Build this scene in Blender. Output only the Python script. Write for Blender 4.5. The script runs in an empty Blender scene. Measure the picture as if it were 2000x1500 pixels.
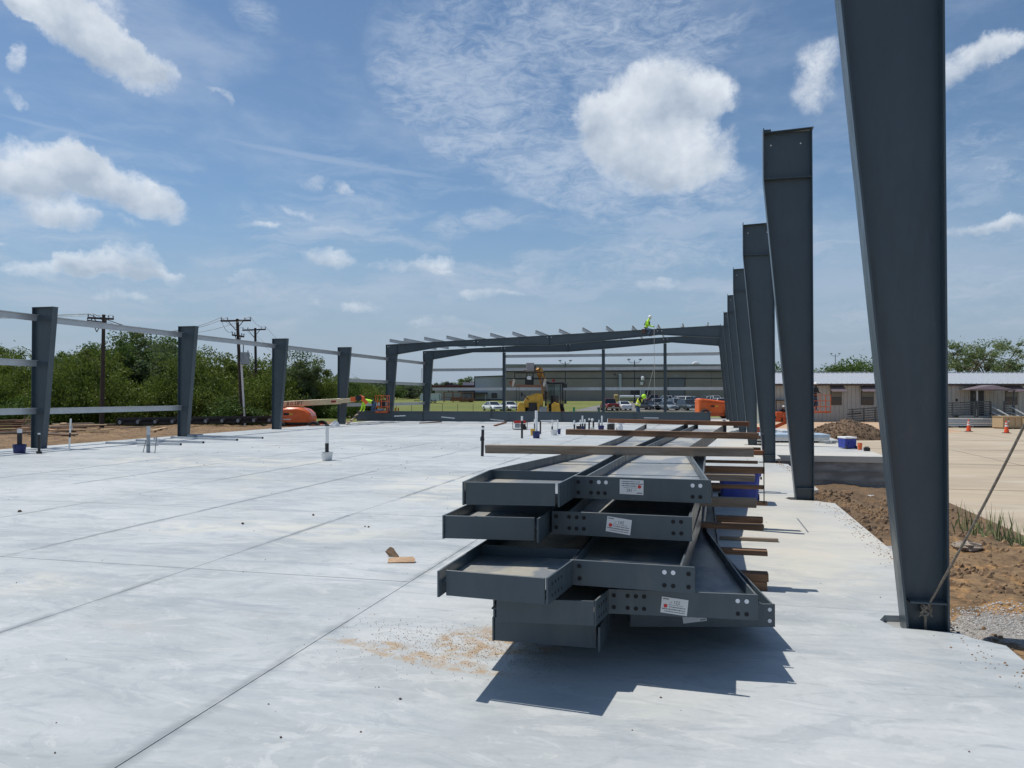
import bpy, bmesh, math, random
import numpy as np
from mathutils import Vector, Matrix, Quaternion
random.seed(7); np.random.seed(7)
S = bpy.context.scene
COL = S.collection
# ---------------------------------------------------------------- camera (surveyed from the photograph)
F_PX, YAW, PITCH, EYE = 1514.5, 0.2443, 0.0147, 1.6
cd = bpy.data.cameras.new('camera'); cam = bpy.data.objects.new('camera', cd); COL.objects.link(cam)
cd.sensor_fit = 'HORIZONTAL'; cd.sensor_width = 36.0; cd.lens = 36.0 * F_PX / 2000.0
cd.clip_start = 0.05; cd.clip_end = 4000
cam.location = (0, 0, EYE); cam.rotation_euler = (math.pi / 2 + PITCH, 0, YAW)
S.camera = cam
S.view_settings.view_transform = 'Standard'; S.view_settings.look = 'None'
S.view_settings.exposure = 0.0; S.view_settings.gamma = 1.0; S.view_settings.use_curve_mapping = False
SUNV = Vector((-0.43, 0.07, 1.0)).normalized()
SUN_EL = math.asin(SUNV.z); SUN_AZ = math.atan2(SUNV.x, SUNV.y)
sl = bpy.data.lights.new('sun', 'SUN'); sl.energy = 4.0; sl.angle = math.radians(0.53); sl.color = (1.0, 0.955, 0.89)
so = bpy.data.objects.new('sun', sl); COL.objects.link(so); so.rotation_euler = (-SUNV).to_track_quat('-Z', 'Y').to_euler()
so.location = (0, 0, 40)
try:
    S.cycles.use_denoising = True
    S.cycles.max_bounces = 6; S.cycles.diffuse_bounces = 3; S.cycles.glossy_bounces = 3; S.cycles.transparent_max_bounces = 8
    S.cycles.caustics_reflective = False; S.cycles.caustics_refractive = False
except Exception: pass

# pixel (of the 2000x1500 photograph) -> point in the world, for survey only
_fw = Vector((-math.sin(YAW) * math.cos(PITCH), math.cos(YAW) * math.cos(PITCH), math.sin(PITCH)))
_rt = Vector((math.cos(YAW), math.sin(YAW), 0)); _up = _rt.cross(_fw)
def ray(x, y): return _fw + _rt * ((x - 1000) / F_PX) + _up * ((750 - y) / F_PX)
def G(x, y, z=0.0):
    r = ray(x, y); t = (z - EYE) / r.z; return Vector((r.x * t, r.y * t, z))
def aY(x, y, Y):
    r = ray(x, y); t = Y / r.y; return Vector((r.x * t, Y, EYE + r.z * t))
def aD(x, y, D):
    r = ray(x, y); return Vector((0, 0, EYE)) + r * D
YAWDEG = YAW

# ---------------------------------------------------------------- sky
def nd(t, k, **kw):
    n = t.nodes.new(k)
    for a, v in kw.items(): setattr(n, a, v)
    return n
class NT:
    def __init__(s, t): s.t = t; s.L = t.links.new
    def val(s, sock, v):
        if hasattr(v, 'is_output') or isinstance(v, bpy.types.NodeSocket): s.L(v, sock)
        else: sock.default_value = v
    def m(s, op, a, b=0.0, c=None, clamp=False):
        n = s.t.nodes.new('ShaderNodeMath'); n.operation = op; n.use_clamp = clamp
        s.val(n.inputs[0], a); s.val(n.inputs[1], b)
        if c is not None: s.val(n.inputs[2], c)
        return n.outputs[0]
    def vm(s, op, a, b=None):
        n = s.t.nodes.new('ShaderNodeVectorMath'); n.operation = op; s.val(n.inputs[0], a)
        if b is not None: s.val(n.inputs[1], b)
        return n.outputs['Value'] if op in ('DOT_PRODUCT', 'LENGTH') else n.outputs[0]
    def noise(s, v, scale, det=4, rough=0.5, dist=0.0, col=False, dim='3D'):
        n = s.t.nodes.new('ShaderNodeTexNoise'); n.noise_dimensions = dim
        if v is not None: s.L(v, n.inputs['Vector'])
        n.inputs['Scale'].default_value = scale; n.inputs['Detail'].default_value = det
        n.inputs['Roughness'].default_value = rough; n.inputs['Distortion'].default_value = dist
        return n.outputs['Color'] if col else n.outputs['Fac']
    def mr(s, v, a, b, c=0.0, d=1.0, smooth=True):
        n = s.t.nodes.new('ShaderNodeMapRange'); n.interpolation_type = 'SMOOTHSTEP' if smooth else 'LINEAR'
        s.val(n.inputs['Value'], v)
        for i, q in zip(('From Min', 'From Max', 'To Min', 'To Max'), (a, b, c, d)): n.inputs[i].default_value = q
        return n.outputs[0]
    def mix(s, f, a, b, mode='MIX'):
        n = s.t.nodes.new('ShaderNodeMix'); n.data_type = 'RGBA'; n.blend_type = mode
        s.val(n.inputs[0], f)
        for i, q in ((6, a), (7, b)):
            if isinstance(q, (tuple, list)): n.inputs[i].default_value = (*q[:3], 1)
            else: s.L(q, n.inputs[i])
        return n.outputs[2]
    def comb(s, x, y, z):
        n = s.t.nodes.new('ShaderNodeCombineXYZ'); s.val(n.inputs[0], x); s.val(n.inputs[1], y); s.val(n.inputs[2], z); return n.outputs[0]
    def sep(s, v):
        n = s.t.nodes.new('ShaderNodeSeparateXYZ'); s.L(v, n.inputs[0]); return n.outputs
    def mapping(s, v, loc=(0, 0, 0), rot=(0, 0, 0), sc=(1, 1, 1), typ='POINT'):
        n = s.t.nodes.new('ShaderNodeMapping'); n.vector_type = typ; s.L(v, n.inputs[0])
        n.inputs['Location'].default_value = loc; n.inputs['Rotation'].default_value = rot; n.inputs['Scale'].default_value = sc
        return n.outputs[0]

W = bpy.data.worlds.new('World'); S.world = W; W.use_nodes = True
wt = W.node_tree; wt.nodes.clear(); w = NT(wt)
sky = nd(wt, 'ShaderNodeTexSky', sky_type='NISHITA', sun_disc=False)
sky.sun_elevation = SUN_EL; sky.sun_rotation = SUN_AZ
sky.altitude = 100; sky.air_density = 1.0; sky.dust_density = .55; sky.ozone_density = 2.2
SKY_K = 0.098
tc = nd(wt, 'ShaderNodeTexCoord')
sx, sy, sz = w.sep(tc.outputs['Generated'])[:3]
cy, syw = math.cos(YAW), math.sin(YAW)
# azimuth measured from the yard's long axis side, elevation above the horizon
gx = w.m('ADD', w.m('MULTIPLY', sx, cy), w.m('MULTIPLY', sy, syw))
gy = w.m('ADD', w.m('MULTIPLY', sx, -syw), w.m('MULTIPLY', sy, cy))
az = w.m('ARCTAN2', gx, gy); el = w.m('ARCSINE', sz)
P = w.comb(az, el, 0.0)
def AE(x, y):
    r = ray(x, y).normalized(); return (math.atan2(r.dot(_rt), math.hypot(1, 0) * r.dot(Vector((-math.sin(YAW), math.cos(YAW), 0)))), math.asin(r.z))
nz = w.noise(P, 9.0, 7, 0.58, 0.0, col=True)
nz2 = w.noise(P, 34.0, 6, 0.62, 0.0, col=True)
warp = w.vm('MULTIPLY', w.vm('SUBTRACT', nz, (0.5, 0.5, 0.5)), (0.105, 0.06, 0))
warp2 = w.vm('MULTIPLY', w.vm('SUBTRACT', nz2, (0.5, 0.5, 0.5)), (0.022, 0.020, 0))
PW = w.vm('ADD', w.vm('ADD', P, warp), warp2)
def blobs(lst, vec, shade=False):
    acc = None; sh = None
    for (x, y, rx, ry, ang, amp) in lst:
        a, e = AE(x, y); k = math.cos(a); rr = (rx / F_PX * k * k, ry / F_PX * k)
        vv = vec
        if acc is not None:      # chains the blobs one after another, which keeps the shader's stack small
            q0 = wt.nodes.new('ShaderNodeVectorMath'); q0.operation = 'MULTIPLY_ADD'; wt.links.new(acc, q0.inputs[0]); q0.inputs[1].default_value = (1e-9, 1e-9, 0); wt.links.new(vec, q0.inputs[2]); vv = q0.outputs[0]
        q = w.mapping(vv, (a, e, 0), (0, 0, math.radians(-ang)), (rr[0], rr[1], 1), 'TEXTURE')
        d = w.m('SUBTRACT', 1.0, w.vm('DOT_PRODUCT', q, q))
        d = w.m('MULTIPLY', w.m('MAXIMUM', d, 0.0), amp)
        if shade:
            yy = w.m('MULTIPLY', w.sep(q)[1], d); sh = yy if sh is None else w.m('ADD', sh, yy)
        acc = d if acc is None else w.m('ADD', acc, d)
    return acc, sh
cumulus = [(1285, 205, 125, 90, 0, 1.5), (1180, 245, 75, 60, 10, 1.3), (1330, 300, 110, 60, 0, 1.2), (1215, 290, 90, 50, 0, 1.1), (1290, 345, 130, 34, 0, .55), (1150, 215, 50, 30, 0, .5), (1375, 180, 50, 40, 0, .8),
  (95, 320, 150, 55, 6, 1.3), (230, 365, 150, 48, 18, 1.4), (130, 305, 60, 36, 0, 1.0), (125, 410, 85, 36, 14, 1.0), (20, 350, 90, 45, 0, 1.1), (220, 432, 50, 12, 10, .7),
  (120, 20, 150, 50, 22, 1.4), (225, 80, 130, 50, 34, 1.5), (305, 125, 60, 24, 38, 1.1), (50, 5, 90, 22, 20, .8), (210, 20, 60, 50, 40, .8),
  (170, 515, 70, 24, 0, 1.1), (245, 505, 55, 27, 5, 1.2), (310, 535, 58, 17, 12, 1.0), (60, 525, 90, 20, 0, .8), (230, 530, 130, 14, 0, .7),
  (650, 512, 46, 17, 0, 1.1), (770, 528, 60, 13, 0, .8), (838, 520, 42, 18, 0, 1.1), (860, 540, 40, 8, 0, .6), (490, 535, 40, 12, 0, .8),
  (1885, 130, 100, 34, -18, .95), (1600, 150, 60, 45, 0, .95), (1935, 105, 50, 22, -10, .8), (1910, 440, 120, 18, -4, .75), (1990, 430, 40, 16, 0, .8),
  (612, 350, 22, 16, 8, 1.0), (660, 373, 18, 12, 40, .9), (535, 440, 36, 10, 8, .8), (598, 412, 40, 9, 14, .8), (655, 448, 34, 8, 10, .7), (430, 200, 34, 10, 25, .8),
  (705, 600, 45, 12, 0, .9), (605, 596, 28, 8, 0, .8), (935, 580, 36, 13, 0, .9), (1000, 578, 35, 7, 0, .8), (1275, 560, 42, 12, 8, .8), (1305, 545, 20, 12, 0, .9), (865, 632, 50, 9, 0, .7),
  (1030, 520, 30, 10, 0, .6), (245, 575, 60, 12, 0, .7), (8, 462, 20, 7, 0, .8), (25, 180, 26, 12, 45, .7), (20, 100, 22, 26, 0, .7)]
cumulus = [(x, y, rx * (1.3 if rx < 62 else 1.06), ry * (1.35 if rx < 62 else 1.08), an, am * (.62 if rx < 62 and y > 330 else .80 if rx < 62 else 1)) for x, y, rx, ry, an, am in cumulus]
cd_, csh = blobs(cumulus, PW, True)
veil = [(960, 110, 280, 170, 10, .9), (1010, 270, 240, 120, 12, .9), (1270, 360, 180, 80, 0, 1.3), (1180, 330, 200, 80, 0, .9), (1400, 380, 120, 60, 0, .8), (1250, 520, 420, 60, -3, .6), (850, 560, 500, 60, 0, .6), (250, 560, 420, 60, 0, .6), (560, 420, 160, 50, 8, .6), (150, 480, 260, 30, 0, .5), (1950, 330, 200, 90, 0, .6), (1900, 560, 260, 90, 0, .7), (1650, 620, 200, 40, 0, .6),  (1180, 60, 260, 110, 0, .8), (870, 215, 170, 90, 20, .8), (1130, 360, 200, 70, 8, .9), (500, 30, 70, 40, 35, .7),
  (950, 430, 150, 22, -4, .8), (860, 455, 60, 20, 0, .6), (1350, 470, 330, 60, 0, .5), (1330, 60, 260, 90, 0, .5), (1250, 430, 160, 40, 0, .6), (700, 590, 500, 40, 0, .3), (1900, 200, 200, 200, 0, .3), (1850, 620, 300, 60, 0, .3)]
vd, _ = blobs(veil, w.vm('ADD', P, w.vm('MULTIPLY', warp, (0.8, 0.8, 0))))
ci = w.noise(w.mapping(P, (0, 0, 0), (0, 0, math.radians(-18)), (26, 60, 1)), 1.0, 9, 0.72, 0.8)
ci2 = w.noise(w.mapping(P, (3, 1, 0), (0, 0, math.radians(-10)), (7, 16, 1)), 1.0, 7, 0.66, 0.5)
veild = w.m('MULTIPLY', w.mr(vd, 0.0, 0.9), w.mr(w.m('ADD', w.m('MULTIPLY', ci, .5), w.m('ADD', w.m('MULTIPLY', ci2, .5), w.m('MULTIPLY', vd, .035))), 0.40, 0.70))
veild = w.m('MULTIPLY', veild, 0.72)
streak, _ = blobs([(640, 312, 310, 9, 6, 1.0), (130, 256, 160, 7, 6, .8), (1895, 420, 120, 8, -6, .6), (1250, 455, 90, 7, -4, .5)], w.vm('ADD', P, w.vm('MULTIPLY', warp2, (.4, .25, 0))))
streakd = w.m('MULTIPLY', w.mr(streak, 0.0, 1.1), 0.30)
# thin broken cloud all round the sky, so it goes on outside the frame
gen = w.noise(w.mapping(P, (7, 2, 0), (0, 0, 0), (3.2, 8, 1)), 1.0, 8, 0.6, 0.2)
gend = w.m('MULTIPLY', w.mr(gen, 0.44, 0.74), 0.42)
low_ = w.m('MULTIPLY', w.mr(el, 0.34, 0.0), w.m('MULTIPLY_ADD', w.noise(w.mapping(P, (1, 5, 0), (0, 0, 0), (3.5, 24, 1)), 1.0, 8, 0.68, .4), 1.5, -.05), clamp=True)
edge = w.m('ADD', cd_, w.m('MULTIPLY', w.m('SUBTRACT', w.noise(P, 20.0, 10, 0.70, .3), 0.5), 2.0))
cumd = w.m('MULTIPLY', w.mr(edge, 0.02, 1.20), w.mr(cd_, 0.0, 0.40))
cumd = w.m('MULTIPLY', cumd, w.mr(el, 0.0, 0.30, 0.62, 0.95))
shade = w.m('DIVIDE', csh, w.m('ADD', cd_, 0.15))
lump = w.noise(P, 15.0, 6, 0.55)
bri = w.m('ADD', w.mr(shade, -0.60, 0.45, 0.0, 0.62), w.m('MULTIPLY', w.m('SUBTRACT', lump, 0.5), 2.2))
bri = w.m('ADD', bri, w.mr(cd_, 0.2, 1.3, 0.42, 0.02), clamp=True)
ccol = w.mix(bri, (0.42, 0.50, 0.61), (0.82, 0.87, 0.93))
skyc = w.mix(1.0, sky.outputs[0], (SKY_K * .86, SKY_K * .97, SKY_K * 1.02), 'MULTIPLY')
haze0 = w.m('MULTIPLY', w.mr(el, 0.26, 0.0), .85)
wp = w.vm('ADD', P, w.vm('MULTIPLY', warp, (1.2, .8, 0)))
wis = w.noise(w.mapping(wp, (4, 9, 0), (0, 0, math.radians(4)), (5.5, 26, 1)), 1.0, 9, 0.62, 0.3)
wis = w.m('MULTIPLY', w.mr(wis, 0.44, 0.68), w.m('MULTIPLY', w.mr(el, 0.0, 0.06), w.mr(el, 0.40, 0.16)))
thin = w.m('MAXIMUM', w.m('MAXIMUM', veild, streakd), w.m('MAXIMUM', gend, w.m('MULTIPLY', wis, .55)))
c0 = w.mix(haze0, skyc, (0.320, 0.400, 0.525))
c1 = w.mix(thin, c0, w.mix(w.mr(el, 0.0, 0.30), (0.44, 0.51, 0.62), (0.54, 0.63, 0.76)))
c2 = w.mix(cumd, c1, ccol)
below = w.mr(sz, -0.02, 0.0)
c3 = w.mix(below, (0.22, 0.23, 0.22), c2)
bg = nd(wt, 'ShaderNodeBackground'); wt.links.new(c3, bg.inputs[0]); bg.inputs[1].default_value = 1.0
wo = nd(wt, 'ShaderNodeOutputWorld'); wt.links.new(bg.outputs[0], wo.inputs[0])

# ---------------------------------------------------------------- mesh helpers
class MB:
    def __init__(s): s.v = []; s.f = []; s.mi = []; s.cur = 0
    def add(s, vs, fs):
        o = len(s.v); s.v += [tuple(v) for v in vs]; s.f += [tuple(i + o for i in f) for f in fs]; s.mi += [s.cur] * len(fs); return s
    def box(s, c, d, rz=0.0, M=None):
        hx, hy, hz = d[0] / 2, d[1] / 2, d[2] / 2
        vs = [Vector((x, y, z)) for x in (-hx, hx) for y in (-hy, hy) for z in (-hz, hz)]
        R = M if M is not None else Matrix.Rotation(rz, 3, 'Z')
        c = Vector(c)
        return s.add([c + R @ v for v in vs], [(0, 1, 3, 2), (4, 6, 7, 5), (0, 4, 5, 1), (2, 3, 7, 6), (0, 2, 6, 4), (1, 5, 7, 3)])
    def bb(s, a, b):
        return s.box([(a[i] + b[i]) / 2 for i in range(3)], [abs(b[i] - a[i]) for i in range(3)])
    def bar(s, p, q, wd, ht=None, upv=(0, 0, 1)):
        p, q = Vector(p), Vector(q); ht = wd if ht is None else ht; d = (q - p); L = d.length
        if L < 1e-6: return s
        d.normalize(); u = Vector(upv)
        if abs(d.dot(u)) > .99: u = Vector((0, 1, 0))
        x = d.cross(u).normalized(); z = x.cross(d).normalized()
        M = Matrix((x, d, z)).transposed()
        return s.box((p + q) / 2, (wd, L, ht), M=M)
    def prism(s, poly, axis, a, b):
        # poly: list of 2-D points, extruded along axis (0,1,2) from a to b
        def mk(p, t):
            l = [0, 0, 0]; o = [i for i in range(3) if i != axis]; l[o[0]] = p[0]; l[o[1]] = p[1]; l[axis] = t; return l
        n = len(poly)
        return s.add([mk(p, a) for p in poly] + [mk(p, b) for p in poly],
                     [tuple(range(n - 1, -1, -1)), tuple(range(n, 2 * n))] + [(i, (i + 1) % n, n + (i + 1) % n, n + i) for i in range(n)])
    def cyl(s, p, q, r, n=12, r2=None, caps=True):
        p, q = Vector(p), Vector(q); r2 = r if r2 is None else r2; d = (q - p).normalized()
        u = Vector((0, 0, 1)) if abs(d.z) < .9 else Vector((1, 0, 0)); x = d.cross(u).normalized(); y = d.cross(x)
        vs = []
        for c, rr in ((p, r), (q, r2)):
            for i in range(n): a = 2 * math.pi * i / n; vs.append(c + x * (rr * math.cos(a)) + y * (rr * math.sin(a)))
        fs = [(i, (i + 1) % n, n + (i + 1) % n, n + i) for i in range(n)]
        if caps: fs += [tuple(range(n - 1, -1, -1)), tuple(range(n, 2 * n))]
        return s.add(vs, fs)
    def tube(s, pts, r, n=8):
        pts = [Vector(p) for p in pts]; rs = r if isinstance(r, (list, tuple)) else [r] * len(pts)
        vs = []; fs = []; k = len(pts)
        for j, p in enumerate(pts):
            d = (pts[min(j + 1, k - 1)] - pts[max(j - 1, 0)]).normalized()
            u = Vector((0, 0, 1)) if abs(d.z) < .9 else Vector((1, 0, 0)); x = d.cross(u).normalized(); y = d.cross(x)
            for i in range(n): a = 2 * math.pi * i / n; vs.append(p + x * (rs[j] * math.cos(a)) + y * (rs[j] * math.sin(a)))
        for j in range(k - 1):
            for i in range(n): fs.append((j * n + i, j * n + (i + 1) % n, (j + 1) * n + (i + 1) % n, (j + 1) * n + i))
        fs += [tuple(range(n - 1, -1, -1)), tuple(range((k - 1) * n, k * n))]
        return s.add(vs, fs)
    def lathe(s, c, prof, n=16):
        c = Vector(c); vs = []; fs = []; k = len(prof)
        for (r, z) in prof:
            for i in range(n): a = 2 * math.pi * i / n; vs.append(c + Vector((r * math.cos(a), r * math.sin(a), z)))
        for j in range(k - 1):
            for i in range(n): fs.append((j * n + i, j * n + (i + 1) % n, (j + 1) * n + (i + 1) % n, (j + 1) * n + i))
        fs += [tuple(range(n - 1, -1, -1)), tuple(range((k - 1) * n, k * n))]
        return s.add(vs, fs)
    def ball(s, c, r, n=10, sc=(1, 1, 1)):
        c = Vector(c); vs = []; fs = []; k = n // 2 + 1
        for j in range(k):
            t = math.pi * j / (k - 1)
            for i in range(n):
                a = 2 * math.pi * i / n
                vs.append(c + Vector((r * sc[0] * math.sin(t) * math.cos(a), r * sc[1] * math.sin(t) * math.sin(a), r * sc[2] * math.cos(t))))
        for j in range(k - 1):
            for i in range(n): fs.append((j * n + i, (j + 1) * n + i, (j + 1) * n + (i + 1) % n, j * n + (i + 1) % n))
        return s.add(vs, fs)
    def loft(s, rings, closed=True):
        n = len(rings[0]); vs = [v for r in rings for v in r]; fs = []
        for j in range(len(rings) - 1):
            for i in range(n if closed else n - 1):
                fs.append((j * n + i, j * n + (i + 1) % n, (j + 1) * n + (i + 1) % n, (j + 1) * n + i))
        fs += [tuple(range(n - 1, -1, -1)), tuple(range((len(rings) - 1) * n, len(rings) * n))]
        return s.add(vs, fs)
    def mesh(s, name, mats, off=None, smooth=False, bevel=0.0, recalc=True):
        me = bpy.data.meshes.new(name)
        o = Vector(off) if off is not None else Vector((0, 0, 0))
        me.from_pydata([tuple(Vector(v) - o) for v in s.v], [], s.f)
        for m in (mats if isinstance(mats, (list, tuple)) else [mats]): me.materials.append(m)
        if len(me.materials) > 1: me.polygons.foreach_set('material_index', s.mi)
        if recalc or bevel:
            bm = bmesh.new(); bm.from_mesh(me); bmesh.ops.recalc_face_normals(bm, faces=bm.faces)
            if bevel:
                es = [e for e in bm.edges if len(e.link_faces) == 2 and e.calc_face_angle(0) > .6]
                bmesh.ops.bevel(bm, geom=es, offset=bevel, segments=1, affect='EDGES', profile=.5)
            bm.to_mesh(me); bm.free()
        if smooth:
            me.polygons.foreach_set('use_smooth', [True] * len(me.polygons))
            try: me.set_sharp_from_angle(angle=math.radians(40))
            except Exception: pass
        return me

def link(name, me, parent=None, loc=None, rz=None):
    o = bpy.data.objects.new(name, me); COL.objects.link(o)
    if parent is not None: o.parent = parent
    if loc is not None: o.location = loc
    if rz is not None: o.rotation_euler = (0, 0, rz)
    return o
def tag(o, label, cat, group=None):
    o['label'] = label; o['category'] = cat
    if group: o['group'] = group
    return o
def thing(name, loc, label, cat, group=None, rz=0.0):
    o = bpy.data.objects.new(name, None); o.empty_display_size = .1; COL.objects.link(o)
    o.location = loc; o.rotation_euler = (0, 0, rz)
    return tag(o, label, cat, group)
def wpos(o):
    p = Vector((0, 0, 0))
    while o is not None: p += Vector(o.location); o = o.parent
    return p
def part(name, mb, mat, parent, world=False, **kw):
    """one mesh part; world=True when its vertices are world coordinates (parent unrotated)"""
    me = mb.mesh(name, mat, off=wpos(parent) if world else None, **kw)
    return link(name, me, parent)
def solo(name, mb, mat, label, cat, group=None, loc=None, local=False, **kw):
    c = Vector(loc) if loc is not None else Vector((sum(v[0] for v in mb.v) / len(mb.v), sum(v[1] for v in mb.v) / len(mb.v), min(v[2] for v in mb.v)))
    o = link(name, mb.mesh(name, mat, off=None if local else c, **kw), None, c); return tag(o, label, cat, group)
def struct(name, mb, mat, kind='structure', **kw):
    o = link(name, mb.mesh(name, mat, **kw)); o['kind'] = kind; return o
def copy_tree(o, loc=None, rz=None, label=None, group=None, parent=None):
    c = o.copy(); COL.objects.link(c)
    if parent is not None: c.parent = parent
    if loc is not None: c.location = loc
    if rz is not None: c.rotation_euler = (0, 0, rz)
    if label: c['label'] = label
    if group: c['group'] = group
    for ch in list(o.children): copy_tree(ch, parent=c)
    return c
def text_mb(txt, size, depth=0.0):
    cu = bpy.data.curves.new('lettering', 'FONT'); cu.body = txt; cu.size = size; cu.extrude = depth; cu.align_x = 'CENTER'; cu.align_y = 'CENTER'
    cu.resolution_u = 2
    o = bpy.data.objects.new('lettering', cu); COL.objects.link(o)
    bpy.context.view_layer.update()
    me = bpy.data.meshes.new_from_object(o.evaluated_get(bpy.context.evaluated_depsgraph_get()))
    vs = [tuple(v.co) for v in me.vertices]; fs = [tuple(p.vertices) for p in me.polygons]
    bpy.data.objects.remove(o); bpy.data.curves.remove(cu); bpy.data.meshes.remove(me)
    return vs, fs

# ---------------------------------------------------------------- materials
MATS = {}
def mat(name, col, rough=.6, metal=0.0, spec=.5, var=0.0, vscale=3.0, bump=0.0, bscale=60.0, stretch=(1, 1, 1), col2=None, coat=0.0, trans=0.0):
    if name in MATS: return MATS[name]
    m = bpy.data.materials.new(name); m.use_nodes = True; t = m.node_tree; t.nodes.clear(); n = NT(t)
    b = nd(t, 'ShaderNodeBsdfPrincipled'); o = nd(t, 'ShaderNodeOutputMaterial'); t.links.new(b.outputs[0], o.inputs[0])
    b.inputs['Base Color'].default_value = (*col, 1); b.inputs['Roughness'].default_value = rough; b.inputs['Metallic'].default_value = metal
    b.inputs['Specular IOR Level'].default_value = spec
    if coat: b.inputs['Coat Weight'].default_value = coat; b.inputs['Coat Roughness'].default_value = .08
    if trans: b.inputs['Transmission Weight'].default_value = trans
    v = nd(t, 'ShaderNodeTexCoord').outputs['Object']
    if stretch != (1, 1, 1): v = n.mapping(v, sc=stretch)
    if var or col2:
        f = n.mr(n.noise(v, vscale, 6, .6), .3, .7)
        c2 = col2 if col2 else tuple(c * (1 - var) for c in col)
        c1 = col if col2 else tuple(min(1, c * (1 + var)) for c in col)
        t.links.new(n.mix(f, c1, c2), b.inputs['Base Color'])
        t.links.new(n.mr(f, 0, 1, max(.05, rough - .06), min(1, rough + .08)), b.inputs['Roughness'])
    if bump:
        bp = nd(t, 'ShaderNodeBump'); bp.inputs['Strength'].default_value = bump; bp.inputs['Distance'].default_value = .01
        t.links.new(n.noise(v, bscale, 5, .6), bp.inputs['Height']); t.links.new(bp.outputs[0], b.inputs['Normal'])
    MATS[name] = m; return m

def steel_mat(name, base, dust_sheen):
    m = bpy.data.materials.new(name); m.use_nodes = True; t = m.node_tree; t.nodes.clear(); n = NT(t)
    b = nd(t, 'ShaderNodeBsdfPrincipled'); o = nd(t, 'ShaderNodeOutputMaterial'); t.links.new(b.outputs[0], o.inputs[0])
    g = nd(t, 'ShaderNodeNewGeometry'); pos = g.outputs['Position']
    nx, ny, nz_ = n.sep(g.outputs['Normal'])[:3]
    f = n.mr(n.noise(pos, 1.3, 6, .62), .3, .7)
    fine = n.mr(n.noise(n.mapping(pos, sc=(14, 14, 3)), 1.0, 5, .65), .35, .75)
    smudge = n.m('MULTIPLY', n.mr(n.noise(n.mapping(pos, (5, 3, 1), (0, 0, 0), (3.2, 3.2, .9)), 1.0, 7, .7, .8), .56, .72), .30)
    c = n.mix(n.m('MULTIPLY', f, .5), base, tuple(x * 1.25 for x in base))
    c = n.mix(n.m('MULTIPLY', fine, .22), c, tuple(x * .72 for x in base))
    c = n.mix(smudge, c, (.115, .120, .118))
    # settled dust and dried rain marks, plus sunlit sheen coloured onto upward faces
    upm = n.m('MULTIPLY', n.mr(nz_, .75, .95), dust_sheen)
    rain = n.mr(n.noise(n.mapping(pos, sc=(2.6, 1.1, 2)), 1.0, 5, .55, .4), .44, .56)
    c = n.mix(n.m('MULTIPLY', upm, n.m('MULTIPLY_ADD', rain, .25, .70)), c, n.mix(rain, (.30, .32, .335), (.44, .415, .35)))
    specks = n.m('MULTIPLY', n.mr(n.noise(pos, 95.0, 2, .5), .70, .76), .35)
    c = n.mix(specks, c, (.16, .17, .17))
    t.links.new(c, b.inputs['Base Color'])
    t.links.new(n.mr(fine, 0, 1, .32, .48), b.inputs['Roughness']); b.inputs['Specular IOR Level'].default_value = .55
    bp = nd(t, 'ShaderNodeBump'); bp.inputs['Strength'].default_value = .12; bp.inputs['Distance'].default_value = .01
    t.links.new(n.noise(pos, 4.0, 4, .5), bp.inputs['Height']); t.links.new(bp.outputs[0], b.inputs['Normal'])
    MATS[name] = m; return m
STEEL = steel_mat('primed_steel', (.052, .076, .093), .25)
STEEL_D = steel_mat('primed_steel_dusty_sheen', (.050, .072, .088), 1.0)
BRIGHT = mat('worn_steel_edge', (.42, .43, .44), .45, .5, var=.2, vscale=30)
GALV = mat('galvanised_steel', (.50, .53, .56), .40, .45, var=.05, vscale=2.5)
GALV2 = mat('galvanised_dull', (.30, .33, .35), .5, .4, var=.2, vscale=4)
HOLE = mat('hole_shade', (.010, .011, .013), .8)  # dark discs, the shade inside a hole put into the colour
HOLE_L = mat('bolt_hole_daylight', (.80, .82, .84), .6)  # pale discs, daylight through the holes put into the colour
BOLT = mat('bolt_steel', (.16, .17, .18), .4, .7)
def wood(name, a, b, rough=.8, sc=(2, 26, 26)):
    m = bpy.data.materials.new(name); m.use_nodes = True; t = m.node_tree; t.nodes.clear(); n = NT(t)
    s_ = nd(t, 'ShaderNodeBsdfPrincipled'); o = nd(t, 'ShaderNodeOutputMaterial'); t.links.new(s_.outputs[0], o.inputs[0])
    oc = nd(t, 'ShaderNodeTexCoord').outputs['Object']; oi = nd(t, 'ShaderNodeObjectInfo').outputs['Random']
    v = n.vm('ADD', n.mapping(oc, sc=sc), n.comb(n.m('MULTIPLY', oi, 40), 0.0, 0.0))
    gr = n.noise(v, 1.0, 6, .65, .8); kn = n.mr(n.noise(n.mapping(v, sc=(1.1, .18, .18)), 1.0, 3, .5), .62, .74)
    c = n.mix(n.mr(gr, .32, .68), a, b); c = n.mix(n.m('MULTIPLY', kn, .75), c, tuple(x * .3 for x in b))
    c = n.mix(n.m('MULTIPLY', oi, .45), c, tuple(x * .65 for x in a))
    t.links.new(c, s_.inputs['Base Color']); s_.inputs['Roughness'].default_value = rough
    bp = nd(t, 'ShaderNodeBump'); bp.inputs['Strength'].default_value = .4; bp.inputs['Distance'].default_value = .004
    t.links.new(gr, bp.inputs['Height']); t.links.new(bp.outputs[0], s_.inputs['Normal'])
    MATS[name] = m; return m
WOOD_OLD = wood('weathered_timber', (.27, .155, .088), (.125, .068, .038))
WOOD_GREY = wood('grey_timber', (.36, .29, .22), (.20, .145, .10))
WOOD_RED = wood('treated_timber', (.30, .135, .065), (.15, .062, .030))
WOOD_NEW = wood('fresh_lumber', (.62, .44, .26), (.48, .32, .18))
PLY = wood('plywood', (.60, .45, .27), (.50, .36, .21), sc=(3, 3, 14))
PVC = mat('white_pvc', (.80, .80, .78), .4, var=.06, vscale=8)
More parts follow.
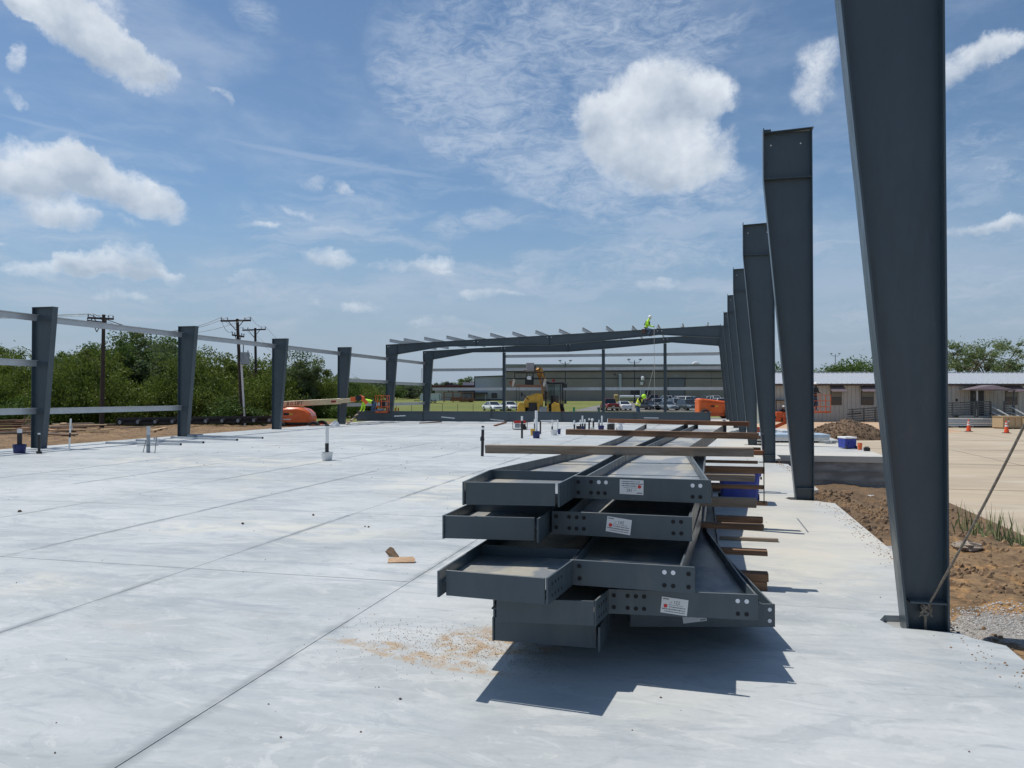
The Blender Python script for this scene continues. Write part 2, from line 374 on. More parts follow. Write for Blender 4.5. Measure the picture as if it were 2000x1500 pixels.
ABS = mat('black_pipe', (.018, .019, .021), .45, var=.2, vscale=8)
BLUEP = mat('blue_plastic', (.020, .045, .30), .45, var=.15, vscale=6)
DBLUE = mat('dark_blue_plastic', (.018, .030, .13), .5, var=.25, vscale=9)
WHITEP = mat('white_plastic', (.72, .73, .72), .5, var=.1, vscale=8)
YELP = mat('yellow_plastic', (.62, .36, .02), .5, var=.1)
ORANGE = mat('orange_paint', (.74, .125, .018), .38, var=.10, vscale=3, coat=.3)
ORANGE_D = mat('orange_paint_worn', (.50, .085, .016), .5, var=.25, vscale=6)
TAN = mat('cream_boom_paint', (.62, .50, .30), .45, var=.10, vscale=3)
YEL = mat('yellow_machine_paint', (.66, .36, .035), .42, var=.16, vscale=3)
BLACK = mat('black_paint', (.016, .017, .018), .5, var=.2)
RUBBER = mat('tyre_rubber', (.020, .020, .020), .85, var=.2, bump=.3)
GLASS = mat('dark_glass', (.020, .026, .030), .07, spec=.8)
GLASS_C = mat('clear_dark_glass', (.035, .050, .055), .05, spec=.8)
CHROME = mat('chrome', (.55, .56, .57), .2, .9)
RED = mat('red_paint', (.42, .012, .012), .4, var=.1)
REDL = mat('tail_lamp', (.30, .008, .008), .2)
CARD = mat('cardboard', (.42, .28, .17), .9, var=.15, vscale=20)
CARD_D = mat('cardboard_shaded', (.17, .115, .07), .9, var=.2, vscale=20)  # darker copy of the cardboard, the flap's shade put into its colour
ROPE = mat('steel_cable', (.22, .19, .155), .6, .3, var=.3, vscale=60)
LABEL = mat('paper_tag', (.70, .72, .73), .5)
INK = mat('black_ink', (.03, .03, .035), .6)
INKRED = mat('red_ink', (.62, .035, .03), .5)
HIVIS = mat('lime_safety_cloth', (.52, .92, .05), .75, var=.1, vscale=12)
HIVISY = mat('yellow_safety_cloth', (.72, .78, .06), .75, var=.1, vscale=12)
DENIM = mat('blue_denim', (.055, .095, .16), .85, var=.25, vscale=18)
DARKCLOTH = mat('dark_cloth', (.025, .028, .035), .85, var=.2)
SKINM = mat('skin', (.34, .19, .12), .55)
HAT = mat('white_hard_hat', (.82, .80, .76), .35)
BOOT = mat('leather_boots', (.12, .07, .04), .7)
BROWNB = mat('brown_leather_bag', (.10, .055, .04), .7)
# ---------------------------------------------------------------- ground surfaces
def ground_mat(name):
    m = bpy.data.materials.new(name); m.use_nodes = True; t = m.node_tree; t.nodes.clear(); n = NT(t)
    b = nd(t, 'ShaderNodeBsdfPrincipled'); o = nd(t, 'ShaderNodeOutputMaterial'); t.links.new(b.outputs[0], o.inputs[0])
    pos = nd(t, 'ShaderNodeNewGeometry').outputs['Position']; px, py, pz = n.sep(pos)[:3]
    return m, t, n, b, pos, px, py
SLAB_JX = [-2.466, -4.621, -6.79, -8.95, -11.1, -13.3, -15.45, -17.6]
SLAB_JY = [6.266, 9.725] + [9.725 + 3.37 * i for i in range(1, 15)]
def concrete_mat():
    m, t, n, b, pos, px, py = ground_mat('slab_concrete')
    big = n.noise(n.mapping(pos, sc=(.16, .30, 1)), 1.0, 6, .62, .5)
    mid = n.noise(n.mapping(pos, rot=(0, 0, .35), sc=(.9, 1.5, 1)), 1.0, 7, .66, .8)
    fine = n.noise(pos, 24.0, 6, .7)
    c = n.mix(n.mr(mid, .28, .72), (.335, .366, .372), (.50, .52, .512))
    c = n.mix(n.m('MULTIPLY', n.mr(big, .42, .66), .65), c, (.60, .615, .605))
    c = n.mix(n.m('MULTIPLY', n.mr(n.noise(n.mapping(pos, rot=(0, 0, -.5), sc=(.5, 2.2, 1)), 1.0, 8, .7, 1.2), .50, .66), .55), c, (.30, .335, .365))
    st0 = n.noise(n.mapping(pos, rot=(0, 0, .2), sc=(1.3, 2.4, 1)), 1.0, 9, .74, 1.6)
    c = n.mix(n.m('MULTIPLY', n.mr(st0, .535, .60), .30), c, (.245, .285, .31))
    c = n.mix(n.m('MULTIPLY', n.mr(st0, .455, .40), .32), c, (.64, .645, .62))
    arc = n.noise(n.vm('ADD', n.mapping(pos, rot=(0, 0, -.3), sc=(1.1, 12, 1)), n.vm('MULTIPLY', n.noise(pos, .55, 3, .5, col=True), (9, 9, 0))), 1.0, 4, .6)
    c = n.mix(n.m('MULTIPLY', n.mr(arc, .62, .70), .30), c, (.25, .27, .28))
    # trowel sweeps
    sw = n.noise(n.vm('ADD', n.mapping(pos, rot=(0, 0, .9), sc=(.7, 7, 1)), n.vm('MULTIPLY', n.noise(pos, .8, 3, .5, col=True), (2, 2, 0))), 1.0, 6, .7)
    c = n.mix(n.m('MULTIPLY', n.mr(sw, .55, .75), .28), c, (.70, .72, .73))
    c = n.mix(n.m('MULTIPLY', n.mr(fine, .35, .75), .16), c, (.27, .29, .30))
    # cream coloured cement bloom far across the slab, sawdust-brown silt by the stack
    def spot(cx, cy, rx, ry, a=0.0):
        q = n.mapping(pos, (cx, cy, 0), (0, 0, a), (rx, ry, 1e6), 'TEXTURE')
        return n.m('SUBTRACT', 1.0, n.vm('LENGTH', q), clamp=True)
    cr = n.m('ADD', n.m('ADD', spot(-4.6, 13.2, 1.6, 2.6, .3), spot(-3.4, 11.6, 1.3, 1.4)), n.m('ADD', spot(-5.0, 8.3, 2.2, .9), spot(-11.5, 16.5, 4, 2)))
    cr = n.m('ADD', cr, n.m('ADD', n.m('MULTIPLY', spot(.95, 9.0, .9, 3.0), 1.4), spot(-6.2, 5.4, 1.5, .6)))
    CREAM = n.m('MULTIPLY', n.mr(cr, .03, .5), n.mr(n.noise(n.mapping(pos, sc=(.9, 1.4, 1)), 1.0, 8, .7, 1.0), .42, .58))
    bl = n.m('MULTIPLY', n.mr(n.noise(n.mapping(pos, sc=(.22, .28, 1)), 1.0, 7, .64, .9), .56, .70), .28)
    c = n.mix(bl, c, (.70, .665, .52))
    c = n.mix(n.m('MULTIPLY', CREAM, .45), c, (.68, .65, .53))
    def spot(cx, cy, rx, ry, a=0.0):
        q = n.mapping(pos, (cx, cy, 0), (0, 0, a), (rx, ry, 1e6), 'TEXTURE')
        return n.m('SUBTRACT', 1.0, n.vm('LENGTH', q), clamp=True)
    sp = n.m('ADD', n.m('ADD', n.m('MULTIPLY', spot(-1.42, 4.85, .36, .36), 1.6), n.m('MULTIPLY', spot(-1.62, 4.46, .62, .13, -.25), 1.5)), n.m('ADD', spot(-2.1, 4.66, .40, .09), spot(-1.15, 5.0, .5, .4)))
    sp = n.m('ADD', sp, n.m('MULTIPLY', n.m('ADD', spot(-3.1, 5.1, .5, .22), spot(-3.9, 4.6, .8, .3)), .16))
    spn = n.m('MULTIPLY', n.mr(sp, .02, .55), n.mr(n.noise(pos, 9.0, 8, .72, .6), .40, .62))
    c = n.mix(n.m('MULTIPLY', spn, .85), c, (.40, .275, .145))
    gr = n.m('MULTIPLY', n.mr(n.noise(pos, 70.0, 3, .6), .60, .66), n.mr(sp, .03, .4))
    c = n.mix(gr, c, (.26, .135, .07))
    # tan edge strip on the right of the slab
    ed = n.m('MULTIPLY', n.mr(px, -.3, 1.0), n.m('MULTIPLY', n.mr(py, 6.0, 8.0), n.mr(big, .30, .62)))
    c = n.mix(n.m('MULTIPLY', ed, .75), c, (.60, .555, .46))
    # dirt settled along the saw cuts
    st = None
    wob = n.m('MULTIPLY', n.m('SUBTRACT', n.noise(pos, 5.0, 4, .6), .5), .10)
    for jx in SLAB_JX[:6]:
        d = n.m('ABSOLUTE', n.m('ADD', n.m('SUBTRACT', px, jx), wob)); d = n.mr(d, .085, .0); st = d if st is None else n.m('MAXIMUM', st, d)
    stn = n.m('MULTIPLY', st, n.mr(n.noise(n.mapping(pos, sc=(1, .40, 1)), 1.3, 5, .65), .44, .54))
    c = n.mix(n.m('MULTIPLY', stn, .72), c, (.215, .235, .245))
    st2 = None
    for jy in SLAB_JY[:5]:
        d = n.m('ABSOLUTE', n.m('ADD', n.m('SUBTRACT', py, jy), n.m('MULTIPLY', wob, .25))); d = n.mr(d, .02, .004); st2 = d if st2 is None else n.m('MAXIMUM', st2, d)
    c = n.mix(n.m('MULTIPLY', st2, .42), c, (.25, .265, .27))
    sc_ = nd(t, 'ShaderNodeTexVoronoi'); sc_.feature = 'F1'; t.links.new(pos, sc_.inputs['Vector']); sc_.inputs['Scale'].default_value = 7.0
    dots = n.m('MULTIPLY', n.mr(sc_.outputs['Distance'], .040, .020), n.mr(n.noise(pos, .9, 3, .5), .50, .58))
    c = n.mix(n.m('MULTIPLY', dots, .85), c, (.05, .04, .04))
    t.links.new(c, b.inputs['Base Color'])
    t.links.new(n.mr(mid, .3, .7, .62, .42), b.inputs['Roughness']); b.inputs['Specular IOR Level'].default_value = .42
    bp = nd(t, 'ShaderNodeBump'); bp.inputs['Strength'].default_value = .22; bp.inputs['Distance'].default_value = .006
    t.links.new(n.m('ADD', n.m('MULTIPLY', fine, .35), mid), bp.inputs['Height']); t.links.new(bp.outputs[0], b.inputs['Normal'])
    return m
SLABM = concrete_mat()
FORMED = mat('formed_concrete', (.27, .275, .265), .85, var=.30, vscale=1.6, bump=.4, bscale=40, stretch=(1, 1, 3))

def yard_mat():
    m, t, n, b, pos, px, py = ground_mat('yard_concrete')
    a = n.noise(n.mapping(pos, rot=(0, 0, .2), sc=(.12, .5, 1)), 1.0, 8, .68, .7); f = n.noise(pos, 14.0, 6, .7)
    c = n.mix(n.mr(a, .32, .68), (.47, .385, .275), (.36, .30, .22))
    c = n.mix(n.m('MULTIPLY', n.mr(n.noise(n.mapping(pos, sc=(.25, .6, 1)), 1.0, 6, .6, .4), .52, .68), .55), c, (.55, .49, .39))
    c = n.mix(n.m('MULTIPLY', n.mr(f, .5, .8), .25), c, (.25, .20, .14))
    t.links.new(c, b.inputs['Base Color']); b.inputs['Roughness'].default_value = .85
    return m
def dirt_mat(name, right):
    m, t, n, b, pos, px, py = ground_mat(name)
    a = n.noise(pos, .9, 8, .68, .5); f = n.noise(pos, 12.0, 8, .74); g = n.noise(pos, 55.0, 4, .7)
    c = n.mix(n.mr(a, .35, .65), (.19, .125, .07), (.32, .215, .12))
    c = n.mix(n.m('MULTIPLY', n.mr(n.noise(pos, 2.2, 7, .7, .8), .50, .62), .85), c, (.47, .27, .115) if right else (.17, .115, .075))
    c = n.mix(n.m('MULTIPLY', n.mr(f, .34, .56, 1, 0), .75), c, (.075, .050, .032))
    c = n.mix(n.m('MULTIPLY', n.mr(g, .58, .70), .40), c, (.40, .34, .26))
    if right:
        # wet dark clay further along, pale grit near the second pocket
        c = n.mix(n.m('MULTIPLY', n.mr(n.m('ADD', py, n.m('MULTIPLY', a, 4)), 10.5, 13.5), .65), c, (.12, .085, .058))
        q = n.mapping(pos, (2.55, 6.1, 0), (0, 0, -.25), (1.3, .50, 1e6), 'TEXTURE')
        gv = n.m('MULTIPLY', n.m('SUBTRACT', 1.0, n.vm('LENGTH', q), clamp=True), 1.5)
        gv = n.mr(n.m('ADD', gv, n.m('MULTIPLY', n.m('SUBTRACT', f, .5), 1.6)), .15, .45)
        c = n.mix(n.m('MULTIPLY', gv, .85), c, n.mix(n.mr(g, .35, .65), (.17, .16, .15), (.50, .49, .46)))
    t.links.new(c, b.inputs['Base Color']); b.inputs['Roughness'].default_value = .95; b.inputs['Specular IOR Level'].default_value = .2
    bp = nd(t, 'ShaderNodeBump'); bp.inputs['Strength'].default_value = .9; bp.inputs['Distance'].default_value = .03
    t.links.new(n.m('ADD', f, n.m('MULTIPLY', g, .4)), bp.inputs['Height']); t.links.new(bp.outputs[0], b.inputs['Normal'])
    return m
def field_mat():
    m, t, n, b, pos, px, py = ground_mat('field')
    a = n.noise(n.mapping(pos, sc=(.03, .10, 1)), 1.0, 7, .65, .5); f = n.noise(n.mapping(pos, sc=(.4, 1.6, 1)), 1.0, 8, .72)
    g = n.mix(n.mr(a, .36, .64), (.175, .185, .060), (.12, .155, .045))
    g = n.mix(n.m('MULTIPLY', n.mr(f, .42, .70), .6), g, (.26, .235, .105))
    # bare ground around the building site
    e = n.m('ADD', n.m('MULTIPLY', n.m('SUBTRACT', n.noise(pos, .25, 6, .65), .5), 14), 0.0)
    leftb = n.m('MULTIPLY', n.mr(n.m('ADD', px, n.m('MULTIPLY', e, .35)), -36.5, -33.5), n.mr(n.m('ADD', n.m('MULTIPLY', py, 1), e), 50, 44))
    leftb = n.m('MULTIPLY', leftb, n.mr(px, -14, -19))
    br = n.mix(n.mr(f, .35, .65), (.20, .13, .08), (.12, .08, .05))
    g = n.mix(leftb, g, br)
    rt_ = n.m('MULTIPLY', n.mr(n.m('ADD', px, n.m('MULTIPLY', e, .2)), 0.0, 2.0), n.mr(n.m('ADD', py, n.m('MULTIPLY', e, .5)), 62, 57))
    g = n.mix(rt_, g, n.mix(n.mr(f, .4, .6), (.42, .20, .09), (.46, .33, .21)))
    t.links.new(g, b.inputs['Base Color']); b.inputs['Roughness'].default_value = 1.0; b.inputs['Specular IOR Level'].default_value = .1
    bp = nd(t, 'ShaderNodeBump'); bp.inputs['Strength'].default_value = .6; bp.inputs['Distance'].default_value = .08
    t.links.new(f, bp.inputs['Height']); t.links.new(bp.outputs[0], b.inputs['Normal'])
    return m
FIELD = field_mat(); YARD = yard_mat(); DIRT_R = dirt_mat('clay_bank', True); DIRT_L = dirt_mat('bare_soil', False)

def sstep(a, b, x): t = np.clip((x - a) / (b - a), 0, 1); return t * t * (3 - 2 * t)
_rs = np.random.RandomState(3); _ph = _rs.rand(24, 3) * 6.28; _dr = _rs.randn(24, 2)
def fbm(x, y, f=1.0, octv=5):
    r = 0; amp = 1.0; k = 0
    for o in range(octv):
        for j in range(3):
            d = _dr[k % 24]; d = d / np.hypot(*d)
            r = r + amp * np.sin((x * d[0] + y * d[1]) * f * (1 + .21 * j) + _ph[k % 24][0] + 1.7 * np.sin((x * d[1] - y * d[0]) * f * .53 + _ph[k % 24][1])); k += 1
        f *= 2.07; amp *= .52
    return r / 3.0
def gheight(x, y):
    z = np.full_like(x, -.85)
    D = y * math.cos(YAW) - x * math.sin(YAW)
    left = sstep(-19.0, -21.0, x) * (1 - sstep(52, 110, D))
    z = z + left * .70
    # far ground climbs gently to the warehouse and the woods
    z = z + sstep(118, 130, D) * 0 + np.clip((D - 122) / 62.0, 0, None) * 1.12 * (D < 184) + (D >= 184) * (1.12 + np.clip((D - 184) / 66, 0, 1) * .5)
    near = (x > -22) & (x < 60) & (y > 60) & (y < 118)
    return z
def grid_mesh(name, xs, ys, hf, m, kind='structure', smooth=True):
    X, Y = np.meshgrid(xs, ys); Z = hf(X, Y); V = np.stack([X.ravel(), Y.ravel(), Z.ravel()], 1)
    nx, ny = len(xs), len(ys); i = np.arange(nx - 1); j = np.arange(ny - 1); I, J = np.meshgrid(i, j); a = (J * nx + I).ravel()
    Fc = np.stack([a, a + 1, a + nx + 1, a + nx], 1)
    me = bpy.data.meshes.new(name); me.from_pydata(V.tolist(), [], Fc.tolist()); me.materials.append(m)
    if smooth: me.polygons.foreach_set('use_smooth', [True] * len(me.polygons))
    o = link(name, me); o['kind'] = kind; return o
xs = np.unique(np.concatenate([np.linspace(-1800, -200, 12), np.linspace(-200, -60, 15), np.linspace(-60, -18, 43), np.linspace(-18, 60, 30), np.linspace(60, 200, 15), np.linspace(200, 1800, 12)]))
ys = np.unique(np.concatenate([np.linspace(-300, -20, 8), np.linspace(-20, 120, 71), np.linspace(120, 270, 60), np.linspace(270, 2600, 20)]))
grid_mesh('ground', xs, ys, gheight, FIELD)
# bare soil left of the slab
def hl(x, y):
    e = sstep(0, 1.2, (x + 31)) * sstep(0, .6, -20.35 - x)
    return -.12 + .05 * fbm(x, y, 1.3, 5) * e + .03 * fbm(x + 9, y, 5, 3) * e - .10 * (1 - e)
grid_mesh('bare_soil', np.arange(-31.5, -20.2, .10), np.arange(8, 47, .16), hl, DIRT_L)
# clay bank on the right between slab and yard
def hr(x, y):
    near = 1 - sstep(7.5, 13.5, y)
    edge = -.06 - .70 * sstep(8.5, 17, y)
    t = sstep(2.2 + 1.3 * near, 4.9, x)
    z = edge * (1 - t) + (-.79) * t
    amp = sstep(0, .5, x - 1.9) * sstep(0, .35, 5.1 - x)
    z = z + amp * (.055 * fbm(x, y, 2.4, 6) + .020 * np.abs(fbm(x + 3, y + 1, 11, 4)))
    z = z + .10 * np.exp(-((x - 3.3) ** 2 / .5 + (y - 8.6) ** 2 / 2.0)) + .16 * np.exp(-((x - 2.7) ** 2 / .10 + (y - 14.4) ** 2 / .35)) + .2 * np.exp(-((x - 3.0) ** 2 / .3 + (y - 18.6) ** 2 / .8))
    return z - .07 * (1 - sstep(0, .10, x - 1.80))
grid_mesh('clay_bank', np.arange(1.80, 5.3, .035), np.concatenate([np.arange(-1.5, 10, .04), np.arange(10, 22.1, .06)]), hr, DIRT_R)
# concrete yard on the right, cast as wide bays
yd = MB().bb((4.75, -6, -.95), (60, 66.0, -.80)); struct('yard', yd, YARD)
jt = MB()
for x0 in (10.5, 16.5, 22.5, 28.5): jt.bb((x0, -6, -.799), (x0 + .03, 57.6, -.796))
for y0 in (14, 22, 30, 38, 46, 54): jt.bb((4.8, y0, -.7985), (60, y0 + .03, -.7955))
struct('yard_joints', jt, mat('joint_tar', (.12, .095, .07), .9))
# paved parking lot in front of the warehouse
def hz(x, y): return gheight(x, y) + .02
lot = grid_mesh('car_park', np.linspace(-22, 34, 30), np.linspace(118, 168, 30), lambda x, y: gheight(x, y) + .05 - .25 * (np.abs(x - 6) > 27.9), mat('car_park_asphalt', (.16, .155, .145), .9, var=.2, vscale=.4))
lane = grid_mesh('path', np.linspace(-58, -34, 40), np.linspace(66, 90, 30), lambda x, y: gheight(x, y) + .03 - .6 * (np.abs((y - 80) - (x + 46) * .25) > 3.2), mat('gravel_lane', (.45, .41, .36), .95, var=.15, vscale=.5))
grid_mesh('sandy_pad', np.linspace(-30.5, -23.5, 16), np.linspace(58, 78, 16), lambda x, y: gheight(x, y) + .10 - .5 * (np.abs(x + 27) > 3.2), mat('sand_pad', (.50, .40, .30), .95, var=.1, vscale=.6))

# ---------------------------------------------------------------- building slab
CX, CXL, BAY, Y0c = 1.609, -19.90, 6.7474, 5.9584
YC = [Y0c + BAY * k for k in range(8)]
base = MB(); base.bb((-20.30, -2.6, -.50), (1.42, 57.3, -.045)); struct('slab_footing', base, FORMED)
slab = bpy.data.objects.new('floor_slab', None); COL.objects.link(slab); slab['kind'] = 'structure'
g = .0035
ysb = [-2.6] + SLAB_JY + [57.3]
xsb = [-20.32] + SLAB_JX[::-1]
for i in range(len(xsb) - 1):
    for j in range(len(ysb) - 1):
        p = MB(); p.bb((xsb[i] + g, ysb[j] + (g if j else 0), -.045 + .001), (xsb[i + 1] - g, ysb[j + 1] - g, 0))
        part('slab_panel', p, SLABM, slab)
# right strip, cut back in a pocket round every column base
pts = [(-2.466 + g, -2.6)]
right = [(1.86, -2.6)]
for yc in YC:
    right += [(1.86, yc - .36), (1.70, yc - .24), (1.655, yc - .14), (1.26, yc - .11), (1.20, yc + .06), (1.26, yc + .20), (1.56, yc + .24), (1.60, yc + .85), (1.86, yc + 1.35)]
right += [(1.86, 57.3), (-2.466 + g, 57.3)]
poly = pts + right
p = MB(); p.prism(poly, 2, -.046 + .001, 0.0)
o = part('slab_panel', p, SLABM, slab)
p = MB(); p.prism([(1.0, -2.6), (1.85, -2.6)] + [(1.85 if k % 2 else 1.85, 57.3) for k in (1,)] + [(1.0, 57.3)], 2, -.6, -.30)
struct('column_footing', p, DIRT_R)
# small steel lip left against the form at the near bay
p = MB(); p.bb((1.865, 7.3, -.10), (1.98, 9.3, -.055)); struct('form_ledge', p, FORMED)
# raised loading slab beyond the third column
p = MB(); p.bb((1.90, 22.0, -1.0), (4.55, 33.0, -.16)); wall = struct('loading_slab_wall', p, FORMED)
p = MB(); p.bb((1.87, 21.96, -.16), (4.60, 33.05, 0.0)); struct('loading_slab', p, SLABM)
for zz in (-.42, -.66):
    p = MB(); p.bb((1.90, 21.985, zz), (4.55, 22.0, zz + .012)); part('form_seam', p, FORMED, wall)

# ---------------------------------------------------------------- standing frame columns
FW = .203; FT = .014
def tcolumn(kind):
    """local origin: outer face of the outer flange, on the column centre line, floor level; +X is towards the inside of the building (mirrored for the right row)"""
    pass
def make_column(side, yc, label, h, wbase, wtop, kneez, group, top_extra=0.0):
    X0 = CX if side > 0 else CXL
    t = thing('steel_column', (X0, yc, 0), label, 'column', group)
    s = -side
    zb = -.28 if side > 0 else -.02
    z1 = h
    def px(z):   # inside edge of the inner flange
        if z >= kneez: return wtop
        return wbase + (wtop - wbase) * max(0, z) / kneez
    w_ = MB(); ol = [(s * FT, zb), (s * (px(zb) - FT), zb), (s * (px(kneez) - FT), kneez)]
    if kneez < z1: ol.append((s * (wtop - FT), z1))
    ol.append((s * FT, z1))
    w_.prism(ol, 1, -.004, .004); part('web', w_, STEEL, t)
    f = MB(); f.bb((0, -FW / 2, zb), (s * FT, FW / 2, z1 + .004)); part('flange', f, STEEL, t, bevel=.002)
    f = MB(); a0 = px(zb); f.prism([(s * (a0 - FT), zb), (s * a0, zb), (s * wtop, kneez), (s * (wtop - FT), kneez)], 1, -FW / 2, FW / 2)
    if kneez < z1 - .01: f.prism([(s * (wtop - FT), kneez + .001), (s * wtop, kneez + .001), (s * wtop, z1 + .06), (s * (wtop - FT), z1 + .06)], 1, -FW / 2, FW / 2)
    part('flange', f, STEEL, t)
    c = MB()
    if kneez < z1 - .01:
        c.prism([(s * -.02, z1 + .012), (s * -.02, z1 + .024), (s * (wtop - FT - .002), z1 - .004), (s * (wtop - FT - .002), z1 - .016)], 1, -FW / 2 - .005, FW / 2 + .005)
        part('cap_plate', c, STEEL, t)
        for sg in (-1, 1): k = MB(); k.bb((s * (FT + .002), sg * .005, kneez - .01), (s * (wtop - FT - .002), sg * (FW / 2 - .005), kneez + .004)); part('stiffener', k, STEEL, t)
        if side > 0 and abs(yc - YC[1]) < .1:
            k = MB(); k.bb((s * (wtop - .12), -.05, z1 + .022), (s * (wtop - FT - .003), .05, z1 + .05)); part('shim', k, STEEL, t)
        for q in (.16, wtop - .12): b = MB(); b.cyl((s * q, -.0045, z1 - .19), (s * q, -.009, z1 - .19), .012, 8); part('bolt_hole', b, HOLE_L, t)
    else:
        c.bb((s * -.01, -FW / 2 - .004, z1 + .005), (s * (wtop + .012), FW / 2 + .004, z1 + .018)); part('cap_plate', c, STEEL, t)
    if side > 0:
        for sg in (-1, 1): k = MB(); k.bb((s * (FT + .002), sg * .005, .17), (s * (px(.17) - FT - .002), sg * (FW / 2 - .004), .182)); part('stiffener', k, STEEL, t)
    bpz = zb
    b = MB(); b.bb((s * -.04, -FW / 2 - .03, bpz - .022), (s * (px(0) + .04), FW / 2 + .03, bpz)); part('base_plate', b, STEEL, t)
    return t
ORD = ['first', 'second', 'third', 'fourth', 'fifth', 'sixth', 'seventh', 'eighth', 'ninth', 'tenth', 'eleventh', 'twelfth', 'thirteenth', 'fourteenth', 'fifteenth']
ordn = ['nearest', 'second', 'third', 'fourth', 'fifth', 'sixth', 'seventh', 'eighth']
gr_ = 'tapered steel columns standing along the right edge'
rc = []
for k in range(6):
    lb = ['huge tapered grey steel column nearest the camera with a cable tied to its foot', 'tall tapered steel column second in the right row, its square top clear against the sky',
          'third tapered steel column in the right row, just behind the second', 'fourth tapered steel column in the right row with a knee line below its top',
          'fifth tapered steel column in the right row, only a slim strip showing', 'sixth tapered steel column in the right row, last one without a rafter'][k]
    rc.append(make_column(1, YC[k], lb, 5.70, .245, .72, 4.97, gr_))
gl_ = 'tapered steel columns standing along the left edge'
for k in range(2, 6):
    lb = {2: 'leftmost tapered steel column with galvanised rails on both sides', 3: 'second tapered steel column from the left in front of dense trees',
          4: 'third tapered steel column from the left beside the orange boom lift', 5: 'fourth tapered steel column from the left at the end of the beam lying on the slab'}[k]
    make_column(-1, YC[k], lb, 4.27, .40, .77, 4.27, gl_)

# ---------------------------------------------------------------- the two raised rafter frames
def frame(k, toppts, botpts, label):
    Y = YC[k]; t = thing('rafter_frame', (0, Y, 0), label, 'steel frame', 'raised steel frames at the far end')
    # left column under the knee
    wl = MB(); wl.prism([(CXL + FT, 0), (CXL + .40, 0), (CXL + .72, 4.20), (CXL + FT, 4.20)], 1, -.004, .004)
    part('column_web', wl, STEEL, t)
    for nm, pl in (('column_flange', [(CXL, 0), (CXL + FT, 0), (CXL + FT, 4.2), (CXL, 4.2)]), ('column_flange', [(CXL + .40, 0), (CXL + .414, 0), (CXL + .734, 4.2), (CXL + .72, 4.2)])):
        f = MB(); f.prism(pl, 1, -.10, .10); part(nm, f, STEEL, t)
    j = MB(); j.bb((CXL - .01, -.102, 4.202), (CXL + .76, .102, 4.23)); part('joint_plate', j, STEEL, t)
    kn = MB(); kn.prism([(CXL, 4.232), (CXL + .72, 4.232), (CXL + .72, toppts[1][1] - .012), (CXL, toppts[0][1] - .012)], 1, -.004, .004); part('knee_panel', kn, STEEL, t)
    f = MB(); f.bb((CXL - .014, -.10, 4.232), (CXL - .0, .10, toppts[0][1] - .014)); part('knee_flange', f, STEEL, t)
    f = MB(); f.bb((CXL + .722, -.10, 4.15), (CXL + .742, .10, toppts[1][1] - .014)); part('knee_flange', f, STEEL, t)
    # rafter web strips
    top = lambda x: float(np.interp(x, [q[0] for q in toppts], [q[1] for q in toppts])); bot = lambda x: float(np.interp(x, [q[0] for q in botpts], [q[1] for q in botpts]))
    xs_ = sorted(set([q[0] for q in toppts if q[0] > CXL + .73] + [q[0] for q in botpts] + [CXL + .745]))
    xs_ = [x for x in xs_ if x >= CXL + .74]
    segs = [xs_[0], -13.9, -9.23, -2.6, xs_[-1]]
    for a, b in zip(segs[:-1], segs[1:]):
        xx = [a] + [x for x in xs_ if a + .05 < x < b - .05] + [b]
        r = MB(); r.prism([(x, bot(x) + .012) for x in xx] + [(x, top(x) - .012) for x in xx[::-1]], 1, -.004, .004); part('rafter_web', r, STEEL, t)
        for fn, nm in ((top, 'top_flange'), (bot, 'bottom_flange')):
            f = MB(); sgn = -1 if fn is top else 1
            for u, v in zip(xx[:-1], xx[1:]):
                z0, z1 = fn(u), fn(v)
                f.prism([(u, z0), (v, z1), (v, z1 + sgn * .011), (u, z0 + sgn * .011)], 1, -.10, .10)
            part(nm, f, STEEL, t)
        if b != segs[-1]:
            s_ = MB(); s_.bb((b - .012, -.103, bot(b) - .01), (b + .012, .103, top(b) + .01)); part('splice_plate', s_, STEEL, t)
            for dx in (-.12, .12): h = MB(); h.cyl((b + dx - 0, -.0045, top(b) - .12), (b + dx, -.008, top(b) - .12), .03, 8); part('bolt_hole', h, HOLE_L, t)
    h = MB(); h.cyl((CXL + .10, -.0045, toppts[0][1] - .13), (CXL + .10, -.008, toppts[0][1] - .13), .03, 8); part('bolt_hole', h, HOLE_L, t); h = MB(); h.cyl((CXL + .20, -.0045, toppts[0][1] - .09), (CXL + .20, -.008, toppts[0][1] - .09), .02, 8); part('bolt_hole', h, HOLE_L, t)
    cp = MB(); z0, z1 = toppts[0][1], toppts[1][1]; cp.prism([(CXL - .02, z0 - .011), (CXL + .74, z1 - .011), (CXL + .74, z1 + .003), (CXL - .02, z0 + .003)], 1, -.103, .103); part('cap_plate', cp, STEEL, t)
    # right column of the frame
    wl = MB(); wl.prism([(CX - FT, 0), (CX - .245, 0), (CX - .72, 4.95), (CX - .72, top(1.0) - .01), (CX - FT, top(1.0) + .01)], 1, -.004, .004); part('column_web', wl, STEEL, t)
    f = MB(); f.prism([(CX, 0), (CX - FT, 0), (CX - FT, 5.72), (CX, 5.72)], 1, -.10, .10); part('column_flange', f, STEEL, t)
    f = MB(); f.prism([(CX - .245, 0), (CX - .259, 0), (CX - .734, 4.95), (CX - .72, 4.95)], 1, -.10, .10); part('column_flange', f, STEEL, t)
    f = MB(); f.bb((CX - .745, -.103, 4.80), (CX - .72, .103, 5.74)); part('joint_plate', f, STEEL, t)
    return t, top, bot
fr1, top1, bot1 = frame(6, [(-19.9, 4.86), (-19.16, 4.89), (.87, 5.66)], [(-19.15, 4.22), (-16.59, 4.60), (-15.62, 4.68), (-9.64, 4.66), (-9.23, 4.66), (-6.12, 4.87), (-2.61, 5.17), (.87, 4.93)], 'nearer raised frame whose long rafter carries the seated worker')
